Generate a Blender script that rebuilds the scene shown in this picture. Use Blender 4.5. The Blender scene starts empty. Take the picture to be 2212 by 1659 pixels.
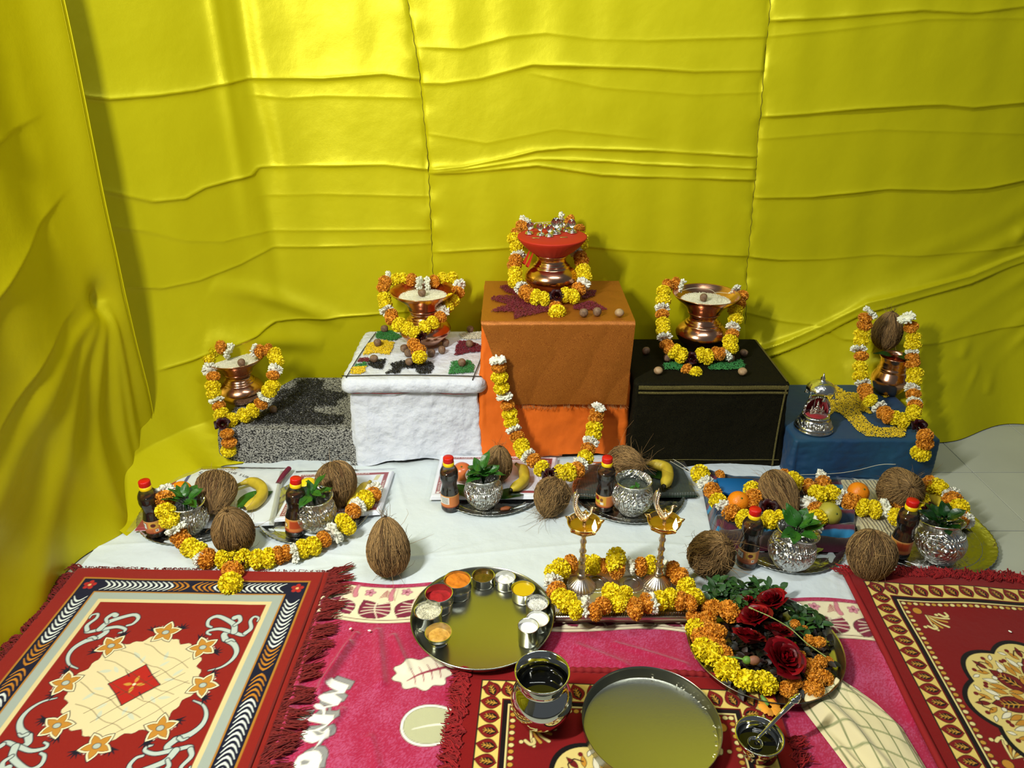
import bpy, math, random
import numpy as np
from mathutils import Vector, Matrix, Euler

SC = bpy.context.scene
COL = SC.collection
PI = math.pi
rnd = random.Random(7)
nr = np.random.RandomState(11)

# ---------------------------------------------------------------- camera, world, lights, exposure
FPX, PITCH, CH = 1600.0, math.radians(26), 1.3
cam_d = bpy.data.cameras.new('camera')
cam = bpy.data.objects.new('camera', cam_d)
COL.objects.link(cam)
cam.location = (0, 0, CH)
cam.rotation_euler = (PI / 2 - PITCH, 0, 0)
cam_d.sensor_width = 36
cam_d.lens = 36 * FPX / 2212
cam_d.clip_start = 0.02
SC.camera = cam

w = bpy.data.worlds.new('room')
SC.world = w
w.use_nodes = True
w.node_tree.nodes['Background'].inputs[0].default_value = (0.72, 0.80, 0.86, 1)
w.node_tree.nodes['Background'].inputs[1].default_value = 0.10

def area(name, loc, target, energy, sx, sy, col=(1, 1, 1)):
    d = bpy.data.lights.new(name, 'AREA')
    d.shape = 'RECTANGLE'; d.size = sx; d.size_y = sy; d.energy = energy; d.color = col
    o = bpy.data.objects.new(name, d); COL.objects.link(o)
    o.location = loc
    o.rotation_euler = (Vector(target) - Vector(loc)).to_track_quat('-Z', 'Y').to_euler()
    return o
area('tube_light_left', (-1.00, 0.55, 1.85), (0.6, 1.9, 0.45), 50, 0.05, 0.5, (1.0, 0.99, 0.94))
area('ceiling_light', (0.50, 1.30, 2.45), (0.45, 2.35, 0.9), 15, 1.2, 0.06, (0.95, 1.0, 0.98))
SC.view_settings.view_transform = 'Standard'
SC.view_settings.look = 'None'
SC.view_settings.gamma = 1
SC.view_settings.use_curve_mapping = False
SC.view_settings.exposure = 0.27

# ---------------------------------------------------------------- measuring: a picture point on a level or an upright plane
def ray(px, py):
    x = (px - 1106) / FPX; y = -(py - 829.5) / FPX
    return np.array([x, math.cos(PITCH) + y * math.sin(PITCH), -math.sin(PITCH) + y * math.cos(PITCH)])
def G(px, py, z=0.0):
    d = ray(px, py); t = (z - CH) / d[2]
    return np.array([0, 0, CH]) + d * t
def W(px, py, Y):
    d = ray(px, py); t = Y / d[1]
    return np.array([0, 0, CH]) + d * t

# ---------------------------------------------------------------- materials
def hexc(h):
    h = h.lstrip('#')
    r = []
    for i in (0, 2, 4):
        c = int(h[i:i + 2], 16) / 255
        r.append(c / 12.92 if c < 0.04045 else ((c + 0.055) / 1.055) ** 2.4)
    return tuple(r)
MATS = {}
def mat(name, col, rough=0.6, metal=0.0, bump=None, var=0.0, trans=0.0, noise=None, sheen=0.0, coat=0.0, emit=None,
        attr=None, spec=0.5, aniso=0.0, ior=1.45, sss=0.0, tint=None):
    if name in MATS: return MATS[name]
    m = bpy.data.materials.new(name); m.use_nodes = True
    nt = m.node_tree; N = nt.nodes; L = nt.links
    b = N['Principled BSDF']
    c = hexc(col) if isinstance(col, str) else col
    b.inputs['Base Color'].default_value = (*c, 1)
    b.inputs['Roughness'].default_value = rough
    b.inputs['Metallic'].default_value = metal
    b.inputs['Transmission Weight'].default_value = trans
    b.inputs['Sheen Weight'].default_value = sheen
    b.inputs['Coat Weight'].default_value = coat
    b.inputs['Specular IOR Level'].default_value = spec
    b.inputs['Anisotropic'].default_value = aniso
    b.inputs['IOR'].default_value = ior
    if tint: b.inputs['Specular Tint'].default_value = (*tint, 1)
    if sss:
        b.inputs['Subsurface Weight'].default_value = sss
        b.inputs['Subsurface Radius'].default_value = (0.01, 0.006, 0.003)
    if emit:
        b.inputs['Emission Color'].default_value = (*c, 1); b.inputs['Emission Strength'].default_value = emit
    src = None
    if attr:
        a = N.new('ShaderNodeAttribute'); a.attribute_name = attr; src = a.outputs['Color']
    tc = N.new('ShaderNodeTexCoord')
    if noise:                      # (scale, second colour, sharpness)
        nz = N.new('ShaderNodeTexNoise'); nz.inputs['Scale'].default_value = noise[0]; nz.inputs['Detail'].default_value = 5
        L.new(tc.outputs['Object'], nz.inputs['Vector'])
        rmp = N.new('ShaderNodeMapRange'); rmp.inputs[1].default_value = 0.5 - noise[2]; rmp.inputs[2].default_value = 0.5 + noise[2]
        L.new(nz.outputs['Fac'], rmp.inputs[0])
        mx = N.new('ShaderNodeMix'); mx.data_type = 'RGBA'
        L.new(rmp.outputs[0], mx.inputs['Factor'])
        if src: L.new(src, mx.inputs['A'])
        else: mx.inputs['A'].default_value = (*c, 1)
        c2 = hexc(noise[1]) if isinstance(noise[1], str) else noise[1]
        mx.inputs['B'].default_value = (*c2, 1)
        src = mx.outputs['Result']
    if var:
        g = N.new('ShaderNodeNewGeometry')
        hs = N.new('ShaderNodeHueSaturation')
        m1 = N.new('ShaderNodeMapRange'); m1.inputs[3].default_value = 1 - var; m1.inputs[4].default_value = 1 + var * 0.6
        L.new(g.outputs['Random Per Island'], m1.inputs[0]); L.new(m1.outputs[0], hs.inputs['Value'])
        if src: L.new(src, hs.inputs['Color'])
        else: hs.inputs['Color'].default_value = (*c, 1)
        src = hs.outputs['Color']
    if src:
        L.new(src, b.inputs['Base Color'])
        if emit: L.new(src, b.inputs['Emission Color'])
    if bump:                       # list of (kind, scale, strength, distance)
        prev = None
        for kind, sc, st, di in bump:
            if kind == 'noise':
                t = N.new('ShaderNodeTexNoise'); t.inputs['Detail'].default_value = 6; out = t.outputs['Fac']
            elif kind == 'voronoi':
                t = N.new('ShaderNodeTexVoronoi'); out = t.outputs['Distance']
            elif kind == 'edge':
                t = N.new('ShaderNodeTexVoronoi'); t.feature = 'DISTANCE_TO_EDGE'; out = t.outputs['Distance']
            elif kind == 'weave':
                t = N.new('ShaderNodeTexBrick'); out = t.outputs['Fac']
            else:
                t = N.new('ShaderNodeTexWave'); t.inputs['Distortion'].default_value = 3; out = t.outputs['Fac']
            t.inputs['Scale'].default_value = sc
            L.new(tc.outputs['Object'], t.inputs['Vector'])
            bp = N.new('ShaderNodeBump'); bp.inputs['Strength'].default_value = st; bp.inputs['Distance'].default_value = di
            L.new(out, bp.inputs['Height'])
            if prev: L.new(prev, bp.inputs['Normal'])
            prev = bp.outputs['Normal']
        L.new(prev, b.inputs['Normal'])
    MATS[name] = m
    return m

# ---------------------------------------------------------------- mesh builder
class MB:
    def __init__(s): s.v = []; s.f = []; s.n = 0
    def add(s, V, F):
        V = np.asarray(V, float).reshape(-1, 3)
        s.v.append(V)
        n = s.n
        s.f.extend([tuple(i + n for i in f) for f in F])
        s.n += len(V)
        return s
    def grid(s, P, wrap=False):            # P (a,b,3)
        a, b = P.shape[:2]
        F = []
        bb = b if wrap else b - 1
        for i in range(a - 1):
            for j in range(bb):
                k = (j + 1) % b
                F.append((i * b + j, i * b + k, (i + 1) * b + k, (i + 1) * b + j))
        return s.add(P.reshape(-1, 3), F)
    def lathe(s, prof, n=40, c=(0, 0, 0), lobes=None):
        P = []
        for r, z in prof:
            a = np.linspace(0, 2 * PI, n, endpoint=False)
            rr = r * (lobes(a, z) if lobes else 1)
            P.append(np.stack([c[0] + rr * np.cos(a), c[1] + rr * np.sin(a), np.full(n, c[2] + z)], 1))
        return s.grid(np.array(P), wrap=True)
    def tube(s, path, r, n=6, cap=True):
        path = np.asarray(path, float); m = len(path)
        r = np.broadcast_to(np.asarray(r, float), (m,))
        T = np.gradient(path, axis=0); T /= (np.linalg.norm(T, axis=1)[:, None] + 1e-12)
        up = np.array([0, 0, 1.0]) if abs(T[0][2]) < 0.9 else np.array([1.0, 0, 0])
        A = np.cross(T, up); A /= (np.linalg.norm(A, axis=1)[:, None] + 1e-9)
        B = np.cross(T, A)
        a = np.linspace(0, 2 * PI, n, endpoint=False)
        P = path[:, None] + r[:, None, None] * (np.cos(a)[None, :, None] * A[:, None] + np.sin(a)[None, :, None] * B[:, None])
        k = s.n
        s.grid(P, wrap=True)
        if cap and n > 2:
            s.f.append(tuple(k + i for i in range(n)))
            s.f.append(tuple(k + (m - 1) * n + i for i in reversed(range(n))))
        return s
    def box(s, x0, x1, y0, y1, z0, z1, bv=0.0):
        if bv <= 0:
            V = [(x, y, z) for z in (z0, z1) for x, y in ((x0, y0), (x1, y0), (x1, y1), (x0, y1))]
            return s.add(V, [(3, 2, 1, 0), (4, 5, 6, 7), (0, 1, 5, 4), (1, 2, 6, 5), (2, 3, 7, 6), (3, 0, 4, 7)])
        def ring(i, z):
            return [(x0 + i, y0 + bv, z), (x0 + bv, y0 + i, z), (x1 - bv, y0 + i, z), (x1 - i, y0 + bv, z),
                    (x1 - i, y1 - bv, z), (x1 - bv, y1 - i, z), (x0 + bv, y1 - i, z), (x0 + i, y1 - bv, z)]
        R = np.array([ring(bv * .5, z0), ring(0, z0 + bv * .5), ring(0, z1 - bv * .5), ring(bv * .5, z1)])
        k = s.n
        s.grid(R, wrap=True)
        s.f.append(tuple(k + i for i in reversed(range(8)))); s.f.append(tuple(k + 24 + i for i in range(8)))
        return s
    def ball(s, c, r, nu=12, nv=8, fn=None):
        r = np.broadcast_to(np.asarray(r, float), (3,))
        P = []
        for i in range(nv + 1):
            t = PI * i / nv
            a = np.linspace(0, 2 * PI, nu, endpoint=False)
            d = np.stack([np.sin(t) * np.cos(a), np.sin(t) * np.sin(a), np.full(nu, -np.cos(t))], 1)
            q = d * (fn(d)[:, None] if fn else 1)
            P.append(np.array(c) + q * r)
        return s.grid(np.array(P), wrap=True)
    def xf(s, M):
        M = np.array(M)
        s.v = [v @ M[:3, :3].T + M[:3, 3] for v in s.v]
        return s
    def mesh(s, name, m=None, smooth=True):
        me = bpy.data.meshes.new(name)
        V = np.concatenate(s.v) if s.v else np.zeros((0, 3))
        me.from_pydata(V.tolist(), [], s.f)
        if smooth: me.polygons.foreach_set('use_smooth', [True] * len(me.polygons))
        if m: me.materials.append(m)
        me.validate(clean_customdata=False); me.update()
        return me
def link(name, me, parent=None, loc=(0, 0, 0), rot=None, scale=None):
    o = bpy.data.objects.new(name, me); COL.objects.link(o)
    o.location = loc
    if rot is not None: o.rotation_euler = rot
    if scale is not None: o.scale = scale if hasattr(scale, '__len__') else (scale,) * 3
    if parent: o.parent = parent
    return o
def obj(name, mb, m, parent=None, loc=(0, 0, 0), rot=None, scale=None, smooth=True, sharp=None):
    me = mb.mesh(name, m, smooth)
    if sharp: 
        me.set_sharp_from_angle(angle=math.radians(sharp))
    return link(name, me, parent, loc, rot, scale)
def tag(o, label=None, cat=None, group=None, kind=None):
    if label: o['label'] = label
    if cat: o['category'] = cat
    if group: o['group'] = group
    if kind: o['kind'] = kind
    return o
def thing(name, label, cat, loc=(0, 0, 0), rz=0.0, group=None, rot=None):
    o = bpy.data.objects.new(name, None); COL.objects.link(o)
    o.empty_display_size = 0.02
    o.location = tuple(float(q) for q in loc); o.rotation_euler = rot if rot is not None else (0, 0, rz)
    return tag(o, label, cat, group)
def big_grid(name, P, C=None, m=None, parent=None, smooth=True):
    ny, nx = P.shape[:2]
    idx = np.arange(ny * nx).reshape(ny, nx)
    F = np.stack([idx[:-1, :-1], idx[:-1, 1:], idx[1:, 1:], idx[1:, :-1]], -1).reshape(-1, 4)
    me = bpy.data.meshes.new(name)
    me.vertices.add(ny * nx); me.vertices.foreach_set('co', P.astype(np.float32).ravel())
    me.loops.add(len(F) * 4); me.loops.foreach_set('vertex_index', F.astype(np.int32).ravel())
    me.polygons.add(len(F)); me.polygons.foreach_set('loop_start', np.arange(0, len(F) * 4, 4, dtype=np.int32))
    me.polygons.foreach_set('loop_total', np.full(len(F), 4, dtype=np.int32))
    me.update(calc_edges=True)
    me.polygons.foreach_set('use_smooth', [smooth] * len(F))
    if C is not None:
        a = me.color_attributes.new('Col', 'FLOAT_COLOR', 'POINT')
        cc = np.ones((ny * nx, 4), np.float32); cc[:, :3] = C.reshape(-1, 3)
        a.data.foreach_set('color', cc.ravel())
    if m: me.materials.append(m)
    return link(name, me, parent)

# value noise, vectorised
_T = nr.rand(256, 256)
def vnoise(x, y):
    xi = np.floor(x).astype(int); yi = np.floor(y).astype(int)
    fx = x - xi; fy = y - yi
    fx = fx * fx * (3 - 2 * fx); fy = fy * fy * (3 - 2 * fy)
    a = _T[yi % 256, xi % 256]; b = _T[yi % 256, (xi + 1) % 256]
    c = _T[(yi + 1) % 256, xi % 256]; d = _T[(yi + 1) % 256, (xi + 1) % 256]
    return (a + (b - a) * fx) * (1 - fy) + (c + (d - c) * fx) * fy - 0.5
def fbm(x, y, o=4):
    s = 0; k = 1
    for i in range(o):
        s = s + vnoise(x * k + 17 * i, y * k + 31 * i) / k; k *= 2
    return s
def sstep(a, b, x):
    t = np.clip((x - a) / (b - a), 0, 1); return t * t * (3 - 2 * t)
def spline(pts, n):
    pts = np.asarray(pts, float)
    m = len(pts)
    if m < 3: return pts[0] + (pts[-1] - pts[0]) * np.linspace(0, 1, n)[:, None]
    P = np.vstack([2 * pts[0] - pts[1], pts, 2 * pts[-1] - pts[-2]])
    out = []
    for t in np.linspace(0, m - 1 - 1e-9, n):
        i = int(t); u = t - i
        p0, p1, p2, p3 = P[i:i + 4]
        out.append(.5 * ((2 * p1) + (-p0 + p2) * u + (2 * p0 - 5 * p1 + 4 * p2 - p3) * u * u + (-p0 + 3 * p1 - 3 * p2 + p3) * u ** 3))
    return np.array(out)

# ---------------------------------------------------------------- common materials
COPPER = mat('copper', '#e2b292', 0.2, 1.0, bump=[('noise', 60, 0.06, 0.004)], noise=(14, '#c08664', 0.35))
STEEL = mat('stainless_steel', '#c9cac4', 0.16, 1.0, bump=[('noise', 200, 0.03, 0.002)])
STEEL_S = mat('satin_steel', '#a3a496', 0.26, 1.0, bump=[('noise', 300, 0.05, 0.002)])
SILVER = mat('silver', '#d6d6d2', 0.22, 1.0, bump=[('edge', 70, 0.35, 0.004)])
EMBOSS = mat('embossed_silver', '#d8d8d4', 0.3, 1.0, bump=[('edge', 64, 1.0, 0.009), ('wave', 50, 0.6, 0.004)])
FOIL = mat('silver_foil', '#c8cac6', 0.2, 1.0, bump=[('noise', 26, 0.5, 0.012), ('edge', 40, 0.3, 0.003)])
BRASS = mat('brass', '#cfa868', 0.22, 1.0, bump=[('noise', 90, 0.08, 0.003)])
BRASS_P = mat('pale_brass', '#ded4c6', 0.3, 1.0, bump=[('noise', 120, 0.1, 0.003)])
YEL = mat('marigold_yellow', '#f0da12', 0.65, var=0.28, sss=0.0)
ORA = mat('marigold_orange', '#da9124', 0.65, var=0.35)
WHI = mat('white_petal', '#e9ead9', 0.6, var=0.14)
ROS = mat('dark_rose_petal', '#300406', 0.45, var=0.5, spec=.3)
ROSR = mat('red_rose_petal', '#7a0410', 0.4, var=0.6, spec=.3)
LEAF = mat('leaf_green', '#2f6a1e', 0.38, noise=(30, '#1b4413', 0.2), var=0.2)
LEAFD = mat('dark_leaf', '#16420f', 0.35, noise=(30, '#0c2a0a', 0.2), var=0.2)
HUSK = mat('coconut_husk', '#6a4a2a', 0.9, noise=(45, '#432c16', 0.25), bump=[('wave', 90, 0.5, 0.003)])
FIBR = mat('coconut_fibre', '#977749', 0.8, var=0.75)
STR = mat('cotton_string', '#cfc9b0', 0.8)
RICE = mat('rice_grain', '#dfdcc4', 0.6, var=0.15)
NUT = mat('betel_nut_brown', '#8b6f55', 0.65, noise=(120, '#5a4230', 0.2), bump=[('noise', 200, 0.4, 0.002)])
# ================================================================ SETTING
TILE = mat('floor_tile', '#b9bdae', 0.22, noise=(3.0, '#a8ab9e', 0.3), bump=[('noise', 8, 0.05, 0.003)])
GROUT = mat('tile_grout', '#2c2c28', 0.9)
WALLM = mat('painted_wall', '#d8d6c8', 0.8, bump=[('noise', 60, 0.2, 0.002)])
fl = MB().box(-3.2, 3.2, -1.6, 2.92, -0.06, -0.006)
floor = tag(obj('floor', fl, GROUT, smooth=False), kind='structure')
ts = 0.305
gx, gy = 1.484, 2.017                     # a joint crossing seen at the right edge of the picture
tile_me = MB().box(-ts / 2 + .0012, ts / 2 - .0012, -ts / 2 + .0012, ts / 2 - .0012, -0.006, 0.0, 0.0015).mesh('tile', TILE, False)
for i in range(-14, 6):
    for j in range(-5, 3):
        x = gx + (i + .5) * ts; y = gy + (j + .5) * ts
        if -2.2 < x < 3.0 and y < 2.8:
            link('tile', tile_me, floor, (x, y, 0.0))
tag(obj('wall_back', MB().box(-3.2, 3.2, 2.86, 2.98, 0, 2.9), WALLM, smooth=False), kind='structure')
tag(obj('wall_left', MB().box(-1.62, -1.5, -1.6, 2.86, 0, 2.9), WALLM, smooth=False), kind='structure')

SATIN = mat('yellow_satin', (0.53, 0.485, 0.004), 0.43, metal=0.24, sheen=0.0, spec=0.5,
            bump=[('edge', 4.5, 0.10, 0.012), ('noise', 11, 0.12, 0.02), ('noise', 420, 0.10, 0.002)], tint=(1, 1, .55))
# ---- back curtain: plan line of the hanging cloth
PLAN = np.array([(-1.36, 1.80), (-1.25, 2.06), (-1.16, 2.20), (-1.02, 2.34), (-.88, 2.47), (-.74, 2.535), (-.55, 2.56), (0, 2.57), (.6, 2.57), (1.2, 2.565), (2.3, 2.56)])
PL = spline(PLAN, 600)
PU = np.concatenate([[0], np.cumsum(np.linalg.norm(np.diff(PL, axis=0), axis=1))])
def curtain_hit(px, py):
    d = ray(px, py)
    s = PL[:, 0] * d[1] - PL[:, 1] * d[0]
    k = np.where(np.sign(s[:-1]) != np.sign(s[1:]))[0]
    k = k[0] if len(k) else (0 if px < 600 else len(PL) - 2)
    f = s[k] / (s[k] - s[k + 1]); p = PL[k] * (1 - f) + PL[k + 1] * f
    return PU[k] * (1 - f) + PU[k + 1] * f, CH + d[2] * p[1] / d[1]
def cr(pts): return np.array([curtain_hit(*p) for p in pts])
SEAM1 = cr([(874, -80), (880, 0), (905, 150), (925, 350), (935, 585), (940, 760)])
SEAM2 = cr([(1672, -80), (1665, 0), (1650, 150), (1630, 400), (1615, 560), (1605, 760)])
def seam_u(S, z):
    o = np.argsort(S[:, 1]); return np.interp(z, S[o, 1], S[o, 0])
# creases of each panel: (amplitude, drop above, drop below, points)
CA = [(.011, .055, .005, [(140, 197), (190, 210), (235, 214), (330, 207), (420, 195), (500, 178), (540, 170), (700, 170), (830, 160), (905, 172)]),
      (.010, .05, .006, [(210, 410), (330, 435), (400, 428), (440, 405), (545, 378), (560, 362), (700, 358), (830, 356), (925, 366)]),
      (.004, .03, .006, [(230, 490), (310, 498), (400, 520), (480, 522), (580, 500), (700, 498), (930, 496)]),
      (.006, .04, .005, [(280, 620), (350, 622), (430, 605), (520, 570), (590, 535), (700, 533), (932, 526)]),
      (.010, .05, .004, [(330, 790), (400, 768), (480, 738), (540, 715), (590, 690), (700, 686), (830, 677), (1000, 662)]),
      (.003, .03, .004, [(540, 206), (620, 213), (700, 208), (905, 213)]),
      (.003, .03, .004, [(560, 425), (700, 420), (926, 425)])]
CB = [(.012, .06, .005, [(905, 180), (960, 181), (1040, 170), (1150, 140), (1300, 145), (1400, 148), (1500, 155), (1645, 152)]),
      (.008, .012, .004, [(930, 366), (1000, 360), (1100, 340), (1160, 325), (1230, 320), (1300, 322), (1400, 325), (1630, 338)]),
      (.007, .006, .003, [(930, 371), (1000, 366), (1160, 343), (1300, 348), (1400, 355), (1630, 364)]),
      (.008, .02, .004, [(930, 374), (1000, 373), (1160, 357), (1300, 378), (1400, 382), (1630, 388)]),
      (.006, .035, .005, [(935, 545), (1100, 535), (1250, 530), (1330, 540), (1430, 545), (1605, 552)]),
      (.004, .03, .004, [(910, 102), (1000, 106), (1100, 80), (1180, 72), (1280, 85), (1400, 88), (1650, 80)]),
      (.002, .03, .004, [(925, 290), (1050, 310), (1200, 280), (1400, 300)]),
      (.002, .03, .004, [(1150, 160), (1300, 190), (1500, 205), (1645, 200)])]
CC = [(.012, .05, .005, [(1660, 45), (1800, 38), (1990, 22), (2100, 28), (2212, 14), (2330, 2)]),
      (.014, .06, .005, [(1645, 252), (1750, 245), (1850, 235), (1990, 227), (2035, 226), (2100, 232), (2212, 221), (2330, 205)]),
      (.012, .06, .005, [(1625, 427), (1750, 425), (1850, 415), (1920, 408), (2050, 411), (2130, 405), (2212, 388), (2330, 360)]),
      (.007, .03, .005, [(1615, 553), (1680, 560), (1780, 560), (1900, 550), (1980, 552), (2080, 545), (2212, 528), (2330, 505)]),
      (.007, .03, .004, [(1608, 672), (1680, 684), (1750, 688), (1800, 712), (1900, 713), (1990, 711), (2100, 698), (2212, 682), (2330, 660)]),
      (.003, .03, .004, [(1655, 80), (1800, 66), (2000, 42), (2212, 40)]),
      (.003, .03, .004, [(1645, 300), (1900, 280), (2212, 290)]),
      (.020, .003, .030, [(1600, 750), (1640, 735), (1700, 710), (1780, 678), (1860, 640), (1960, 618), (2090, 590), (2212, 546), (2330, 500)]),
      (.012, .030, .003, [(1600, 770), (1650, 750), (1740, 712), (1850, 662), (1960, 635), (2090, 606), (2212, 563), (2330, 516)])]
def crease_disp(U, Z, CR):
    D = np.zeros_like(U)
    for A, la, lb, pts in CR:
        q = cr(pts); o = np.argsort(q[:, 0]); q = q[o]
        us, zs = q[:, 0], q[:, 1]
        zc = np.interp(U, us, zs)
        dz = Z - zc
        win = sstep(us[0] - .03, us[0] + .04, U) * (1 - sstep(us[-1] - .02, us[-1] + .05, U))
        amp = A * win * (0.75 + 0.8 * vnoise(U * 6 + A * 900, zs[0] * 9 + 0 * U))
        D += amp * np.where(dz > 0, np.exp(-np.abs(dz) / la), np.exp(-np.abs(dz) / lb)) + .28 * amp * np.exp(-np.abs(dz - .002) / .005)
    return D
def curtain_pos(U, Z, D):
    X = np.interp(U, PU, PL[:, 0]); Y = np.interp(U, PU, PL[:, 1])
    e = .01
    tx = np.interp(U + e, PU, PL[:, 0]) - np.interp(U - e, PU, PL[:, 0]); ty = np.interp(U + e, PU, PL[:, 1]) - np.interp(U - e, PU, PL[:, 1])
    l = np.hypot(tx, ty) + 1e-9
    return np.stack([X + D * ty / l, Y - D * tx / l, Z], -1)
def back_disp(U, Z, CR, seams):
    D = crease_disp(U, Z, CR)
    D += .008 * fbm(U * 2.3, Z * 1.6 + 5, 2) + .0010 * fbm(U * 14, Z * 11, 3)
    # soft vertical gathers
    D += .012 * np.exp(-((U - curtain_hit(505, 300)[0]) / .022) ** 2) * sstep(.5, 1.2, Z)
    D -= .018 * np.exp(-((U - curtain_hit(560, 300)[0]) / .03) ** 2) * sstep(.3, .9, Z)
    D += .006 * np.sin(U * 75 + 3 * Z) * np.exp(-((U - curtain_hit(590, 450)[0]) / .05) ** 2) * np.exp(-((Z - .92) / .16) ** 2)
    D += .006 * np.sin(U * 38 + 1.5 * Z) * vnoise(U * 3, Z * 1.5 + 40)
    for S in seams:
        us = seam_u(S, Z); d = np.abs(U - us)
        D -= .006 * np.exp(-d / .010)
        D += .012 * vnoise(Z * 22 + S[0, 0] * 50, np.sign(U - us) * 3 + d * 9) * np.exp(-d / .028)
    # cloth swings out at the foot
    X = np.interp(U, PU, PL[:, 0])
    foot = np.clip((.55 - Z) / .55, 0, 1) ** 1.5
    D += foot * (.30 * sstep(.75, 1.15, X) * (1 + .22 * np.sin(X * 9 + 1)) + .16 * (1 - sstep(-1.0, -.72, X)))
    D += .13 * np.clip((.10 - Z) / .10, 0, 1) ** 1.2 * (1 - sstep(-1.02, -.92, X)) * (1 + .15 * np.sin(X * 40))
    # lower right swags fanning from the upper right
    for (ax, az, bx, bz, A, wd) in ((2.05, .66, 1.20, .18, .034, .022), (2.05, .58, 1.25, .10, .030, .018), (2.0, .48, 1.22, .04, .030, .020), (1.9, .34, 1.35, .02, .026, .016), (1.95, .78, 1.15, .36, .024, .030), (2.05, .72, 1.30, .24, .026, .014),
                                    (1.78, .66, 1.60, .22, .036, .020), (1.86, .60, 1.70, .10, .034, .018), (1.68, .2, 1.3, .02, .018, .014), (1.95, .9, 1.30, .52, .014, .035)):
        tx, tz = bx - ax, bz - az; l2 = tx * tx + tz * tz
        t = np.clip(((X - ax) * tx + (Z - az) * tz) / l2, 0, 1)
        sag = .07 * np.sin(PI * t)
        dd = np.hypot(X - ax - t * tx, Z - az - t * tz + sag)
        D += A * np.exp(-(dd / wd) ** 2) * np.sin(PI * np.clip(t, .0, 1)) ** .7
    for (ax, az, bx, bz, A, wd) in ((-1.0, .52, -.62, .30, .03, .03), (-1.05, .35, -.7, .22, .035, .035), (-1.0, .15, -.9, .03, .03, .03)):
        tx, tz = bx - ax, bz - az; l2 = tx * tx + tz * tz
        t = np.clip(((X - ax) * tx + (Z - az) * tz) / l2, 0, 1)
        dd = np.hypot(X - ax - t * tx, Z - az - t * tz)
        D += .7 * A * np.exp(-(dd / wd) ** 2) * np.sin(PI * t) ** .7
    return D
curt = thing('satin_curtain', 'large glossy yellow satin backdrop of three sewn widths across the back, creased in level folds', 'curtain', (0, 2.55, 0))
zz = np.concatenate([np.linspace(0.004, 1.42, 440), np.linspace(1.45, 2.5, 14)])
UM = PU[-1]
def panel(f0, f1, CR, seams):
    t = np.linspace(0, 1, f1[1])[None, :]
    Z = zz[:, None] + 0 * t
    u0 = f0(Z); u1 = f1[0](Z)
    U = u0 + (u1 - u0) * t
    P = curtain_pos(U, Z, back_disp(U, Z, CR, seams) )
    o = big_grid('curtain_panel', P - np.array([0, 2.55, 0]), None, SATIN, curt)
    return o
s1 = lambda Z: seam_u(SEAM1, Z); s2 = lambda Z: seam_u(SEAM2, Z)
panel(lambda Z: 0 * Z, (s1, 180), CA, [SEAM1])
panel(s1, (s2, 160), CB, [SEAM1, SEAM2])
panel(s2, (lambda Z: 0 * Z + UM, 170), CC, [SEAM2])
SEAMM = mat('seam_thread', '#6b6400', 0.8)
for S, CR in ((SEAM1, CA), (SEAM2, CC)):
    z = np.linspace(.3, 1.45, 220); us = seam_u(S, z)
    D = back_disp(us[None, :], z[None, :], CR, [S])[0] + .0004
    P = curtain_pos(us, z, D)
    P[:, 0] += .0016 * np.sin(z * 160)
    obj('seam', MB().tube(P - np.array([0, 2.55, 0]), .0011, 4), SEAMM, curt)

# ---- left curtain hanging along the left wall, with a stiff hem standing free
lc = thing('hanging_side_curtain', 'yellow satin curtain hanging along the left side with a bright stitched hem', 'curtain', (-1.16, 1.5, 0))
SATIN2 = mat('yellow_satin_side', (0.50, 0.445, 0.003), 0.46, metal=0.30, spec=0.5, bump=[('noise', 12, 0.12, 0.02), ('noise', 420, 0.10, 0.002)], tint=(1, 1, .55))
v = np.linspace(0, 1, 300)[None, :]; z = np.linspace(0.003, 1, 260)[:, None] ** 1.0 * 1.5
z = np.concatenate([z, np.linspace(1.55, 2.5, 8)[:, None]])
V_, Z_ = v + 0 * z, z + 0 * v
yend = 2.09 - .02 * np.sin(Z_ * 3)
Yl = .35 + (yend - .35) * V_
d = yend - Yl                                        # distance from the free hem
Xl = -1.185 + .055 * np.exp(-((d) / .075) ** 2) + .012 * np.sin(d * 21) * np.exp(-d * 1.5) * sstep(0, .3, d)
Xl += .012 * fbm(Yl * 3, Z_ * 1.2, 2) + .0015 * fbm(Yl * 16, Z_ * 7, 2)
Xl += .0018 * np.sin(Yl * 42 + Z_ * 2) * (.5 + vnoise(Yl * 4, Z_ * 2))
# pinned pleat and the cloth billowing below it
pz, pyy = .585, 2.02
Xl -= .035 * np.exp(-((Yl - pyy + .02) / .03) ** 2 - ((Z_ - pz) / .05) ** 2)
for (by, bz, A, wd) in ((1.92, .02, .030, .018), (1.72, .03, .036, .028), (1.50, .12, .030, .03), (1.25, .25, .035, .035), (1.98, .02, .03, .014)):
    ty, tz = by - pyy, bz - pz; l2 = ty * ty + tz * tz
    t = np.clip(((Yl - pyy) * ty + (Z_ - pz) * tz) / l2, 0, 1.3)
    dd = np.hypot(Yl - pyy - t * ty, Z_ - pz - t * tz)
    Xl += .5 * A * (t ** .5) * np.exp(-(dd / (wd * (.4 + 1.4 * t))) ** 2)
for (ay, az, by, bz, A) in ((1.3, .95, 2.0, 1.10, .012), (1.25, .55, 2.02, .92, .014), (1.2, .35, 1.95, .62, .010), (1.3, 1.2, 1.9, 1.28, .008)):
    zc = az + (bz - az) * np.clip((Yl - ay) / (by - ay), -1, 1.02)
    dz = Z_ - zc
    Xl += A * np.where(dz > 0, np.exp(-np.abs(dz) / .05), np.exp(-np.abs(dz) / .006)) * (1 - sstep(by - .30, by + .02, Yl))
foot = np.clip((.30 - Z_) / .30, 0, 1) ** 1.6
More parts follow.
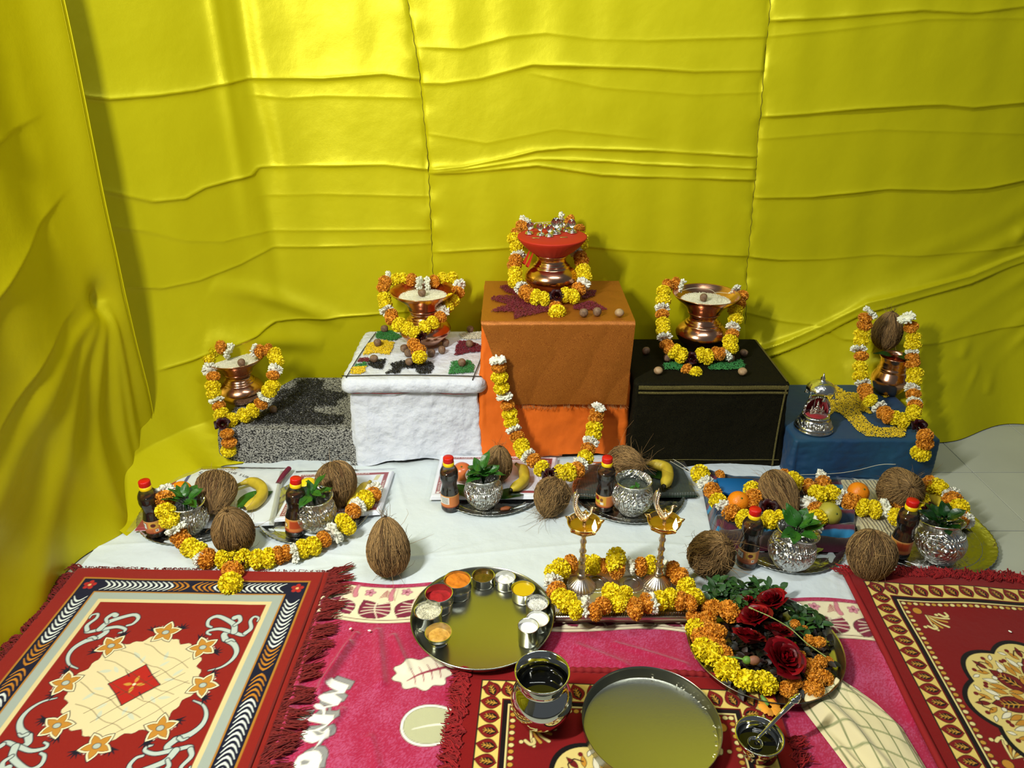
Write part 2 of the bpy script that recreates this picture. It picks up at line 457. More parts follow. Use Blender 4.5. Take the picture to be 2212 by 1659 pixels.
Xl += foot * (.012 + .008 * np.sin(Yl * 11) + .055 * np.exp(-((Yl - 1.74) / .17) ** 2)) * sstep(.0, .2, d)
Xl = Xl - foot * .02 * np.exp(-(d / .06) ** 2)
P = np.stack([Xl + 1.16, Yl - 1.5, Z_], -1)
big_grid('curtain_panel', P, None, SATIN2, lc)
hm = MB()
for off in (.004, .016, .020):
    k = np.argmin(np.abs(d[0] - off)); hp = P[:, k, :].copy(); hp[:, 0] += .0012
    hm.tube(hp[:262], .0011, 4)
obj('hem', hm, mat('hem_stitching', '#d8d000', 0.5, metal=.2), lc)
pin = MB().tube([(-.0, 0, 0), (.022, .002, .0015)], .0009, 5)
tag(obj('safety_pin', pin, mat('dark_wire', '#1b1b1b', 0.4, metal=.8), None, tuple(float(q) for q in W(262, 811, 2.06) + np.array([0.01, -.02, 0]))), 'thin dark pin gathering the left yellow curtain above its folds', 'pin')

# ---- white sheet over the floor
SHEET = mat('white_cotton', '#ccd6d9', 0.75, bump=[('edge', 5, 0.35, 0.012), ('noise', 14, 0.45, 0.014), ('noise', 900, 0.15, 0.001)])
nx, ny = 420, 220
X, Y = np.meshgrid(np.linspace(-1.145, 1.03, nx), np.linspace(1.36, 2.20, ny))
Y2 = Y + .0 * X
# right edge slants, back edge uneven
Xs = X + .03 * (Y - 1.4) * sstep(.3, 1.0, X) + .01 * np.sin(Y * 9) * sstep(.9, 1.03, X)
Zs = .0025 + .004 * np.abs(fbm(X * 5, Y * 5, 3)) + .003 * np.exp(-(np.abs(Y - 1.62 - .03 * np.sin(X * 5)) / .008))
for k in range(16):
    a = nr.uniform(-.6, .6) + (PI / 2 if k % 3 == 0 else 0); cx, cy = nr.uniform(-1, .9), nr.uniform(1.4, 2.0)
    t = (X - cx) * math.cos(a) + (Y - cy) * math.sin(a); n = -(X - cx) * math.sin(a) + (Y - cy) * math.cos(a)
    Zs += .0035 * np.exp(-(n + .02 * np.sin(t * 8)) ** 2 / .00006) * np.exp(-(t / .13) ** 2)
Y2 = np.where(Xs < -.88, np.minimum(Y2, 2.04 + .02 * np.sin(Xs * 20)), Y2)
Zs = Zs * (.25 + .75 * sstep(1.47, 1.53, Y + .08 * sstep(-.5, .9, X)))
big = big_grid('white_sheet', np.stack([Xs, Y2, Zs], -1), None, SHEET)
tag(big, 'wide white cotton sheet spread on the floor under the trays', 'sheet')
# ================================================================ WOVEN AND PRINTED CLOTHS
class Raster:
    def __init__(s, x0, x1, y0, y1, res, base):
        s.nx = int(round((x1 - x0) / res)) + 1; s.ny = int(round((y1 - y0) / res)) + 1
        s.x0, s.y0, s.res = x0, y0, res
        s.X, s.Y = np.meshgrid(np.linspace(x0, x1, s.nx), np.linspace(y0, y1, s.ny))
        s.C = np.ones((s.ny, s.nx, 3)) * np.array(hexc(base))
    def paint(s, fn, col, cx=None, cy=None, R=None, soft=1.0):
        if cx is None: sl = (slice(None), slice(None))
        else:
            i0 = max(0, int((cx - R - s.x0) / s.res)); i1 = min(s.nx, int((cx + R - s.x0) / s.res) + 2)
            j0 = max(0, int((cy - R - s.y0) / s.res)); j1 = min(s.ny, int((cy + R - s.y0) / s.res) + 2)
            if i0 >= i1 or j0 >= j1: return
            sl = (slice(j0, j1), slice(i0, i1))
        sd = fn(s.X[sl], s.Y[sl])
        a = np.clip(.5 - sd / (s.res * soft), 0, 1)[..., None]
        s.C[sl] = s.C[sl] * (1 - a) + np.array(hexc(col)) * a
    def rect(s, x0, x1, y0, y1, col):
        s.paint(lambda X, Y: np.maximum(np.abs(X - (x0 + x1) / 2) - (x1 - x0) / 2, np.abs(Y - (y0 + y1) / 2) - (y1 - y0) / 2), col)
    def ell(s, cx, cy, a, b, ang, col, out=None, ow=.0018):
        c, n = math.cos(ang), math.sin(ang)
        def f(X, Y, g=0):
            x = (X - cx) * c + (Y - cy) * n; y = -(X - cx) * n + (Y - cy) * c
            return (np.hypot(x / a, y / b) - 1) * min(a, b) - g
        if out: s.paint(lambda X, Y: f(X, Y, ow), out, cx, cy, max(a, b) + .006)
        s.paint(f, col, cx, cy, max(a, b) + .004)
    def leaf(s, cx, cy, L, Wd, ang, col, out=None, ow=.0018):
        c, n = math.cos(ang), math.sin(ang)
        def f(X, Y, g=0):
            x = (X - cx) * c + (Y - cy) * n; y = -(X - cx) * n + (Y - cy) * c
            q = np.clip(x / L, -1, 1)
            wv = Wd * (1 - q * q) * (1 - .25 * q)
            return np.maximum(np.abs(y) - wv, np.abs(x) - L) - g
        if out: s.paint(lambda X, Y: f(X, Y, ow), out, cx, cy, L + .008)
        s.paint(f, col, cx, cy, L + .006)
    def stroke(s, pts, w0, w1, col, out=None, ow=.0016, n=14):
        P = spline(pts, n) if len(pts) > 2 else np.asarray(pts, float)
        m = len(P)
        def f(X, Y, g=0):
            best = np.full(X.shape, 9.0)
            for i in range(m - 1):
                a, b = P[i], P[i + 1]; dx, dy = b - a; l2 = dx * dx + dy * dy + 1e-12
                t = np.clip(((X - a[0]) * dx + (Y - a[1]) * dy) / l2, 0, 1)
                ww = w0 + (w1 - w0) * (i + t) / (m - 1)
                best = np.minimum(best, np.hypot(X - a[0] - t * dx, Y - a[1] - t * dy) - ww)
            return best - g
        c = P.mean(0); R = np.max(np.linalg.norm(P - c, axis=1)) + max(w0, w1) + .006
        if out: s.paint(lambda X, Y: f(X, Y, ow), out, c[0], c[1], R)
        s.paint(f, col, c[0], c[1], R)
    def poly(s, pts, col, out=None, ow=.0015):
        P = np.asarray(pts, float); m = len(P)
        def f(X, Y, g=0):
            ins = np.zeros(X.shape, bool); best = np.full(X.shape, 9.0)
            for i in range(m):
                a, b = P[i], P[(i + 1) % m]
                dx, dy = b - a
                t = np.clip(((X - a[0]) * dx + (Y - a[1]) * dy) / (dx * dx + dy * dy + 1e-12), 0, 1)
                best = np.minimum(best, np.hypot(X - a[0] - t * dx, Y - a[1] - t * dy))
                cnd = ((a[1] > Y) != (b[1] > Y)) & (X < (b[0] - a[0]) * (Y - a[1]) / (b[1] - a[1] + 1e-12) + a[0])
                ins ^= cnd
            return np.where(ins, -best, best) - g
        c = P.mean(0); R = np.max(np.linalg.norm(P - c, axis=1)) + .006
        if out: s.paint(lambda X, Y: f(X, Y, ow), out, c[0], c[1], R)
        s.paint(f, col, c[0], c[1], R)
def rugmat(name, rough=.9, sheen=.15, b=.35):
    return mat(name, '#ffffff', rough, attr='Col', sheen=sheen, spec=.2, bump=[('noise', 1400, b, .0015), ('noise', 60, .2, .004)])
RUG = rugmat('woven_rug_pile')

# ---- left rug: navy border, red field, cream medallion
RL = Raster(-.335, .335, -.215, .375, .0016, '#861a12')       # local, centre of the medallion at 0,0
O, NV, LG, CR_, RD = '#a87224', '#0c0f28', '#9ba59b', '#d2c18c', '#85170e'
RL.rect(-.293, .293, -.45, .335, O)
RL.rect(-.288, .288, -.45, .330, NV)
RL.rect(-.243, .243, -.45, .286, O)
RL.rect(-.239, .239, -.45, .282, LG)
RL.rect(-.217, .217, -.45, .259, CR_)
RL.rect(-.206, .206, -.45, .248, RD)
def chev(x, y, dx, dy, col, s=.014):
    for q in (-1, 1):                       # one blade each side of the stem, swept along dx,dy
        nx_, ny_ = -dy * q, dx * q
        RL.stroke([(x, y), (x + nx_ * s * .55 + dx * s * .35, y + ny_ * s * .55 + dy * s * .35), (x + nx_ * s * 1.15 + dx * s * 1.25, y + ny_ * s * 1.15 + dy * s * 1.25)], .0030, .0009, col, n=7)
for sx in (-1, 1):
    y = -.25
    while y < .262:
        far = abs(y - 0.04)
        col = '#b9781d' if far < .062 else '#d6dcd6'
        chev(sx * .2655, y, 0, 1 if y > .04 else -1, col); y += .0135
x = -.215
while x < .22:
    col = '#b9781d' if abs(x) < .05 else '#d6dcd6'
    chev(x, .308, -1 if x < 0 else 1, 0, col); x += .0135
for sx in (-1, 1):
    for k in range(5):
        a = 2 * PI * k / 5 + .3
        RL.ell(sx * .2655 + .009 * math.cos(a), .308 + .009 * math.sin(a), .0075, .006, a, '#a8231a', '#0f1230', .001)
    RL.ell(sx * .2655, .308, .004, .004, 0, '#d9b070')
# corner scrolls
def _loc(L):
    o = []
    for x, y in L:
        q = G(x / 2.458, 1200 + y / 2.458, .017)[:2] - np.array([-.815, 1.152]); o.append((q[0] * 1.0, q[1] - .004))
    return o
SCR = [[(.0012, .0075)] + _loc([(1112, 600), (1180, 580), (1235, 540), (1258, 495), (1240, 455), (1195, 432)]),
       [(.0070, .0030)] + _loc([(1195, 432), (1188, 405), (1225, 392), (1285, 408), (1310, 395)]),
       [(.0050, .0020)] + _loc([(1225, 392), (1165, 378), (1108, 388), (1098, 402), (1115, 410)]),
       [(.0070, .0026)] + _loc([(1240, 392), (1240, 358), (1210, 335), (1150, 312), (1105, 330), (1098, 360), (1118, 370)]),
       [(.0030, .0065)] + _loc([(1240, 358), (1270, 335), (1262, 312), (1240, 318)]),
       [(.0050, .0015)] + _loc([(1300, 398), (1330, 372), (1325, 335), (1345, 312), (1368, 318), (1362, 335)]),
       [(.0040, .0015)] + _loc([(1205, 440), (1228, 432), (1245, 440)])]
for sx in (-1, 1):
    for sy in (-1, 1):
        for p in SCR:
            RL.stroke([(sx * a, sy * b) for a, b, *_ in p[1:]], p[0][0], p[0][1], '#b4bfb6', '#151526', .0020, 22)
# medallion
def starpoly(n, r0, r1, ph=0, amp=.004, k=26):
    out = []
    for i in range(120):
        a = 2 * PI * i / 120 + ph
        r = r0 + (r1 - r0) * abs(math.cos(n * a / 2))
        r += amp * math.sin(k * a)
        out.append((r * math.cos(a), r * math.sin(a)))
    return out
RL.poly(starpoly(8, .128, .140), '#d6c79a', '#151526', .0008)
for k in range(16):                        # dark and pale sprigs between the flowers
    a = 2 * PI * (k + .5) / 16
    r = .160 + .008 * (k % 2)
    for j in range(5):
        b = a + (j - 2) * .6
        RL.stroke([(r * math.cos(a), r * math.sin(a)), (r * math.cos(a) + .017 * math.cos(b), r * math.sin(a) + .017 * math.sin(b))], .0034, .0006, '#101020')
    rr = .165; aa = a + (.09 if k % 2 else -.09)
    for j in range(5):
        b = 2 * PI * j / 5
        RL.ell(rr * math.cos(aa) + .004 * math.cos(b), rr * math.sin(aa) + .004 * math.sin(b), .0038, .0022, b, '#cdbfae')
for k in range(8):
    a = PI / 2 + 2 * PI * k / 8
    cx, cy = .150 * math.cos(a), .152 * math.sin(a)
    for (Rr, ww, cc) in ((.0375, .0125, '#151526'), (.0350, .0110, '#e6dab0'), (.0300, .0082, '#151526'), (.0285, .0076, '#b67e2b')):
        for j in range(5):
            b = a + 2 * PI * j / 5
            RL.leaf(cx + Rr * .5 * math.cos(b), cy + Rr * .5 * math.sin(b), Rr * .52, ww, b, cc)
        RL.ell(cx, cy, ww, ww, 0, cc)
    RL.ell(cx, cy, .0072, .0060, 0, '#a9b3a8', '#151526', .0012)
    # pale grey leaves inside the medallion
    b = a + .39
    RL.leaf(.088 * math.cos(b), .088 * math.sin(b), .014, .0045, b + .5, '#bfc3ac')
    RL.leaf(.072 * math.cos(b - .2), .070 * math.sin(b - .2), .012, .0040, b - .4, '#c3c6ae')
RL.poly([(.056 * math.cos(t) * (1 - .33 * abs(math.sin(2 * t)) ** .7), .054 * math.sin(t) * (1 - .33 * abs(math.sin(2 * t)) ** .7)) for t in np.linspace(0, 2 * PI, 64, endpoint=False)], '#a81d12', '#151526', .0020)
for k in range(4):
    a = k * PI / 2
    RL.leaf(.014 * math.cos(a), .014 * math.sin(a), .010, .004, a, '#c08a33')
    a += PI / 4
    RL.stroke([(.030 * math.cos(a), .030 * math.sin(a)), (.055 * math.cos(a), .055 * math.sin(a))], .0012, .0004, '#151526')
RL.ell(0, 0, .0035, .0035, 0, '#e6dab0')
# loose dark warp lines of a carved pile
for k in range(15):
    x0 = -.24 + .04 * k
    pts = [(x0 + .010 * vnoise(np.array([yy * 30]), np.array([k * 3.3]))[0] * 2 + .55 * (yy), yy) for yy in np.linspace(-.22, .28, 16)]
    RL.stroke(pts, .0005, .0005, '#3a2416', n=40) if False else None
for k in range(6):
    for fam in (0, 1):
        s0 = -.11 + .044 * k
        pts = [((s0 + .25 * t + .004 * math.sin(t * 60 + k)), -.12 + .24 * t + .0) if fam == 0 else (-.12 + .24 * t, (s0 * .9 + .0 - .12 * (t - .5) + .004 * math.sin(t * 50 + k * 2))) for t in np.linspace(0, 1, 12)]
        pts = [p for p in pts if math.hypot(*p) < .125 and math.hypot(*p) > .047]
        if len(pts) > 3:
            RL.stroke(pts, .0006, .0005, '#4b3a22', n=16)

def rug_sheet(name, R, th, z0, wob, M, m, label, cat='rug'):
    X, Y = R.X, R.Y
    ex = np.minimum(np.minimum(X - X.min(), X.max() - X), np.minimum(Y - Y.min(), Y.max() - Y))
    Z = z0 + th * sstep(0, .004, ex) + wob(X, Y) * sstep(0, .01, ex)
    root = thing(name, label, cat, (M[0], M[1], 0), M[2])
    P = np.stack([X, Y, Z], -1)
    big_grid('rug_pile', P, R.C, m, root)
    return root
rugL = rug_sheet('prayer_rug', RL, .007, .010, lambda X, Y: .0035 * np.abs(fbm(X * 4, Y * 4, 3)) + .003 * np.sin(X * 21 + 1) * sstep(.30, .375, Y), (-.815, 1.152, math.radians(-1.5)), RUG,
                 'red rug with navy leaf border and cream flower medallion, on the left')
FR_RED = mat('fringe_dark_red', '#6d1410', 0.85, var=.35)
FR_CRIM = mat('fringe_crimson', '#8a0f14', 0.85, var=.35)
def tassel_mesh(seed, L, n=16, spread=.35, name='tassel', m=None):
    r = random.Random(seed); mb = MB()
    for i in range(n):
        a = r.uniform(-spread, spread); l = L * r.uniform(.7, 1.08); w0 = r.uniform(-.012, .012)
        pts = []
        for j in range(6):
            t = j / 5
            pts.append((t * l, w0 * (1 - .3 * t) + math.sin(a) * t * l * .55 + .004 * math.sin(t * 6 + i), .0025 + .004 * r.random() + .006 * math.sin(t * PI) * r.random()))
        mb.tube(pts, [.0022, .0022, .002, .0018, .0016, .0010], 4)
    return mb.mesh(name, m)
TL = [tassel_mesh(i, .055, m=FR_RED) for i in range(4)]
TC = [tassel_mesh(20 + i, .040, n=18, spread=.7, m=FR_CRIM) for i in range(4)]
y = -.20; k = 0
while y < .375:
    link('tassel', TL[k % 4], rugL, (.330, y, .009), (0, 0, rnd.uniform(.05, .75)), (1.25, 1, 1))
    link('tassel', TL[(k + 1) % 4], rugL, (-.330, y, .010), (0, -.12 if y < .1 else 0, PI - rnd.uniform(-.1, .5)), (.6, .9, 1))
    y += .027; k += 1
fz = MB()
for i in range(150):
    x = rnd.uniform(-.33, .33); l = rnd.uniform(.004, .012)
    fz.tube([(x, .372, .012), (x + rnd.uniform(-.006, .006), .374 + l * .6, .016), (x + rnd.uniform(-.01, .01), .374 + l, .010)], .0009, 3)
tag(obj('frayed_edge', fz, FR_RED, rugL), kind='stuff')
tag(obj('binding', MB().tube([(.318, yy, .0185) for yy in np.linspace(-.21, .37, 60)], .0035, 6), FR_RED, rugL))

# ---- crimson rugs with a leaf border (two of them)
def crimson_raster(w_, h_, x0, x1, y0, y1, med, corners):
    """design measured from the outer left/top corner at (0,0); x to the right, y down is negative"""
    R = Raster(x0, x1, y0, y1, .0016, '#7e0a0c')
    YB, BK, DR = '#e0c468', '#120607', '#6a0b0d'
    m0 = .034
    R.rect(m0, w_ - m0, -h_ + m0, -m0, BK)
    R.rect(m0 + .003, w_ - m0 - .003, -h_ + m0 + .003, -m0 - .003, YB)
    b = m0 + .048
    R.rect(b, w_ - b, -h_ + b, -b, DR); R.rect(b + .003, w_ - b - .003, -h_ + b + .003, -b - .003, BK)
    R.rect(b + .013, w_ - b - .013, -h_ + b + .013, -b - .013, '#e6d48c')
    R.rect(b + .0165, w_ - b - .0165, -h_ + b + .0165, -b - .0165, BK)
    R.rect(b + .018, w_ - b - .018, -h_ + b + .018, -b - .018, '#7c0b0d')
    def lf(cx, cy, ang):
        if not (x0 - .03 < cx < x1 + .03 and y0 - .03 < cy < y1 + .03): return
        R.leaf(cx, cy, .0215, .0150, ang, '#7a1210', '#140707', .0014)
        R.leaf(cx - .003 * math.cos(ang), cy - .003 * math.sin(ang), .015, .0085, ang, '#150808')
        c, s = math.cos(ang), math.sin(ang)
        for t in (-.010, -.004, .003):
            px, py = cx + t * c, cy + t * s
            for q in (-1, 1):
                R.stroke([(px, py), (px + .0052 * c - q * .0052 * s, py + .0052 * s + q * .0052 * c)], .0011, .0006, '#c79335')
        R.stroke([(cx - .013 * c, cy - .013 * s), (cx + .010 * c, cy + .010 * s)], .0010, .0006, '#c79335')
    c = m0 + .024; st = .0345
    n = int((h_ - 2 * c) / st)
    for i in range(n + 1):
        yy = -c - i * (h_ - 2 * c) / n
        lf(c, yy, PI - .15); lf(w_ - c, yy, .15)
    n = int((w_ - 2 * c) / st)
    for i in range(n + 1):
        xx = c + i * (w_ - 2 * c) / n
        lf(xx, -c, PI / 2 + .35); lf(xx, -h_ + c, -PI / 2 - .35)
    d = b + .0245; st = .0145
    for i in range(int((h_ - 2 * d) / st) + 1):
        yy = -d - i * st
        for xx in (d, w_ - d): R.ell(xx, yy, .0052, .0045, 0, '#c79335' if i % 2 else '#e6d48c', BK, .0012)
    for i in range(int((w_ - 2 * d) / st) + 1):
        xx = d + i * st
        for yy in (-d, -h_ + d): R.ell(xx, yy, .0052, .0045, 0, '#c79335' if i % 2 else '#e6d48c', BK, .0012)
    # corner sprays
    for qx, qy in corners:
        sx = 1 if qx < w_ / 2 else -1; sy = -1 if qy > -h_ / 2 else 1
        R.ell(qx, qy, .010, .010, 0, '#c4892c', BK, .0012)
        for j, (a, l, cc) in enumerate(((.15, .05, '#e6d48c'), (.45, .045, '#c79335'), (.78, .052, '#e6d48c'), (1.1, .045, '#c79335'), (1.42, .05, '#e6d48c'))):
            ax, ay = qx + sx * .014, qy + sy * .014
            R.stroke([(ax, ay), (ax + sx * l * .6 * math.cos(a + .1), ay + sy * l * .6 * math.sin(a + .1)), (ax + sx * l * math.cos(a), ay + sy * l * math.sin(a))], .0016, .0032, cc, BK, .0008, 8)
        for q in (0, 1):
            a0 = (.052, .008) if q == 0 else (.008, .052)
            cx, cy = qx + sx * a0[0], qy + sy * a0[1]
            R.stroke([(cx - .004, cy), (cx + sx * .006, cy + sy * .008), (cx + sx * .014, cy + sy * .004), (cx + sx * .012, cy - sy * .005)], .0034, .0028, '#e6d48c', BK, .001, 10)
            R.ell(cx - sx * .012, cy + sy * .003, .0042, .004, 0, '#e6d48c', BK, .001)
    mx, my, mr = med
    def scal(r, g=0): return [((r * (1 + .16 * abs(math.cos(4 * t))) + g) * math.cos(t) + mx, (r * (1 + .16 * abs(math.cos(4 * t))) + g) * math.sin(t) + my) for t in np.linspace(0, 2 * PI, 128, endpoint=False)]
    R.poly(scal(mr, .011), '#0b0506'); R.poly(scal(mr), '#ddc778')
    for k in range(8):
        a = k * PI / 4 + PI / 8 * 0
        def pt(r, da=0): return (mx + r * math.cos(a + da), my + r * math.sin(a + da))
        R.leaf(*pt(mr * .60), mr * .26, mr * .13, a, '#6f1313', '#140707', .002)
        R.leaf(*pt(mr * .60), mr * .16, mr * .055, a, '#150808')
        R.stroke([pt(mr * .45), pt(mr * .74)], .0016, .0010, '#c79335')
        for t in (.5, .57, .64, .7):
            for q in (-1, 1): R.stroke([pt(mr * t), pt(mr * (t + .05), q * .10)], .0012, .0007, '#c79335')
        for q in (-1, 1):
            for (r, da, L, Wd, cc, tl) in ((.92, .13, .085, .030, '#c4892c', .5), (.80, .25, .10, .034, '#e8e2c8', .3), (.70, .33, .11, .036, '#c4892c', .1), (.98, .27, .055, .022, '#e8e2c8', .9), (.48, .30, .09, .035, '#c4892c', .4), (.36, .12, .08, .028, '#6f1313', .2)):
                cx, cy = pt(mr * r, q * da)
                R.leaf(cx, cy, mr * L, mr * Wd, a + q * (da + tl), cc, '#140707', .0012)
            for (r, da) in ((1.02, .16), (.86, .36), (.55, .2)):
                cx, cy = pt(mr * r, q * da); R.ell(cx, cy, .005, .005, 0, '#6f1313')
            cx, cy = pt(mr * .76, q * .13); R.ell(cx, cy, .0048, .0048, 0, '#e8e2c8', '#140707', .0012)
        R.leaf(*pt(mr * .99), mr * .10, mr * .035, a, '#6f1313', '#140707', .001)
        R.stroke([pt(mr * .92, -.12), pt(mr * 1.02, -.05), pt(mr * 1.0, 0), pt(mr * 1.02, .05), pt(mr * .92, .12)], .0014, .0014, '#3a0c0c', n=10)
    for k in range(8):
        a = k * PI / 4 + PI / 8
        R.leaf(mx + mr * .2 * math.cos(a), my + mr * .2 * math.sin(a), mr * .14, mr * .06, a, '#c4892c', '#140707', .0014)
    R.ell(mx, my, mr * .10, mr * .10, 0, '#6f1313', '#140707', .002)
    return R
CRUG = rugmat('crimson_rug_pile', sheen=.1, b=.5)
RR = crimson_raster(.66, .95, -.002, .60, -.66, 0.002, (.302, -.40, .150), [(.130, -.130), (.130, -.545)])
RR.C *= 1.0
rugR = rug_sheet('leaf_border_rug', RR, .008, .010, lambda X, Y: .004 * np.abs(fbm(X * 4, Y * 4, 3)) + .006 * np.exp(-((Y + .06) / .05) ** 2) * (.5 + .5 * np.sin(X * 26 + .5)),
                 (.862, 1.512, math.radians(-4.0)), CRUG, 'dark crimson rug with yellow leaf border at the lower right corner')
RM = crimson_raster(.66, .60, -.002, .662, -.27, 0.002, (.335, -.335, .155), [(.130, -.130), (.530, -.130)])
rugM = rug_sheet('leaf_border_rug', RM, .008, .010, lambda X, Y: .003 * np.abs(fbm(X * 4, Y * 4, 3)), (-.098, 1.200, math.radians(-3.0)), CRUG,
                 'crimson rug with yellow leaf border under the steel pot and empty plate')
k = 0; x = .0
while x < .60:
    for q in range(2):
        link('tassel', TC[(k + q) % 4], rugR, (x + .008 * q, -.006, .012 + .004 * q), (0, -.1 * rnd.random(), PI / 2 + rnd.uniform(-.9, .9)))
    x += .026; k += 1
y = -.26
while y < .0:
    for q in range(2):
        link('tassel', TC[(k + q) % 4], rugM, (.006, y + .006 * q, .012 + .004 * q), (0, -.1 * rnd.random(), PI + rnd.uniform(-.8, .8)))
    y += .024; k += 1
link('tassel', TC[0], rugM, (.655, -.20, .012), (0, 0, .6)); link('tassel', TC[2], rugM, (.655, -.16, .012), (0, 0, .2)); link('tassel', TC[1], rugM, (.655, -.24, .012), (0, 0, 0))
def rope(P, r, rug, turns=34):
    P = spline(P, turns * 6)
    rr = r * (1 + .16 * np.sin(np.linspace(0, turns * 2 * PI, len(P))))
    obj('piping', MB().tube(P, rr, 8), FR_CRIM, rug)
rope([(.03, .002, .012), (.045, -.014, .014), (.075, -.010, .015), (.11, -.002, .016), (.16, .000, .016), (.3, .004, .018), (.48, .006, .018), (.62, .0, .016)], .0072, rugM, 60)
obj('piping', MB().tube(spline([(.004, -.004, .016), (.002, -.1, .018), (.004, -.25, .016), (.0, -.45, .018), (.004, -.66, .016)], 40), .0075, 8), FR_CRIM, rugR)

# ---- printed magenta bedspread under the rugs
BR = Raster(-.56, .93, .90, 1.53, .0026, '#a3123f')
BX, BY = BR.X, BR.Y
sp = np.clip((vnoise(BX * 900, BY * 900) + .5 * vnoise(BX * 30, BY * 22)) * 1.6 + .18 + .5 * vnoise(BX * 4, BY * 9), 0, 1)[..., None]
BR.C = BR.C * (1 - .62 * sp) + np.array(hexc('#c05a86')) * .62 * sp
def bt(x): return 1.483 - .085 * (x + .45) / 1.3 - .012 * np.sin(x * 14)       # top of the cream band
BR.paint(lambda X, Y: np.abs(Y - (bt(X) - .055)) - .0625, '#1c0a0e')
BR.paint(lambda X, Y: np.abs(Y - (bt(X) - .055)) - .0610, '#e3d8b4')
BR.paint(lambda X, Y: np.abs(Y - (bt(X) - .107)) - .0012, '#5c1024')
for i in range(15):
    cx = -.43 + .092 * i; cy = bt(cx) - .070
    a = (.5 if i % 2 else -.5)
    BR.leaf(cx - .014, cy, .036, .026, PI / 2 + a, '#741034', '#24060f', .0016)
    BR.leaf(cx + .020, cy - .004, .030, .020, PI / 2 - .9 * a, '#7c1238', '#24060f', .0016)
    for q in range(4):
        BR.stroke([(cx - .036 + .004 * q, cy - .020 + .013 * q), (cx, cy - .010 + .008 * q), (cx + .040, cy - .022 + .015 * q)], .0013, .0013, '#e8dcc0', n=8)
    BR.stroke([(cx + .004, cy + .030), (cx, cy), (cx + .012, cy - .034)], .0018, .0012, '#e8dcc0', n=8)
    fx, fy = cx - .020, bt(cx) - .012
    for j in range(5):
        b = 2 * PI * j / 5
        BR.ell(fx + .0075 * math.cos(b), fy + .0065 * math.sin(b), .0058, .004, b, '#d08b9a', '#7a1636', .0012)
    BR.ell(fx, fy, .003, .003, 0, '#7a1636')
    for j in range(5):
        BR.stroke([(cx + .022, bt(cx) - .006 - .005 * j), (cx + .014 - .002 * j, bt(cx) - .016 - .004 * j)], .0012, .0006, '#9b1a38')
        BR.stroke([(cx + .022, bt(cx) - .006 - .005 * j), (cx + .032 - .001 * j, bt(cx) - .014 - .004 * j)], .0012, .0006, '#9b1a38')
    BR.stroke([(cx + .038, bt(cx)), (cx + .034, bt(cx) - .02), (cx + .036, bt(cx) - .036)], .004, .006, '#c97a86', '#7a1636', .001, 8)
# printed lettering, traced as it lies
def PXY(L, o=(620, 1450), s=7.94): return [tuple(G(o[0] + a / s, o[1] + b / s)[:2]) for a, b in L]
LET = [[(675, 280), (780, 175), (1070, 275), (985, 410), (820, 425), (950, 515), (880, 615), (700, 655), (668, 665), (658, 780), (812, 790), (808, 900), (720, 960), (560, 1050), (620, 1085), (720, 1045), (745, 1085), (735, 1150), (700, 1195), (610, 1245), (520, 1320), (450, 1395), (440, 1400),
        (570, 1225), (440, 1268), (330, 1240), (240, 1170), (230, 1110), (290, 1050), (480, 1035), (680, 950), (335, 880), (470, 765), (615, 785), (610, 700), (510, 680), (465, 630), (490, 595), (570, 590), (640, 640), (780, 610), (600, 545), (540, 485), (640, 430), (890, 380)],
       [(250, 765), (375, 765), (340, 830), (260, 900), (170, 905), (180, 860)],
       [(470, 1390), (550, 1400), (600, 1470), (600, 1560), (560, 1640), (545, 1760), (200, 1780), (110, 1740), (130, 1600), (200, 1490), (330, 1420)]]
for L in LET:
    P = np.array(PXY(L)); sh = P + np.array([.010, .010])
    BR.poly(sh, '#8d8d8b', '#2a1a1e', .0014)
for L in LET: BR.poly(PXY(L), '#ebe9df', '#3a2a2a', .0008)
BR.poly(PXY([(235, 1580), (300, 1550), (400, 1565), (360, 1620), (250, 1640)]), '#8d8d8b')
BR.poly(PXY([(440, 1060), (540, 1060), (640, 1120), (650, 1140), (520, 1135)]), '#8d8d8b')
# big cream printed leaf and grey lobed leaf
c0 = G(912, 1458)[:2]
BR.poly([(c0[0] + (.062 + .006 * math.cos(9 * t)) * math.cos(t), c0[1] + (.043 + .005 * math.cos(9 * t)) * math.sin(t)) for t in np.linspace(0, 2 * PI, 70)], '#e4dcc4', '#241012', .0015)
BR.stroke([tuple(c0 + (-.03, -.02)), tuple(c0), tuple(c0 + (.06, .02))], .0012, .004, '#8f1c3e', n=8)
for j in range(4):
    q = c0 + np.array([-.015 + .018 * j, -.010 + .006 * j])
    BR.stroke([tuple(q), tuple(q + (-.012, .022))], .0014, .0007, '#8f1c3e'); BR.stroke([tuple(q), tuple(q + (.004, -.020))], .0014, .0007, '#8f1c3e')
c1 = G(935, 1570)[:2]
BR.poly([(c1[0] + .066 * math.cos(t), c1[1] + .050 * math.sin(t) * (1 - .15 * math.cos(t))) for t in np.linspace(0, 2 * PI, 60)], '#efeee2', '#241012', .0012)
BR.poly([(c1[0] + .060 * math.cos(t), c1[1] + .044 * math.sin(t) * (1 - .15 * math.cos(t))) for t in np.linspace(0, 2 * PI, 60)], '#b7b892', '#241012', .0008)
BR.stroke([tuple(c1 + (-.04, -.01)), tuple(c1), tuple(c1 + (.06, .004))], .001, .003, '#eceadb', n=8)
Zb = .0045 + .0035 * np.abs(fbm(BX * 6, BY * 6, 3))
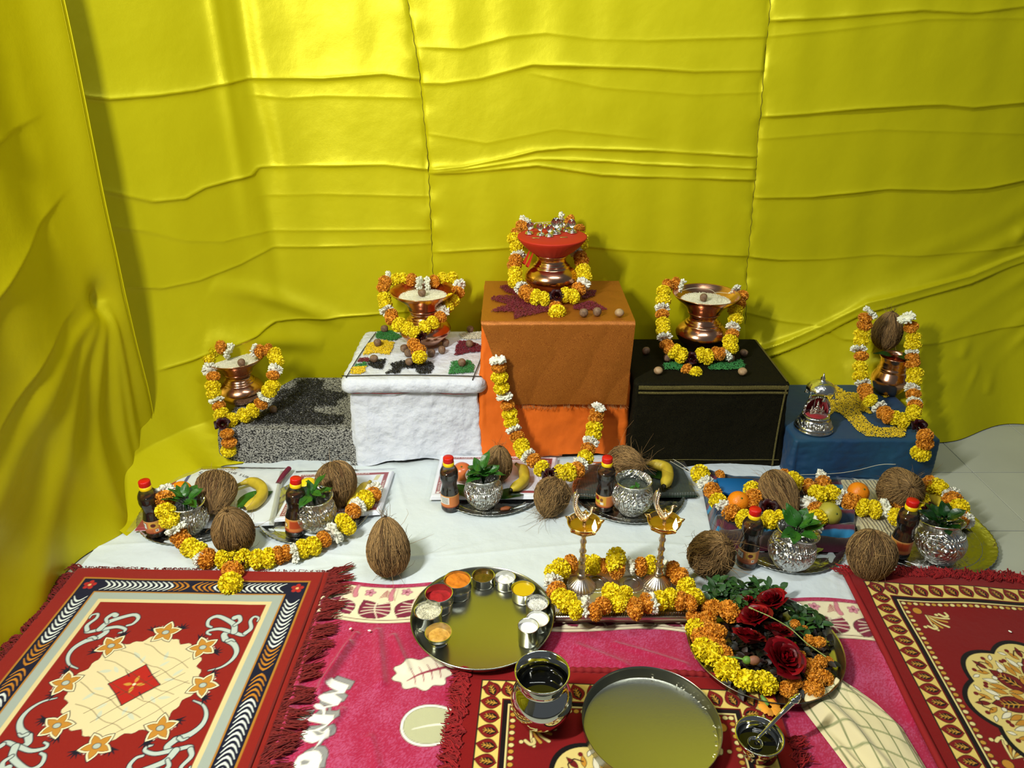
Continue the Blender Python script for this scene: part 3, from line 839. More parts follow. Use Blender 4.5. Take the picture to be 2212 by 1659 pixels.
for (a, b, A, wd) in (((700, 1300), (590, 1659), .016, .011), ((755, 1400), (690, 1500), .014, .010), ((815, 1370), (825, 1480), .012, .012), ((770, 1375), (700, 1480), .010, .008), ((850, 1380), (880, 1450), .010, .009),
                      ((740, 1540), (700, 1600), .009, .008), ((1250, 1400), (1350, 1440), .006, .010), ((800, 1600), (815, 1659), .006, .01), ((1330, 1395), (1480, 1440), .006, .008), ((1915, 1420), (1975, 1560), .012, .016)):
    p, q = G(*a)[:2], G(*b)[:2]; dx, dy = q - p; l2 = dx * dx + dy * dy
    t = ((BX - p[0]) * dx + (BY - p[1]) * dy) / l2; tc = np.clip(t, 0, 1)
    dd = np.hypot(BX - p[0] - tc * dx, BY - p[1] - tc * dy)
    Zb += A * np.exp(-(dd / wd) ** 2) * .8
Zb *= sstep(0, .02, bt(BX) + .052 - BY) * .98 + .02
BYt = np.minimum(BY, bt(BX) + .020)
SPREAD = mat('printed_velour', '#ffffff', .8, attr='Col', sheen=.35, spec=.25, bump=[('noise', 900, .3, .0015), ('noise', 30, .3, .006)])
sp_o = big_grid('bedspread', np.stack([BX, BYt, Zb], -1), BR.C, SPREAD)
tag(sp_o, 'magenta printed bedspread with a cream patterned band and white lettering, under the rugs', 'bedspread')

# ---- cream cloth with green lines, rumpled at the right of the bedspread
CL = Raster(.60, .93, .93, 1.20, .0026, '#d8cca0')
for k in range(9):
    CL.stroke([(.56 + .055 * k, 1.30), (.60 + .055 * k + .02, 1.12), (.61 + .055 * k, .92)], .0028, .0028, '#7e8458', n=10)
    CL.stroke([(.58, .95 + .05 * k), (.75, .93 + .05 * k + .01), (.95, .88 + .05 * k)], .0024, .0024, '#8b9062', n=10)
Xc, Yc = CL.X, CL.Y
Zc = .022 + .012 * np.abs(fbm(Xc * 7 + 3, Yc * 7, 3)) + .022 * np.sin((Xc * .8 + Yc * .45) * 50) * sstep(-.1, .3, vnoise(Xc * 6, Yc * 6)) ** 1 * .6
# outline: a slanting wedge
cxl = np.interp(Yc, [.93, 1.05, 1.11, 1.15, 1.20], [.655, .622, .605, .62, .675])
cxr = np.interp(Yc, [.93, 1.05, 1.11, 1.15, 1.20], [.800, .795, .770, .742, .685])
Tn = (Xc - .60) / .33
Xc2 = cxl + (cxr - cxl) * Tn
edge = np.minimum(Tn, 1 - Tn)
Zc = Zc * sstep(0, .12, edge) + .006 * (1 - sstep(0, .12, edge))
Zc = np.where(np.hypot(Xc2 - .594, Yc - 1.305) < .182, .006, Zc)
tag(big_grid('lined_cloth', np.stack([Xc2, Yc, Zc + .002], -1), CL.C, mat('cream_lined_cotton', '#ffffff', .75, attr='Col', sheen=.2, bump=[('noise', 800, .2, .001)])),
    'rumpled cream cloth crossed by green lines, right of the flower plate', 'cloth')
# ================================================================ CLOTH-COVERED PLATFORMS
def rr_ring(x0, x1, y0, y1, r, N):
    """points and outward normals round a rounded rectangle, starting at the front left"""
    segs = [((x0 + r, y0), (x1 - r, y0), (0, -1)), ((x1, y0 + r), (x1, y1 - r), (1, 0)), ((x1 - r, y1), (x0 + r, y1), (0, 1)), ((x0, y1 - r), (x0, y0 + r), (-1, 0))]
    cen = [(x1 - r, y0 + r, -PI / 2), (x1 - r, y1 - r, 0), (x0 + r, y1 - r, PI / 2), (x0 + r, y0 + r, PI)]
    pts = []; nn = []
    Ls = [math.dist(a, b) for a, b, _ in segs]; arc = PI / 2 * r; tot = sum(Ls) + 4 * arc
    for (a, b, n), L, c in zip(segs, Ls, cen):
        k = max(2, int(N * L / tot))
        for i in range(k):
            t = i / k; pts.append((a[0] + (b[0] - a[0]) * t, a[1] + (b[1] - a[1]) * t)); nn.append(n)
        for i in range(6):
            t = c[2] + PI / 2 * i / 6; pts.append((c[0] + r * math.cos(t), c[1] + r * math.sin(t))); nn.append((math.cos(t), math.sin(t)))
    return np.array(pts), np.array(nn)
def drape(x0, x1, y0, y1, h, off, zmin=lambda p: 0, r=.012, amp=.003, N=260, seed=0, wr=1.0, top_amp=.0008):
    p, n = rr_ring(x0, x1, y0, y1, r, N)
    s = np.concatenate([[0], np.cumsum(np.linalg.norm(np.diff(p, axis=0), axis=1))])
    rows = []
    zs = np.linspace(0, 1, 46)
    zb = zmin(p)
    for t in zs:
        z = zb + (h - .006 - zb) * t
        o = off(t, p, s) + amp * fbm(s * 13 * wr + seed, z * 12 * wr + seed, 4) * (1 - .6 * t) + .5 * amp * np.abs(fbm(s * 40 * wr, z * 40 * wr + seed, 2))
        rows.append(np.stack([p[:, 0] + n[:, 0] * o, p[:, 1] + n[:, 1] * o, z + 0 * s], 1))
    o = off(1.0, p, s)
    rows.append(np.stack([p[:, 0] + n[:, 0] * (o - .002), p[:, 1] + n[:, 1] * (o - .002), np.full(len(s), h - .002)], 1))
    c = np.array([(x0 + x1) / 2, (y0 + y1) / 2])
    for k, q in enumerate(np.linspace(.985, 0.0, 26)):
        xy = c + (p + n * (o - .006)[:, None] - c) * q
        z = h + top_amp * fbm(xy[:, 0] * 14 + seed, xy[:, 1] * 14, 3)
        rows.append(np.stack([xy[:, 0], xy[:, 1], z], 1))
    mb = MB(); mb.grid(np.array(rows), wrap=True)
    return mb

# grey woven shawl on a low platform
m = mat('grey_woven_wool', '#3c3c3a', .9, bump=[('voronoi', 190, .8, .003)])
nt = m.node_tree; vv = nt.nodes.new('ShaderNodeTexVoronoi'); vv.inputs['Scale'].default_value = 270
tcn = nt.nodes.new('ShaderNodeTexCoord'); mpn = nt.nodes.new('ShaderNodeMapping'); mpn.inputs['Scale'].default_value = (.7, .9, 1.2)
nt.links.new(tcn.outputs['Object'], mpn.inputs[0]); nt.links.new(mpn.outputs[0], vv.inputs['Vector'])
rp = nt.nodes.new('ShaderNodeValToRGB'); rp.color_ramp.elements[0].position = .34; rp.color_ramp.elements[1].position = .68
rp.color_ramp.elements[0].color = (.36, .355, .32, 1); rp.color_ramp.elements[1].color = (.012, .012, .013, 1)
nt.links.new(vv.outputs['Distance'], rp.inputs[0]); nt.links.new(rp.outputs[0], nt.nodes['Principled BSDF'].inputs['Base Color'])
pg = thing('covered_platform', 'low platform under a coarse grey woven shawl, leftmost of the row', 'platform', (-.74, 2.28, 0))
mb = drape(-.955, -.50, 2.09, 2.49, .115, lambda t, p, s: .012 * (1 - t) * (1 + .6 * np.sin(s * 17)) + .028 * (1 - t) ** 2 * (p[:, 0] > -.53) + 0 * s, amp=.010, seed=3, top_amp=.003)
mb.xf(Matrix.Translation((.74, -2.28, 0)))
obj('cloth_cover', mb, m, pg)

COTT = mat('white_crumpled_cotton', '#cfd4de', .75, bump=[('edge', 7, .5, .018), ('noise', 16, .9, .018), ('noise', 45, .5, .006)])
pw = thing('covered_platform', 'box under crumpled white cotton with a puffy rim tied by a black cord', 'platform', (-.31, 2.28, 0))
def woff(t, p, s):
    z = t
    body = -.016 + .030 * (1 - t) ** 1.5 * (1 + .5 * np.sin(s * 11 + 1)) - .0 * s
    lip = .010 * np.sin(np.clip((t - .86) / .14, 0, 1) * PI) ** .6 + .004
    return np.where(t > .86, lip, body + .004 * np.sin(s * 47) * (1 - t))
mb = drape(-.525, -.095, 2.085, 2.485, .300, woff, zmin=lambda p: .008 + .012 * np.sin(p[:, 0] * 14), amp=.011, seed=9, r=.02, wr=1.3)
mb.xf(Matrix.Translation((.31, -2.28, 0)))
obj('cloth_cover', mb, COTT, pw)
cord = MB()
def pwp(px, py, z=.3045): return G(px, py, z) - np.array([-.31, 2.28, 0])
cord.tube(spline([pwp(812, 718), pwp(780, 762), pwp(752, 808), pwp(748, 818, .296), pwp(752, 838, .262)], 24), .0016, 5)
cord.tube(spline([pwp(738, 812), pwp(860, 810), pwp(960, 811), pwp(1040, 813)], 24), .0016, 5)
cord.tube(spline([pwp(1054, 718), pwp(1040, 770), pwp(1024, 812), pwp(1022, 822, .296), pwp(1040, 826, .28)], 24), .0016, 5)
obj('cord', cord, mat('black_cord', '#120b0a', .7), pw)
red = MB().tube(spline([pwp(752, 838, .262)] + [np.array([-.200 + .39 * t, -.196 - .004 * math.sin(t * 9), .252 + .002 * math.sin(t * 13)]) for t in np.linspace(0, 1, 10)], 40), .0013, 5)
obj('red_thread', red, mat('red_thread', '#7a1c1c', .8), pw)

# orange tall box and its brown satin runner
ORC = mat('orange_cotton', '#e0690c', .75, bump=[('noise', 12, .4, .01), ('noise', 300, .15, .002)])
po = thing('covered_platform', 'tallest box in the middle wrapped in bright orange cotton', 'platform', (.14, 2.29, 0))
mb = drape(-.098, .372, 2.105, 2.485, .485, lambda t, p, s: .022 * (1 - t) ** 1.5 * (1 + .6 * np.sin(s * 13)) * (p[:, 1] < 2.13) - .004, zmin=lambda p: .012 + .012 * np.sin(p[:, 0] * 9), amp=.008, seed=21)
mb.xf(Matrix.Translation((-.14, -2.29, 0)))
obj('cloth_cover', mb, ORC, po)
BRN = mat('brown_zari_satin', '#7e3c0e', .40, metal=.45, sheen=.0, bump=[('noise', 16, .25, .008), ('noise', 700, .5, .0015), ('edge', 7, .5, .01), ('wave', 160, .12, .001)], noise=(900, '#c27a2a', .12))
def runner(xl, xr, xlb, xrb, yb, yf, h, zb, nu=120, nv=150, ph=0, amp=.004):
    Lt = yf - yb; Lt = yb - yf; Lf = h - zb; T = Lt + Lf
    u = np.linspace(0, 1, nu)[None, :]; s = np.linspace(0, T, nv)[:, None]
    S_, U_ = s + 0 * u, u + 0 * s
    front = S_ > Lt
    q = np.clip((S_ - Lt) / Lf, 0, 1)
    L_ = xl + (xlb - xl) * q; R_ = xr + (xrb - xr) * q
    X = L_ + (R_ - L_) * U_
    Yv = np.where(front, yf, yb - S_); Z = np.where(front, h - (S_ - Lt), h)
    # round the fold
    r = .010; a = np.clip((S_ - (Lt - r)) / (2 * r), 0, 1) * PI / 2
    inb = (S_ > Lt - r) & (S_ < Lt + r)
    Yv = np.where(inb, yf + r - r * np.sin(a), Yv); Z = np.where(inb, h - r + r * np.cos(a), Z)
    hang = np.clip((S_ - Lt) / Lf, 0, 1)
    n = amp * fbm(X * 9 + ph, S_ * 6 + ph, 3) + .008 * hang * np.sin(X * 26 + 2 * S_ * 6 + ph) * .6 + .0014 * np.sin(X * 160) * 0
    Yv = Yv - np.where(front, np.abs(n) + .003, 0); Z = Z + np.where(front, 0, .0022 + np.abs(n) * .15)
    return np.stack([X, Yv, Z], -1)
P = runner(-.094, .372, -.005, .362, 2.478, 2.088, .489, .212)
rn = thing('satin_runner', 'brown gold-shot satin cloth laid over the orange box, fraying at its lower edge', 'cloth', (.14, 2.29, .489))
big_grid('runner_cloth', P - np.array([.14, 2.29, .489]), None, BRN, rn)
fr = MB()
for i in range(130):
    k = rnd.randrange(0, 120); b = P[-1, k] - np.array([.14, 2.29, .489])
    fr.tube([b + (0, 0, .002), b + (rnd.uniform(-.004, .004), -.002, -.006), b + (rnd.uniform(-.01, .01), -.003 - .004 * rnd.random(), -.008 - .008 * rnd.random())], .0004, 3)
tag(obj('frayed_edge', fr, mat('frayed_thread', '#a77b4a', .8), rn), kind='stuff')

BLK = mat('black_gold_brocade', '#040504', .8, spec=.10, bump=[('noise', 22, .3, .006), ('noise', 800, .6, .0015)], noise=(520, '#201d0c', .14))
GLD = mat('gold_border', '#8f8446', .5, metal=.5, bump=[('noise', 700, .9, .002)], noise=(600, '#2a2610', .2))
pb = thing('covered_platform', 'box under black cloth with thin gold borders, right of the tall orange box', 'platform', (.63, 2.25, 0))
mb = drape(.385, .868, 2.075, 2.44, .290, lambda t, p, s: .020 * (1 - t) ** 2 * (1 + .5 * np.sin(s * 15)) + 0 * s, amp=.007, seed=33)
mb.xf(Matrix.Translation((-.63, -2.25, 0)))
obj('cloth_cover', mb, BLK, pb)
for z, hh in ((.277, .007), (.259, .004), (.030, .0015)):
    rb = MB()
    xs = np.linspace(-.235, .232, 80)
    R_ = []
    for x in xs:
        o = -.178 - .020 * (1 - z / .29) ** 2 * 1.6 - .0025 - .0012 * math.sin(x * 30)
        R_.append([(x, o + .001, z - hh), (x, o - .0008, z), (x, o + .001, z + hh)])
    rb.grid(np.array(R_).transpose(1, 0, 2))
    obj('gold_border', rb, GLD, pb)
rb = MB(); R_ = []
for t in np.linspace(0, 1, 40):
    z = .275 * (1 - t) + .012; o = -.179 - .02 * (1 - z / .29) ** 2 * 1.5
    x = .226 - .012 * t
    R_.append([(x - .003, o - .001, z), (x, o - .003, z), (x + .003, o - .001, z)])
rb.grid(np.array(R_)); obj('gold_border', rb, GLD, pb)
rb = MB(); R_ = []
for t in np.linspace(0, 1, 30):
    y = -.165 + .34 * t; R_.append([(.229, y, .2915), (.234, y, .292), (.238, y, .2885)])
rb.grid(np.array(R_)); obj('gold_border', rb, GLD, pb)

BLU = mat('blue_cotton', '#0a2c5c', .62, sheen=.08, noise=(5, '#124a60', .3), bump=[('noise', 18, .35, .006), ('noise', 700, .4, .0012)])
pbl = thing('covered_platform', 'low platform under plain deep blue cloth, rightmost of the row', 'platform', (1.1, 2.19, 0))
mb = drape(.880, 1.335, 1.990, 2.39, .134, lambda t, p, s: .014 * (1 - t) * (1 + .8 * np.sin(s * 23)) - .03 * (1 - t) * (p[:, 0] > 1.3) * 0, amp=.009, seed=41)
mb.xf(Matrix.Translation((-1.1, -2.19, 0)))
obj('cloth_cover', mb, BLU, pbl)

# ================================================================ GRAINS AND BETEL NUTS
def px_poly(L, o, s, z): return np.array([G(o[0] + a / s, o[1] + b / s, z)[:2] for a, b in L])
def in_poly(x, y, P):
    ins = np.zeros(x.shape, bool)
    for i in range(len(P)):
        a, b = P[i], P[(i + 1) % len(P)]
        ins ^= ((a[1] > y) != (b[1] > y)) & (x < (b[0] - a[0]) * (y - a[1]) / (b[1] - a[1] + 1e-12) + a[0])
    return ins
OCT_V = np.array([(1, 0, 0), (0, 1, 0), (-1, 0, 0), (0, -1, 0), (0, 0, 1), (0, 0, -1)], float)
OCT_F = [(0, 1, 4), (1, 2, 4), (2, 3, 4), (3, 0, 4), (1, 0, 5), (2, 1, 5), (3, 2, 5), (0, 3, 5)]
def grains(mb, pts, zs, size, long=1.5, flat=.7, seed=0):
    r = np.random.RandomState(seed); n = len(pts)
    a = r.uniform(0, 2 * PI, n); ln = size * .5 * long * r.uniform(.8, 1.15, n); wd = size * .5 * r.uniform(.8, 1.1, n); ht = size * .5 * flat
    tl = r.uniform(-.5, .5, n)
    V = np.zeros((n, 6, 3))
    x = OCT_V[None, :, 0] * ln[:, None]; y = OCT_V[None, :, 1] * wd[:, None]; z = OCT_V[None, :, 2] * ht + x * np.sin(tl)[:, None]
    V[..., 0] = x * np.cos(a)[:, None] - y * np.sin(a)[:, None] + pts[:, None, 0]
    V[..., 1] = x * np.sin(a)[:, None] + y * np.cos(a)[:, None] + pts[:, None, 1]
    V[..., 2] = z + np.asarray(zs)[:, None]
    F = [tuple(i * 6 + k for k in f) for i in range(n) for f in OCT_F]
    mb.add(V.reshape(-1, 3), F)
def patch(name, P, z, m, size, label, dens=1.8, long=1.5, seed=0, mound=.003, cat='grains', jit=.0035):
    P = np.asarray(P); lo, hi = P.min(0), P.max(0)
    r = np.random.RandomState(seed + 5)
    n = int((hi[0] - lo[0]) * (hi[1] - lo[1]) / (size * size) * dens)
    q = r.uniform(lo, hi, (n, 2)); j = q + r.normal(0, jit, q.shape)
    q = q[in_poly(j[:, 0], j[:, 1], P)]
    c = q.mean(0)
    mb = MB(); grains(mb, q - c, z * 0 + size * .3 + r.uniform(0, 1, len(q)) * mound, size, long, seed=seed)
    o = obj(name, mb, m, None, (c[0], c[1], z), smooth=False)
    tag(o, label, cat, kind='stuff'); return o
G_BLK = mat('black_gram', '#0c0c0d', .4, var=.4)
G_GRN = mat('green_dyed_grain', '#2f7a38', .6, var=.35)
G_YEL = mat('yellow_split_pulse', '#e6c41a', .6, var=.25)
G_MAR = mat('maroon_grain', '#6e1626', .55, var=.35)
G_WHT = mat('white_rice', '#cfcdb4', .6, var=.2)
c1, s1_ = (400, 560), 3.16
patch('black_gram_pattern', px_poly([(770, 830), (850, 818), (950, 828), (930, 880), (1000, 905), (1105, 915), (1100, 945), (1030, 960), (1030, 1000), (950, 1000), (870, 1005), (880, 1045), (990, 1060), (1092, 1072), (1070, 1120), (960, 1132), (780, 1132), (600, 1120), (450, 1132), (540, 1040), (600, 990), (640, 900), (740, 880)], c1, s1_, .1165), .1165, G_BLK, .0042,
      'jagged bed of black gram spread over the grey shawl', long=1.3)
c_z = .3015
for (nm, L, m, lab) in (
    ('green_grain_patch', [(1310, 500), (1400, 488), (1440, 510), (1482, 530), (1420, 560), (1350, 550), (1300, 540)], G_GRN, 'green grains at the back left corner of the white box'),
    ('yellow_pulse_patch', [(1250, 580), (1330, 553), (1430, 570), (1410, 620), (1390, 655), (1300, 640), (1215, 658), (1230, 610)], G_YEL, 'yellow split pulse in a triangle on the left of the white box'),
    ('maroon_grain_patch', [(1870, 560), (1950, 563), (2035, 600), (2030, 632), (1930, 640), (1840, 662), (1845, 610)], G_MAR, 'maroon grains at the right edge of the white box'),
    ('maroon_grain_patch', [(1190, 680), (1250, 675), (1262, 702), (1180, 707)], G_MAR, 'small strip of maroon grains at the left edge of the white box'),
    ('green_grain_patch', [(1165, 720), (1240, 706), (1243, 735), (1158, 742)], G_GRN, 'small strip of green grains at the left edge of the white box'),
    ('yellow_pulse_patch', [(1128, 772), (1140, 742), (1230, 736), (1232, 768), (1190, 786), (1128, 786)], G_YEL, 'small patch of yellow pulse at the front left corner of the white box'),
    ('black_gram_patch', [(1245, 700), (1372, 684), (1350, 752), (1290, 745), (1250, 725)], G_BLK, 'black gram behind the front left corner of the white box'),
    ('black_gram_patch', [(1400, 718), (1470, 700), (1560, 690), (1680, 703), (1700, 740), (1670, 782), (1600, 786), (1570, 748), (1480, 745), (1460, 782), (1365, 782), (1420, 748)], G_BLK, 'wide arched patch of black gram at the front middle of the white box'),
    ('green_grain_patch', [(1820, 700), (1940, 694), (1975, 735), (1965, 775), (1798, 787)], G_GRN, 'green grains at the front right corner of the white box'),
    ('white_rice_patch', [(1870, 512), (1960, 505), (2035, 500), (2052, 545), (1900, 550)], G_WHT, 'pale rice grains at the back right corner of the white box')):
    patch(nm, px_poly(L, c1, s1_, c_z), c_z, m, .0036, lab, dens=2.6, mound=.004, jit=.002, seed=len(L))
c2 = (1000, 440)
zo = .4925
patch('maroon_grain_pattern', px_poly([(190, 640), (280, 628), (350, 632), (420, 650), (560, 680), (640, 720), (560, 742), (450, 765), (350, 788), (350, 742), (190, 738), (250, 705), (320, 692), (190, 658)], c2, 3.16, zo), zo, G_MAR, .0036, 'maroon grain star on the left of the brown satin top', seed=3, jit=.0015)
patch('maroon_grain_pattern', px_poly([(248, 565), (300, 558), (345, 590), (400, 640), (350, 625), (285, 600)], c2, 3.16, zo), zo, G_MAR, .0036, 'maroon grains at the back left of the brown satin top', seed=4, jit=.0015)
patch('maroon_grain_pattern', px_poly([(750, 700), (850, 668), (900, 672), (990, 726), (850, 730), (755, 722)], c2, 3.16, zo), zo, G_MAR, .0036, 'maroon grains on the right of the brown satin top beside the nuts', seed=5, jit=.0015)
patch('maroon_grain_pattern', px_poly([(800, 600), (915, 592), (900, 630), (820, 655)], c2, 3.16, zo), zo, G_MAR, .0036, 'dark maroon grains behind the central pot on the brown satin', seed=6, jit=.0015)
patch('green_grain_patch', px_poly([(1365, 1095), (1440, 1085), (1495, 1080), (1500, 1132), (1380, 1138)], c2, 3.16, .2925), .2925, G_GRN, .0038, 'green grains front left on the black cloth', seed=7)
patch('green_grain_patch', px_poly([(1690, 1095), (1800, 1080), (1905, 1068), (1922, 1110), (1880, 1132), (1680, 1138)], c2, 3.16, .2925), .2925, G_GRN, .0038, 'green grains front right on the black cloth', seed=8)
c4 = (1700, 780); zb_ = .1365
FIG = px_poly([(560, 500), (600, 420), (700, 378), (830, 410), (950, 490), (1090, 580), (1300, 588), (1400, 690), (1500, 880), (1560, 990), (1430, 935), (1330, 922), (1400, 1020), (1500, 1130), (1600, 1200), (1750, 1240), (2000, 1215), (2190, 1230), (2170, 1400), (1800, 1412), (1450, 1382), (1300, 1290), (1150, 1130), (1000, 980), (870, 920), (800, 1000), (730, 1010), (690, 900), (650, 760), (545, 600)], c4, 8.508, zb_)
patch('yellow_pulse_figure', FIG, zb_, G_YEL, .0034, 'curling figure laid out in yellow split pulse on the blue cloth', seed=12, jit=.0012, dens=1.5)
patch('yellow_pulse_patch', px_poly([(1740, 640), (1850, 560), (1930, 600), (1930, 650), (1790, 680)], c4, 8.508, zb_), zb_, G_YEL, .0034, 'small spill of yellow pulse below the coconut-topped pot', seed=13, jit=.001)
eb = MB(); q = []  # shrine shadow on the pulse figure, set as dark grains like brow and eyes
for (a, b) in ((860, 655), (875, 665), (885, 672), (1040, 655), (1055, 665), (1070, 672)) + tuple((810 + 15 * i, 578 - 14 * math.sin(i / 12 * PI) + 6) for i in range(13)):
    q.append(G(c4[0] + a / 8.508, c4[1] + b / 8.508, zb_ + .005)[:2])
q = np.array(q); grains(eb, q - q.mean(0), np.full(len(q), .0058), .0032, 1.2, seed=2)
tag(obj('shrine_shade_grains', eb, G_BLK, None, (q.mean(0)[0], q.mean(0)[1], zb_), smooth=False), 'dark grains standing in for the shrine shadow, like brow and eyes, on the yellow pulse figure', 'seeds', kind='stuff')

def nutmesh(seed):
    r = random.Random(seed)
    ph = [r.uniform(0, 6) for _ in range(4)]
    return MB().ball((0, 0, .0125), (.0135, .0135, .0128), 16, 10, lambda d: 1 + .05 * np.sin(3 * d[:, 0] + ph[0]) + .05 * np.sin(4 * d[:, 2] + ph[1]) + .04 * (d[:, 2] < -.7)).mesh('betel_nut', NUT)
NM = [nutmesh(i) for i in range(3)]
NM2 = MB().ball((0, 0, .0125), (.0145, .0145, .0125), 16, 10).mesh('betel_nut', mat('pale_nut', '#b79a72', .6, noise=(90, '#8a6d4c', .2)))
def nut(px, py, z, label, k=0, pale=False, grp=None):
    p = G(px, py, z + .012)
    o = link('betel_nut', NM2 if pale else NM[k % 3], None, (p[0], p[1], z + .0005), (0, 0, k * 1.3))
    tag(o, label, 'nut', grp); return o
gz = .3035
for k, (a, b, dz, lab) in enumerate((
    (1360, 475, .002, 'betel nut on the green grains at the back left of the white box'),
    (1313, 572, .002, 'betel nut on the yellow pulse triangle of the white box'),
    (1290, 680, .002, 'betel nut on black gram near the front left corner of the white box'),
    (1495, 608, 0, 'betel nut left of the orange garland pendant on the white box'),
    (1522, 640, 0, 'betel nut half behind the orange garland pendant on the white box'),
    (1530, 702, .002, 'betel nut on the wide black gram arch of the white box'),
    (1752, 620, 0, 'betel nut in front of the shaded pair right of the white box pendant'),
    (1778, 572, 0, 'dark shaded betel nut right of the pot on the white box'),
    (1682, 640, 0, 'dark betel nut hidden behind the pendant on the white box'),
    (1940, 578, .002, 'betel nut on the maroon grains of the white box'),
    (1888, 707, .002, 'betel nut on the green grains at the front right of the white box'),
    (1946, 480, 0, 'betel nut in shade at the back right of the white box'))):
    nut(400 + a / 3.16, 560 + b / 3.16, c_z + dz, lab, k, grp='betel nuts on the white box')
nut(590, 885, .117, 'betel nut in shadow on the grey shawl behind the garland', 1)
nut(1261, 676, .4925, 'betel nut on the brown satin, nearest the garland pendant', 0, grp='betel nuts on the brown satin')
nut(1290, 674, .4925, 'darker round betel nut in the middle of the three on brown satin', 1, grp='betel nuts on the brown satin')
nut(1338, 676, .4925, 'pale betel nut near the right edge of the brown satin', 2, True, 'betel nuts on the brown satin')
for k, (a, b, lab) in enumerate(((1442, 773, 'betel nut behind the left green grains on the black cloth'), (1578, 775, 'betel nut behind the right green grains on the black cloth'),
                                 (1607, 763, 'betel nut at the back right of the black cloth'), (1396, 758, 'betel nut in deep shade at the left of the black cloth'),
                                 (1422, 801, 'pale betel nut at the front left of the black cloth'), (1604, 803, 'pale betel nut at the front right of the black cloth'))):
    nut(a, b, .2925, lab, k, k > 3, 'betel nuts on the black cloth')

# ================================================================ COPPER POTS, DISHES
def pot_mesh(k=1.0, hk=1.0):
    pr = [(.0, .0), (.040, .0), (.046, .003), (.060, .014), (.076, .030), (.0865, .046), (.0885, .056), (.0865, .064), (.078, .076), (.064, .087), (.0585, .0905), (.0605, .093), (.0575, .096), (.0525, .0975), (.054, .100), (.0500, .103), (.0475, .108), (.0475, .116), (.0500, .122), (.0545, .128), (.0545, .130), (.0520, .130), (.046, .120), (.045, .105), (.070, .075), (.080, .055), (.05, .012), (0, .006)]
    return MB().lathe([(r * k, z * hk) for r, z in pr], 56)
POTM = pot_mesh().mesh('pot_body', COPPER)
def dish_mesh(h=.062, r0=.056, r1=.110):
    pr = [(0, .002), (r0 * .7, .002), (r0 * .95, .0), (r0, .004), (r0 * 1.08, .014), (.074, .028), (.092, .043), (.105, .055), (r1, h), (r1 + .0015, h + .0015), (r1, h + .003), (r1 - .003, h + .001), (.100, .053), (.085, .040), (.066, .026), (.050, .012), (0, .010)]
    return MB().lathe(pr, 64)
DISHM = dish_mesh().mesh('dish_body', COPPER)
def rice_heap(parent_label, x, y, z, R, seed, name='rice', h=.004):
    mb = MB()
    mb.lathe([(R, -.002), (R * .97, 0), (R * .8, h * .6), (R * .5, h), (0, h * 1.1)], 40)
    r = np.random.RandomState(seed); n = 2600
    a = r.uniform(0, 2 * PI, n); q = R * np.sqrt(r.uniform(0, 1, n))
    zz_ = h * 1.1 * (1 - (q / R) ** 2) + r.uniform(-.0005, .002, n)
    grains(mb, np.stack([q * np.cos(a), q * np.sin(a)], 1), zz_, .0022, 2.4, seed=seed)
    return tag(obj(name, mb, RICE, None, (x, y, z), smooth=False), parent_label, 'rice', kind='stuff')
def copper_set(px, py, z0, sc, label, dlabel, seed, rice=None, nutpx=None):
    p = G(px, py, z0)
    t = thing('copper_pot', label, 'pot', (p[0], p[1], z0), seed * 1.1)
    link('pot_body', POTM, t, scale=sc)
    if dlabel is None: return p
    d = thing('copper_dish', dlabel, 'dish', (p[0], p[1], z0 + .1302 * sc), seed * .7)
    link('dish_body', DISHM, d, scale=sc)
    if rice:
        rice_heap(rice, p[0], p[1], z0 + (.1302 + .040) * sc, .081 * sc, seed)
        q = G(nutpx[0], nutpx[1], z0 + .192 * sc)
        tag(link('betel_nut', NM[seed % 3], None, (q[0], q[1], z0 + .1755 * sc)), nutpx[2], 'nut')
    return p
copper_set(525, 867, .116, .88, 'copper pot standing on the grey shawl', 'leftmost wide copper dish, piled with rice above the grey shawl', 1, 'white rice heaped in the dish of the leftmost pot', (521, 782, 'betel nut resting on rice in the leftmost copper dish'))
copper_set(920, 742, .302, 1.0, 'copper pot standing on the white box behind a heart-shaped garland', 'wide copper dish of rice above the white box', 2, 'white rice in the dish above the white box', (911, 630, 'betel nut resting on rice in the dish above the white box'))
CP = copper_set(1190, 630, .4915, 1.0, 'polished copper pot on the tall brown satin box', None, 3)
copper_set(1512, 750, .2915, 1.0, 'copper pot standing on the black cloth', 'wide copper dish of rice above the black cloth', 4, 'white rice in the dish above the black cloth', (1520, 640, 'betel nut resting on rice in the dish above the black cloth'))
st = MB().tube(spline([G(1472, 628, .488), G(1500, 622, .492), G(1535, 626, .49), G(1550, 640, .484), G(1548, 650, .482), G(1540, 642, .484), G(1546, 632, .488), G(1580, 634, .49)], 50), .0007, 4)
tag(obj('thread', st, STR), 'loose thread lying across the rice of the dish over black cloth', 'thread')

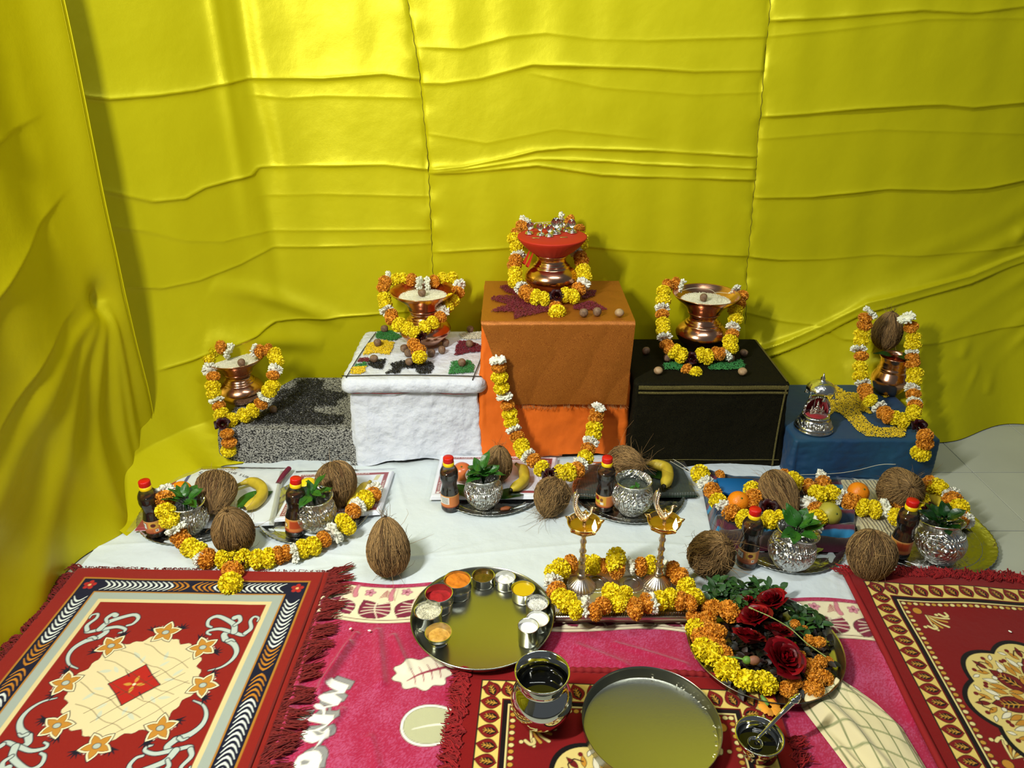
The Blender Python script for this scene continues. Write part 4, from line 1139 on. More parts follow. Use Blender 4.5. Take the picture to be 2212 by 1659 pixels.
# red-wrapped dish with silver cobra figures on the central pot
REDC = mat('red_cotton', '#b3240a', .7, bump=[('noise', 30, .3, .003)])
rz0 = .4915 + .1302
rd = thing('red_covered_dish', 'round dish wrapped tight in bright red cloth on top of the central copper pot', 'dish', (CP[0], CP[1], rz0))
pl = lambda a, z: 1 + .034 * np.abs(np.sin(a * 15 + 1.5 * np.sin(a * 5))) * (np.clip((.052 - z) / .05, 0, 1))
mb = MB().lathe([(0, .0), (.052, .0), (.058, .004), (.075, .016), (.093, .032), (.107, .047), (.1125, .056), (.1125, .0585), (.108, .0595), (.07, .0600), (.03, .0605), (0, .0606)], 130, lobes=pl)
obj('cloth_wrap', mb, REDC, rd)
tl = MB()
for (a, b) in ((-.060, -.02), (-.070, .01)):
    Pq = []
    for t in np.linspace(0, 1, 8):
        Pq.append([(a - .016 * t - .012 * (1 - abs(2 * s - 1)) * t, b + .012 * (s - .5) * 2, .012 - .050 * t + .006 * math.sin(s * 5)) for s in np.linspace(0, 1, 6)])
    tl.grid(np.array(Pq))
obj('cloth_tail', tl, REDC, rd)
rtop = rz0 + .0606
def cobra_mesh(s):
    mb = MB()
    for k in range(2):
        c = np.array([(.0085 * (1 - .15 * k) * math.cos(a), .0085 * (1 - .15 * k) * math.sin(a), .0016 + .0028 * k) for a in np.linspace(0, 2 * PI, 22)])
        mb.tube(c, .0017, 6)
    mb.lathe([(0, 0), (.0095, 0), (.0095, .001), (0, .0012)], 20)
    nk = spline([(.000, .006, .004), (0, .005, .010), (0, .001, .016), (0, -.002, .022)], 10)
    mb.tube(nk, [.0018, .0018, .002, .0024, .003, .0034, .0036, .0036, .003, .002], 8)
    P = []
    for u in np.linspace(0, 1, 8):
        hw_ = .0022 + .0078 * math.sin(min(1, u * 1.15) * PI / 2 * 1.0) * (1 - .55 * max(0, u - .6) / .4)
        P.append([(hw_ * v_, -.002 - .0035 * v_ * v_ - .003 * u, .012 + .019 * u - .002 * v_ * v_ * u) for v_ in np.linspace(-1, 1, 9)])
    P = np.array(P); mb.grid(P); mb.grid(P[::-1] + np.array([0, .0012, 0]))
    for v_ in (-.66, -.33, 0, .33, .66): mb.tube([(.0022 * v_, -.003, .012), (.008 * v_, -.0055 - .003 * v_ * v_, .022), (.0085 * v_, -.0058 - .003 * v_ * v_, .029)], .0006, 4)
    mb.ball((0, -.0062, .0265), (.0024, .0034, .0018), 8, 6)
    return mb.xf(Matrix.Scale(s, 4)).mesh('cobra_figure', SILVER)
CBM = cobra_mesh(1.0)
for k, (a, b, ry, sc, lab) in enumerate(((420, 545, .3, 1.0, 'coiled silver cobra figure at the left of the red dish top'), (662, 575, -.4, 1.0, 'coiled silver cobra figure left of centre on the red dish top'),
                                     (840, 600, .1, 1.0, 'silver cobra figure at the front centre of the red dish top'), (975, 545, 0, 1.35, 'tallest silver cobra figure with fanned hood on the red dish'),
                                     (1045, 465, .8, .9, 'silver cobra figure behind the tallest one on the red dish'), (1210, 490, 1.2, .9, 'low silver coil figure right of centre on the red dish'),
                                     (1325, 520, -.3, 1.15, 'silver cobra figure at the right of the red dish top'))):
    q = G(1100 + a / 9.76, 450 + b / 9.76, rtop)
    tag(link('cobra_figure', CBM, None, (q[0], q[1], rtop), (0, 0, ry), sc * 1.35), lab, 'figurine', 'silver cobras on the red dish')
star = MB()
for k in range(5):
    a = 2 * PI * k / 5
    star.tube([(0, 0, .012), (.005 * math.cos(a), .005 * math.sin(a), .015), (.012 * math.cos(a), .012 * math.sin(a), .019)], [.003, .0022, .0004], 5)
star.lathe([(0, 0), (.006, 0), (.005, .004), (.002, .008), (.003, .012), (0, .013)], 14)
SM_ = star.mesh('star_ornament', BRASS_P)
for (a, b, lab) in ((490, 400, 'small star-shaped metal ornament at the back left of the red dish'), (750, 400, 'small gilt star ornament at the back centre of the red dish')):
    q = G(1100 + a / 9.76, 450 + (b + 30) / 9.76, rtop); tag(link('star_ornament', SM_, None, (q[0], q[1], rtop)), lab, 'ornament')
FL = MB().box(-.012, .012, -.0035, .0035, 0, .0012, .0004).mesh('metal_strip', mat('gold_strip', '#b3a862', .35, metal=.9))
for (a, b, r_, lab) in ((560, 628, -.05, 'left small gold strip on the front of the red dish'), (1150, 612, .06, 'right small gold strip on the front of the red dish')):
    q = G(1100 + a / 9.76, 450 + b / 9.76, rtop); tag(link('metal_strip', FL, None, (q[0], q[1], rtop), (0, 0, r_)), lab, 'metal strip')

# small copper pot with leaves and a coconut on the blue cloth
p5 = G(1916, 848, .136)
pt5 = thing('copper_pot', 'small darker copper pot holding a coconut on the blue cloth', 'pot', (p5[0], p5[1], .136))
obj('pot_body', MB().lathe([(0, 0), (.030, 0), (.036, .004), (.052, .024), (.062, .045), (.0635, .056), (.060, .068), (.050, .086), (.0475, .090), (.050, .093), (.0465, .098), (.0450, .106), (.0465, .112), (.0445, .118), (.046, .128), (.051, .138), (.0515, .140), (.049, .140), (.044, .128), (.043, .10), (.058, .06), (.03, .01), (0, .006)], 52), COPPER, pt5)
# ================================================================ FLOWERS AND GARLANDS
def pompon(seed, m, name, n=250, R=.0265, H=.0165, pl=.0076):
    r = np.random.RandomState(seed); mb = MB()
    mb.ball((0, 0, 0), (R * .72, R * .72, H * .72), 14, 8)
    for i in range(n):
        z = 1 - 2 * (i + .5) / n; a = i * 2.399963 + r.uniform(-.2, .2); q = math.sqrt(1 - z * z)
        d = np.array([q * math.cos(a), q * math.sin(a), z])
        p = d * np.array([R, R, H]) * .80
        nrm = d / np.array([R, R, H]); nrm /= np.linalg.norm(nrm)
        t1 = np.cross(nrm, r.normal(size=3)); t1 /= np.linalg.norm(t1); t2 = np.cross(nrm, t1)
        L = pl * r.uniform(.8, 1.2); wd = pl * r.uniform(.34, .5)
        ln = nrm + .45 * t2 * r.uniform(-1, 1); ln /= np.linalg.norm(ln)
        c = t2 * wd * r.uniform(.4, .9)
        b0, b1 = p - t1 * wd * .35, p + t1 * wd * .35
        m0, m1 = p + ln * L * .55 - t1 * wd, p + ln * L * .55 + t1 * wd
        mm = p + ln * L * .60 + c
        e0, e1 = p + ln * L * .9 - t1 * wd * .7 + c * .8, p + ln * L * .9 + t1 * wd * .7 + c * .8
        ee = p + ln * L * .82 + c * 1.8
        mb.add([b0, b1, m0, mm, m1, e0, ee, e1], [(0, 3, 2), (0, 1, 3), (1, 4, 3), (2, 3, 6, 5), (3, 4, 7, 6)])
    return mb.mesh(name, m, True)
def whiteb(seed, n=84, name='white_flower'):
    r = np.random.RandomState(seed); mb = MB()
    mb.ball((0, 0, 0), (.015, .015, .006), 10, 6)
    for i in range(n):
        z = r.uniform(-.75, .75); a = i * 2.399963; q = math.sqrt(1 - z * z)
        d = np.array([q * math.cos(a), q * math.sin(a), z * .6]); d /= np.linalg.norm(d)
        b = d * np.array([.013, .013, .007]); e = d * r.uniform(.022, .029) * np.array([1, 1, .62]) + r.normal(0, .0012, 3)
        pts = [b, b + (e - b) * .45, b + (e - b) * .8, e]
        mb.tube(pts, [.0018, .0038, .0036, .0010], 6)
    return mb.mesh(name, WHI, True)
MY = [pompon(i, YEL, 'yellow_marigold', H=.0175 + .001 * i) for i in range(3)]
MO = [pompon(10 + i, ORA, 'orange_marigold', n=280, R=.0255, pl=.0064) for i in range(3)]
MW = [whiteb(30 + i) for i in range(2)]
def rosette(seed, m, name, R=.028, n=26):
    r = np.random.RandomState(seed); mb = MB()
    for i in range(n):
        t = i / n; a = i * 2.399963 + r.uniform(-.2, .2); rad = R * (.10 + .48 * t); tilt = -.12 + .95 * t ** 1.3
        wd = R * (.34 + .42 * t); ht = R * (.72 + .12 * t)
        P = []
        for u in np.linspace(0, 1, 5):
            row = []
            for v_ in np.linspace(-1, 1, 7):
                ww = wd * (1 - (1 - u) ** 2 * .7) * (1 - .35 * max(0, u - .6) / .4 * v_ * v_)
                th = a + v_ * ww / (rad + R * .25)
                rr_ = rad * (.35 + .65 * u) + ht * u * max(-.1, math.sin(tilt)) * .8 + .0012 * math.sin(5 * v_ + i) * u + .006 * t * max(0, u - .7)
                zz_ = ht * u * math.cos(tilt) + R * .10 * (1 - t) + (-.14 * R * (v_ * v_) * u) - (.006 * max(0, u - .75) * 4 * t)
                row.append((rr_ * math.cos(th), rr_ * math.sin(th), zz_))
            P.append(row)
        mb.grid(np.array(P))
    return mb.mesh(name, m, True)
RDM = rosette(4, ROS, 'dark_rose', .022, 18)
RSM = [rosette(50 + i, ROSR, 'rose_bloom', .042, 30) for i in range(2)]
def along(T):
    return Vector(T).to_track_quat('Z', 'Y').to_euler()
KIND = {'y': (MY, 'yellow_marigold'), 'o': (MO, 'orange_marigold'), 'w': (MW, 'white_flower'), 'Y': (MY, 'yellow_marigold')}
def garland(label, seq, pos, base, parts=None, scale=1.0, closed=False, string=True, tail=None):
    """seq: (x, y, kind) picked along the string; pos(x, y) gives the point in the room"""
    t = thing('flower_garland', label, 'garland', base)
    b = np.array(base, float)
    for grp, sq in (('main', seq), ('tail', tail or [])):
        if not sq: continue
        P = np.array([pos(*q[:2], grp, i) for i, q in enumerate(sq)])
        n = len(P)
        for i in range(n):
            a = P[max(0, i - 1)]; c = P[min(n - 1, i + 1)]
            T = c - a
            if n == 1 or np.linalg.norm(T) < 1e-5: T = np.array([0, -.3, 1])
            T = T / np.linalg.norm(T)
            k = sq[i][2]
            loc = P[i] - b
            if k == 'r':
                link('rose', RDM, t, loc, along(np.array([rnd.uniform(-.4, .4), -.6, .7])), 1.2 * scale); continue
            ms, nm = KIND[k]
            s = scale * (sq[i][3] if len(sq[i]) > 3 else 1.0) * rnd.uniform(.93, 1.05)
            e = along(T)
            o = link(nm, ms[rnd.randrange(len(ms))], t, loc, e, s)
            o.rotation_euler.rotate_axis('Z', rnd.uniform(0, 6.28))
            o.rotation_euler.rotate_axis('X', rnd.uniform(-.15, .15))
        if string and n > 2:
            obj('string', MB().tube(spline(P, n * 4) - b, .0008, 4), STR, t)
    return t
def dep(pairs):
    ys = [a for a, _ in pairs]; ds = [c for _, c in pairs]
    def f(px, py, grp, i): return W(px, py, float(np.interp(py, ys, ds)))
    return f
def C(L, o, s): return [(o[0] + q[0] / s, o[1] + q[1] / s) + tuple(q[2:]) for q in L]
# 1 grey platform
S1 = C([(470, 620, 'w'), (510, 628, 'o'), (565, 618, 'o'), (608, 648, 'y'), (625, 697, 'y'), (612, 752, 'w'), (600, 792, 'o'), (598, 862, 'y'), (572, 900, 'y'), (535, 942, 'w'), (518, 985, 'o'), (462, 1032, 'y'), (400, 1065, 'y'), (322, 1098, 'y'), (245, 1055, 'y'), (230, 1000, 'o'), (215, 960, 'w'), (195, 912, 'y'), (188, 862, 'y'), (193, 800, 'o'), (165, 748, 'w'), (150, 682, 'y'), (182, 625, 'y'), (243, 598, 'o'), (300, 625, 'w', 1.25)], (400, 560), 3.16)
T1 = C([(255, 1130, 'r'), (285, 1190, 'o', .95), (300, 1250, 'o'), (295, 1308, 'y')], (400, 560), 3.16)
def pos1(px, py, g, i): 
    return W(px, py, float(np.interp(py, [740, 770, 800, 880, 910], [2.30, 2.29, 2.20, 2.15, 2.12]))) if g == 'main' else W(px, py, 2.062 if py > 925 else 2.085)
garland('marigold garland looped round the dish of the leftmost copper pot, tail over the grey shawl', S1, pos1, (-.80, 2.12, .13), tail=T1, scale=.92)
# 2 white platform
S2 = C([(1570, 502, 'y'), (1520, 472, 'y'), (1460, 447, 'y'), (1412, 408, 'o'), (1405, 380, 'o'), (1372, 348, 'w'), (1368, 305, 'y'), (1358, 262, 'y'), (1352, 195, 'o'), (1365, 155, 'o'), (1392, 125, 'w'), (1440, 142, 'y'), (1488, 138, 'y'), (1545, 142, 'o'), (1600, 162, 'w'), (1655, 162, 'w'), (1700, 150, 'o'), (1755, 132, 'y'), (1822, 132, 'y'), (1870, 175, 'w'), (1862, 225, 'o'), (1825, 278, 'y'), (1785, 318, 'y'), (1760, 350, 'w'), (1745, 392, 'o'), (1692, 432, 'y'), (1635, 465, 'y')], (400, 560), 3.16)
T2 = C([(1615, 535, 'r'), (1562, 580, 'o'), (1592, 625, 'o', 1.1), (1600, 668, 'y')], (400, 560), 3.16)
def pos2(px, py, g, i): return W(px, py, float(np.interp(py, [600, 612, 650, 715, 730, 775], [2.475, 2.43, 2.36, 2.25, 2.245, 2.165])))
garland('heart-shaped marigold garland hanging from the dish above the white box', S2, pos2, (-.30, 2.2, .31), tail=T2, scale=.92)
# 3 central
S3 = C([(425, 120, 'w'), (405, 155, 'o'), (368, 200, 'o', .9), (352, 240, 'y'), (368, 298, 'y'), (380, 352, 'w'), (362, 385, 'o'), (352, 420, 'o'), (355, 470, 'y'), (360, 528, 'y'), (395, 572, 'w'), (425, 600, 'o'), (458, 628, 'o'), (500, 640, 'y'), (555, 650, 'y'), (640, 635, 'r'), (700, 622, 'y'), (752, 632, 'y'), (790, 582, 'o'), (822, 545, 'w'), (830, 500, 'y'), (820, 452, 'y'), (810, 392, 'o'), (800, 360, 'o'), (768, 330, 'w'), (800, 285, 'y'), (805, 235, 'y'), (790, 180, 'o'), (728, 115, 'o', .9), (670, 110, 'w', 1.1)], c2, 3.16)
T3 = C([(632, 705, 'o', .9), (643, 745, 'y', 1.15)], c2, 3.16)
def pos3(px, py, g, i):
    if g == 'tail': return W(px, py, 2.165 if i == 0 else 2.14)
    return W(px, py, float(np.interp(py, [475, 500, 540, 600, 648], [2.50, 2.47, 2.42, 2.33, 2.22])))
garland('marigold and white garland hanging round the central pot with the red dish', S3, pos3, (.15, 2.25, .5), tail=T3, scale=.95)
st3 = MB().tube(spline([W(1144, 483, 2.47), W(1160, 481, 2.46), W(1200, 479, 2.47)], 16), .0007, 4)
tag(obj('thread', st3, STR), 'white thread tying the ends of the central garland above the red dish', 'thread')
# 4 black platform
S4 = C([(1490, 560, 'w'), (1452, 545, 'o'), (1400, 555, 'o'), (1370, 600, 'y'), (1368, 660, 'y'), (1362, 712, 'w'), (1360, 755, 'o'), (1365, 815, 'y'), (1368, 862, 'y'), (1378, 910, 'w'), (1388, 960, 'o'), (1408, 985, 'o'), (1445, 1008, 'y'), (1490, 1035, 'y'), (1560, 1060, 'r'), (1625, 1032, 'y'), (1670, 1045, 'y'), (1725, 1022, 'o'), (1760, 1025, 'o'), (1800, 1030, 'w'), (1828, 982, 'y'), (1825, 935, 'y'), (1840, 890, 'o'), (1845, 842, 'w'), (1862, 790, 'y'), (1860, 732, 'y'), (1882, 680, 'o'), (1900, 632, 'o'), (1855, 595, 'w')], c2, 3.16)
T4 = C([(1525, 1135, 'o'), (1585, 1168, 'y', 1.15)], c2, 3.16)
def pos4(px, py, g, i):
    if g == 'tail': return W(px, py, 2.165 if i == 0 else 2.15)
    return W(px, py, float(np.interp(py, [612, 640, 700, 770], [2.44, 2.39, 2.30, 2.215])))
garland('marigold garland on the copper dish above the black cloth, its pendant resting on green grains', S4, pos4, (.6, 2.2, .30), tail=T4, scale=.94)
# 5 blue platform
S5 = C([(1012, 272, 'w', 1.1), (970, 312, 'o'), (965, 368, 'o'), (945, 438, 'y'), (940, 492, 'y'), (920, 555, 'w'), (940, 610, 'o'), (930, 690, 'y'), (935, 765, 'y'), (950, 820, 'w'), (968, 870, 'o'), (980, 915, 'o'), (1010, 955, 'y'), (1075, 1005, 'w'), (1115, 1050, 'o'), (1150, 1080, 'o'), (1200, 1092, 'y'), (1262, 1112, 'y'), (1340, 1085, 'y'), (1348, 1042, 'y'), (1358, 995, 'o'), (1352, 965, 'w'), (1345, 908, 'o'), (1335, 860, 'w'), (1350, 802, 'y'), (1358, 742, 'y'), (1340, 670, 'o'), (1335, 622, 'o'), (1335, 580, 'w', .9), (1340, 525, 'y'), (1345, 462, 'y'), (1328, 385, 'o'), (1292, 312, 'w', 1.1)], (1600, 600), 3.606)
T5 = C([(1385, 1160, 'r', 1.3), (1436, 1232, 'o'), (1436, 1290, 'o'), (1402, 1368, 'y', 1.2)], (1600, 600), 3.606)
def pos5(px, py, g, i):
    if g == 'tail': return W(px, py, 2.05 if i == 0 else 1.955)
    return W(px, py, float(np.interp(py, [675, 720, 830, 870, 910], [2.33, 2.33, 2.22, 2.15, 2.07])))
garland('long marigold garland hung from the coconut over the blue cloth, tail over its front edge', S5, pos5, (1.15, 2.1, .14), tail=T5, scale=.95)
# 6 long one on the orange front
S6 = [(1075, 778, 'w'), (1077, 793, 'o'), (1079, 815, 'y'), (1083, 838, 'y'), (1090, 857, 'w'), (1096, 875, 'o'), (1101, 894, 'y'), (1104, 912, 'y'), (1110, 928, 'w'), (1117, 944, 'o'), (1126, 962, 'y'), (1130, 976, 'y'), (1141, 985, 'w'), (1153, 995, 'o'), (1170, 1012, 'y', 1.1), (1188, 1028, 'r'), (1211, 1022, 'y'), (1230, 1020, 'y', 1.1), (1248, 1014, 'o'), (1253, 1002, 'w'), (1265, 988, 'y'), (1270, 970, 'o'), (1276, 953, 'w'), (1282, 938, 'y'), (1284, 922, 'y'), (1287, 905, 'o'), (1290, 892, 'o'), (1294, 880, 'w')]
def pos6(px, py, g, i):
    if g == 'tail': return W(px, py, 1.80 - .01 * i)
    return W(px, py, float(np.interp(py, [780, 900, 950, 1025], [2.058, 2.045, 2.0, 1.86])))
garland('longest marigold garland hanging in a U down the orange front of the tall box', S6, pos6, (.13, 1.95, .05), tail=[(1188, 1055, 'o'), (1195, 1073, 'y', 1.15)], scale=.95)
# 7 front left, over the two trays
S7 = C([(308, 360, 'w', 1.1), (305, 415, 'o', 1.15), (305, 505, 'y'), (338, 575, 'y', 1.05), (385, 640, 'w', 1.2), (410, 695, 'o'), (445, 735, 'o'), (490, 780, 'y'), (560, 812, 'y'), (575, 870, 'w', .9), (625, 868, 'o', 1.1), (738, 872, 'y'), (818, 840, 'y', .85), (895, 870, 'y'), (1005, 872, 'y'), (1090, 862, 'y'), (1165, 840, 'o'), (1222, 822, 'o', .9), (1288, 822, 'w', 1.05), (1350, 790, 'y'), (1430, 768, 'y'), (1510, 718, 'o'), (1590, 668, 'w', 1.15), (1658, 592, 'y', 1.1), (1690, 625, 'y', .9), (1730, 505, 'o'), (1765, 470, 'w'), (1820, 420, 'y', 1.1), (1885, 380, 'o'), (1890, 345, 'w')], (270, 960), 3.511)
Z7 = [.125, .12, .105, .085, .065, .045, .035, .03, .03, .028, .03, .03, .028, .028, .028, .028, .028, .028, .028, .03, .032, .036, .042, .050, .045, .056, .055, .050, .048, .046]
garland('marigold garland lying in a shallow curve in front of the two leftmost trays', S7, lambda px, py, g, i: G(px, py, Z7[i] if g == 'main' else (.022, .034, .036)[i]), (-.72, 1.62, .01), tail=C([(870, 890, 'r'), (815, 960, 'o', 1.1), (802, 1055, 'y', 1.1)], (270, 960), 3.511), scale=.98)
# 8 tray five
S8 = C([(275, 205, 'o', .9), (155, 190, 'y', 1.1), (192, 248, 'w'), (228, 290, 'o'), (245, 315, 'o', .9), (265, 360, 'y'), (300, 400, 'w'), (350, 440, 'o', 1.15), (430, 475, 'y', 1.1), (520, 490, 'y', .9), (598, 478, 'y'), (660, 475, 'y'), (735, 482, 'y'), (810, 505, 'o', 1.1), (872, 515, 'w', 1.1), (900, 468, 'y'), (890, 412, 'o'), (845, 385, 'w'), (900, 318, 'y', 1.1), (985, 315, 'y'), (935, 245, 'o'), (930, 212, 'w'), (845, 268, 'o'), (768, 248, 'y'), (735, 225, 'y'), (682, 205, 'o')], (1460, 960), 2.941)
T8 = C([(485, 285, 'y'), (495, 330, 'o'), (500, 370, 'o'), (590, 405, 'r', 1.3)], (1460, 960), 2.941)
Z8 = [.03, .045, .05, .055, .055, .06, .06, .065, .075, .075, .075, .075, .07, .065, .06, .065, .07, .07, .07, .07, .065, .065, .06, .06, .06, .06]
garland('marigold garland encircling the coconut and orange on the striped shawl', S8, lambda px, py, g, i: G(px, py, Z8[i] if g == 'main' else .078), (.55, 1.8, .04), tail=T8, scale=1.0)
# 9 tray six
S9 = C([(1052, 340, 'w'), (1095, 360, 'o'), (1130, 372, 'o'), (1190, 400, 'y', 1.05), (1262, 412, 'y', 1.05), (1330, 402, 'w', 1.1), (1398, 382, 'o', 1.05), (1480, 362, 'y'), (1560, 372, 'y'), (1400, 462, 'y'), (1600, 425, 'r', 1.3), (1690, 440, 'y'), (1725, 462, 'y'), (1812, 472, 'o', 1.15), (1830, 482, 'w'), (1800, 400, 'y'), (1755, 355, 'o', 1.1), (1745, 320, 'w', 1.1), (1680, 290, 'y'), (1650, 270, 'y'), (1605, 250, 'o')], (1460, 960), 2.941)
S9m = S9[:9] + S9[11:]
garland('marigold garland draped over the coconut of the rightmost tray beside the tiles', S9m, lambda px, py, g, i: G(px, py, .075 if (g == 'tail' or i > 4) else .06), (.95, 1.8, .04), tail=[S9[9], S9[10]], scale=1.0)
# 10 round the lamps
S10 = [(1225, 1300, 'y', 1.1), (1245, 1318, 'y', 1.0), (1265, 1312, 'w', 1.1), (1285, 1322, 'o', .9), (1303, 1308, 'o'), (1322, 1283, 'y', 1.15), (1345, 1287, 'y', 1.1), (1340, 1305, 'y', .9), (1372, 1315, 'o', 1.1), (1397, 1303, 'o'), (1410, 1303, 'w'), (1426, 1297, 'y'), (1448, 1292, 'y'), (1470, 1298, 'o'), (1490, 1303, 'o', .9), (1499, 1290, 'y', .95), (1482, 1267, 'y'), (1468, 1245, 'o'), (1452, 1230, 'o'), (1438, 1225, 'w', .8), (1405, 1220, 'y'), (1384, 1224, 'o', 1.05), (1362, 1222, 'w'), (1333, 1230, 'o', 1.05), (1330, 1210, 'Y', 1.25), (1305, 1222, 'o', .9), (1284, 1220, 'y'), (1265, 1218, 'y'), (1233, 1218, 'o'), (1212, 1228, 'y', 1.1), (1196, 1238, 'y', .95), (1194, 1256, 'w'), (1202, 1275, 'o', 1.05), (1210, 1290, 'y', 1.0)]
garland('marigold garland ringing the bases of the two brass lamps', S10, lambda px, py, g, i: G(px, py, .066 if (24 != i) else .085), (.22, 1.5, .04), scale=.92)
# ================================================================ TRAYS AND OFFERINGS
def tray(px_c, Yc, R, label, rx=1.0):
    x = px_c
    t = thing('foil_tray', label, 'tray', (x, Yc, .0035), rnd.uniform(0, 3))
    lb = lambda a, z: 1 + (.006 * np.sin(a * 64) * (z > .004)) + .0 * a
    mb = MB().lathe([(0, .0015), (R * .5, .0015), (R * .86, .0018), (R * .90, .003), (R * .985, .012), (R, .0135), (R * 1.002, .0125), (R * .99, .0105), (R * .90, .0012), (R * .85, 0), (0, 0)], 256, lobes=lb)
    obj('tray_body', mb, FOIL, t, scale=(rx, 1, 1))
    rr = MB().lathe([(R * .80, .0018), (R * .81, .003), (R * .82, .0018)], 96)
    obj('raised_ring', rr, FOIL, t, scale=(rx, 1, 1))
    return t
TZ = .0075
trays = [(G(436, 1100)[0], 1.795, .165, 'silver foil tray at the far left by the yellow curtain, holding a bottle and pot'),
         (G(690, 1090)[0], 1.800, .165, 'silver foil tray second from left with a ribbed rim, under the lemon and coconut'),
         (G(1060, 1050)[0], 1.930, .168, 'silver foil tray in front of the white box, with apple and banana offerings'),
         (G(1352, 1050)[0], 1.895, .170, 'silver foil tray behind the oil lamps with a dark green pack on it'),
         (G(1695, 1180)[0], 1.680, .168, 'silver foil tray in front of the striped shawl'),
         (G(2005, 1180)[0], 1.695, .190, 'largest foil tray at the far right, its rim over the floor tiles')]
for a in trays: tray(*a)

def bil(c, u, v):   # corners: back-left, back-right, front-right, front-left
    c = [np.asarray(q) for q in c]
    u = np.asarray(u)[..., None]; v = np.asarray(v)[..., None]
    return (c[0] * (1 - u) + c[1] * u) * (1 - v) + (c[3] * (1 - u) + c[2] * u) * v
def text_mesh(s, size, align='LEFT', extrude=0.0):
    cu = bpy.data.curves.new('t', 'FONT'); cu.body = s; cu.size = size; cu.align_x = align; cu.resolution_u = 2
    o = bpy.data.objects.new('t', cu); COL.objects.link(o)
    bpy.context.view_layer.update()
    me = bpy.data.meshes.new_from_object(o.evaluated_get(bpy.context.evaluated_depsgraph_get()))
    V = np.array([v.co[:] for v in me.vertices]); F = [tuple(p.vertices) for p in me.polygons]
    bpy.data.objects.remove(o); bpy.data.meshes.remove(me)
    return V, F
INK_W = mat('white_print', '#e8e0d8', .6); INK_B = mat('blue_print', '#1d2a78', .6); INK_K = mat('black_print', '#15141c', .6); INK_R = mat('maroon_print', '#6d1420', .6)
def clear_mat(name, tint, refl, rough, haze):
    m = bpy.data.materials.new(name); m.use_nodes = True; nt = m.node_tree; nt.nodes.clear()
    out = nt.nodes.new('ShaderNodeOutputMaterial'); tr = nt.nodes.new('ShaderNodeBsdfTransparent'); gl = nt.nodes.new('ShaderNodeBsdfGlossy'); df = nt.nodes.new('ShaderNodeBsdfDiffuse')
    lw = nt.nodes.new('ShaderNodeLayerWeight'); lw.inputs[0].default_value = refl
    m1 = nt.nodes.new('ShaderNodeMixShader'); m2 = nt.nodes.new('ShaderNodeMixShader'); m1.inputs[0].default_value = haze
    tr.inputs[0].default_value = (*tint, 1); gl.inputs['Roughness'].default_value = rough
    L = nt.links; L.new(tr.outputs[0], m1.inputs[1]); L.new(df.outputs[0], m1.inputs[2]); L.new(lw.outputs['Fresnel'], m2.inputs[0]); L.new(m1.outputs[0], m2.inputs[1]); L.new(gl.outputs[0], m2.inputs[2]); L.new(m2.outputs[0], out.inputs[0])
    return m
FILM = clear_mat('clear_plastic_film', (.97, .98, .98), .10, .16, .05)
PAPER = mat('printed_wrapper', '#ffffff', .35, attr='Col', coat=.4, bump=[('noise', 18, .5, .006)])
def packet(px4, z, th, label, base, painter, texts, wrinkle=.002, film=True, m=None, cat='packet', name='cloth_packet'):
    cs = [G(*q, z)[:2] for q in px4]
    w_ = math.dist(cs[0], cs[1]); h_ = math.dist(cs[0], cs[3])
    cen = np.mean(cs, 0)
    t = thing(name, label, cat, (cen[0], cen[1], z))
    R = Raster(0, w_, -h_, 0, .0016, base)
    painter(R, w_, h_)
    u = R.X / w_; v = -R.Y / h_
    xy = bil(cs, u, v) - cen
    e = np.minimum(np.minimum(u, 1 - u) * w_, np.minimum(v, 1 - v) * h_)
    Z = th * sstep(0, .008, e) ** .5 + wrinkle * fbm(R.X * 14 + z * 99, R.Y * 14, 3) * sstep(0, .01, e)
    big_grid('wrapper', np.concatenate([xy, Z[..., None]], -1), R.C, m or PAPER, t)
    for (s, size, x, y, ang, ink) in texts:
        V, F = text_mesh(s, size)
        V = V[:, :2] @ np.array([[math.cos(ang), math.sin(ang)], [-math.sin(ang), math.cos(ang)]]) + (x, y)
        P = bil(cs, V[:, 0] / w_, -V[:, 1] / h_) - cen
        mb = MB(); mb.add(np.concatenate([P, np.full((len(P), 1), th + .0016)], 1), F)
        obj('printed_lettering', mb, ink, t, smooth=False)
    if film:
        U_, V2 = np.meshgrid(np.linspace(-.035, 1.035, 60), np.linspace(-.03, 1.05, 40))
        P = bil(cs, U_, V2) - cen
        ee = np.minimum(np.minimum(U_ + .035, 1.035 - U_) * w_, np.minimum(V2 + .03, 1.05 - V2) * h_)
        Zf = th + .0015 + (.0020 + .003 * np.abs(fbm(U_ * 9, V2 * 9 + z, 3))) * sstep(0, .014, ee)
        big_grid('plastic_film', np.concatenate([P, Zf[..., None]], -1), None, FILM, t)
    return t, cs
def border(R, w_, h_, inset=.014, bw=.013, col='#8e1022'):
    R.rect(inset, w_ - inset, -h_ + inset, -inset, col)
    R.rect(inset + bw, w_ - inset - bw, -h_ + inset + bw, -inset - bw, '#dfe3ee')
BTXT = 'AAJKRUPA  AAJKRUPA  AAJKRUPA  '
def btexts(w_, h_, inset=.014, bw=.013, n=1.0):
    sz = bw * .82
    k = max(1, int((w_ - 2 * inset) / (sz * 5.6)))
    kv = max(1, int((h_ - 2 * inset) / (sz * 5.6)))
    return [('AAJKRUPA ' * k, sz, inset + .004, -inset - bw * .86, 0, INK_W), ('AAJKRUPA ' * k, sz, inset + .004, -h_ + inset + bw * .2, 0, INK_W),
            ('AAJKRUPA ' * kv, sz, inset + bw * .85, -h_ + inset + .012, PI / 2, INK_W), ('AAJKRUPA ' * kv, sz, w_ - inset - bw * .15, -h_ + inset + .012, PI / 2, INK_W)]
q4 = [(382, 1016), (615, 1020), (592, 1135), (290, 1148)]
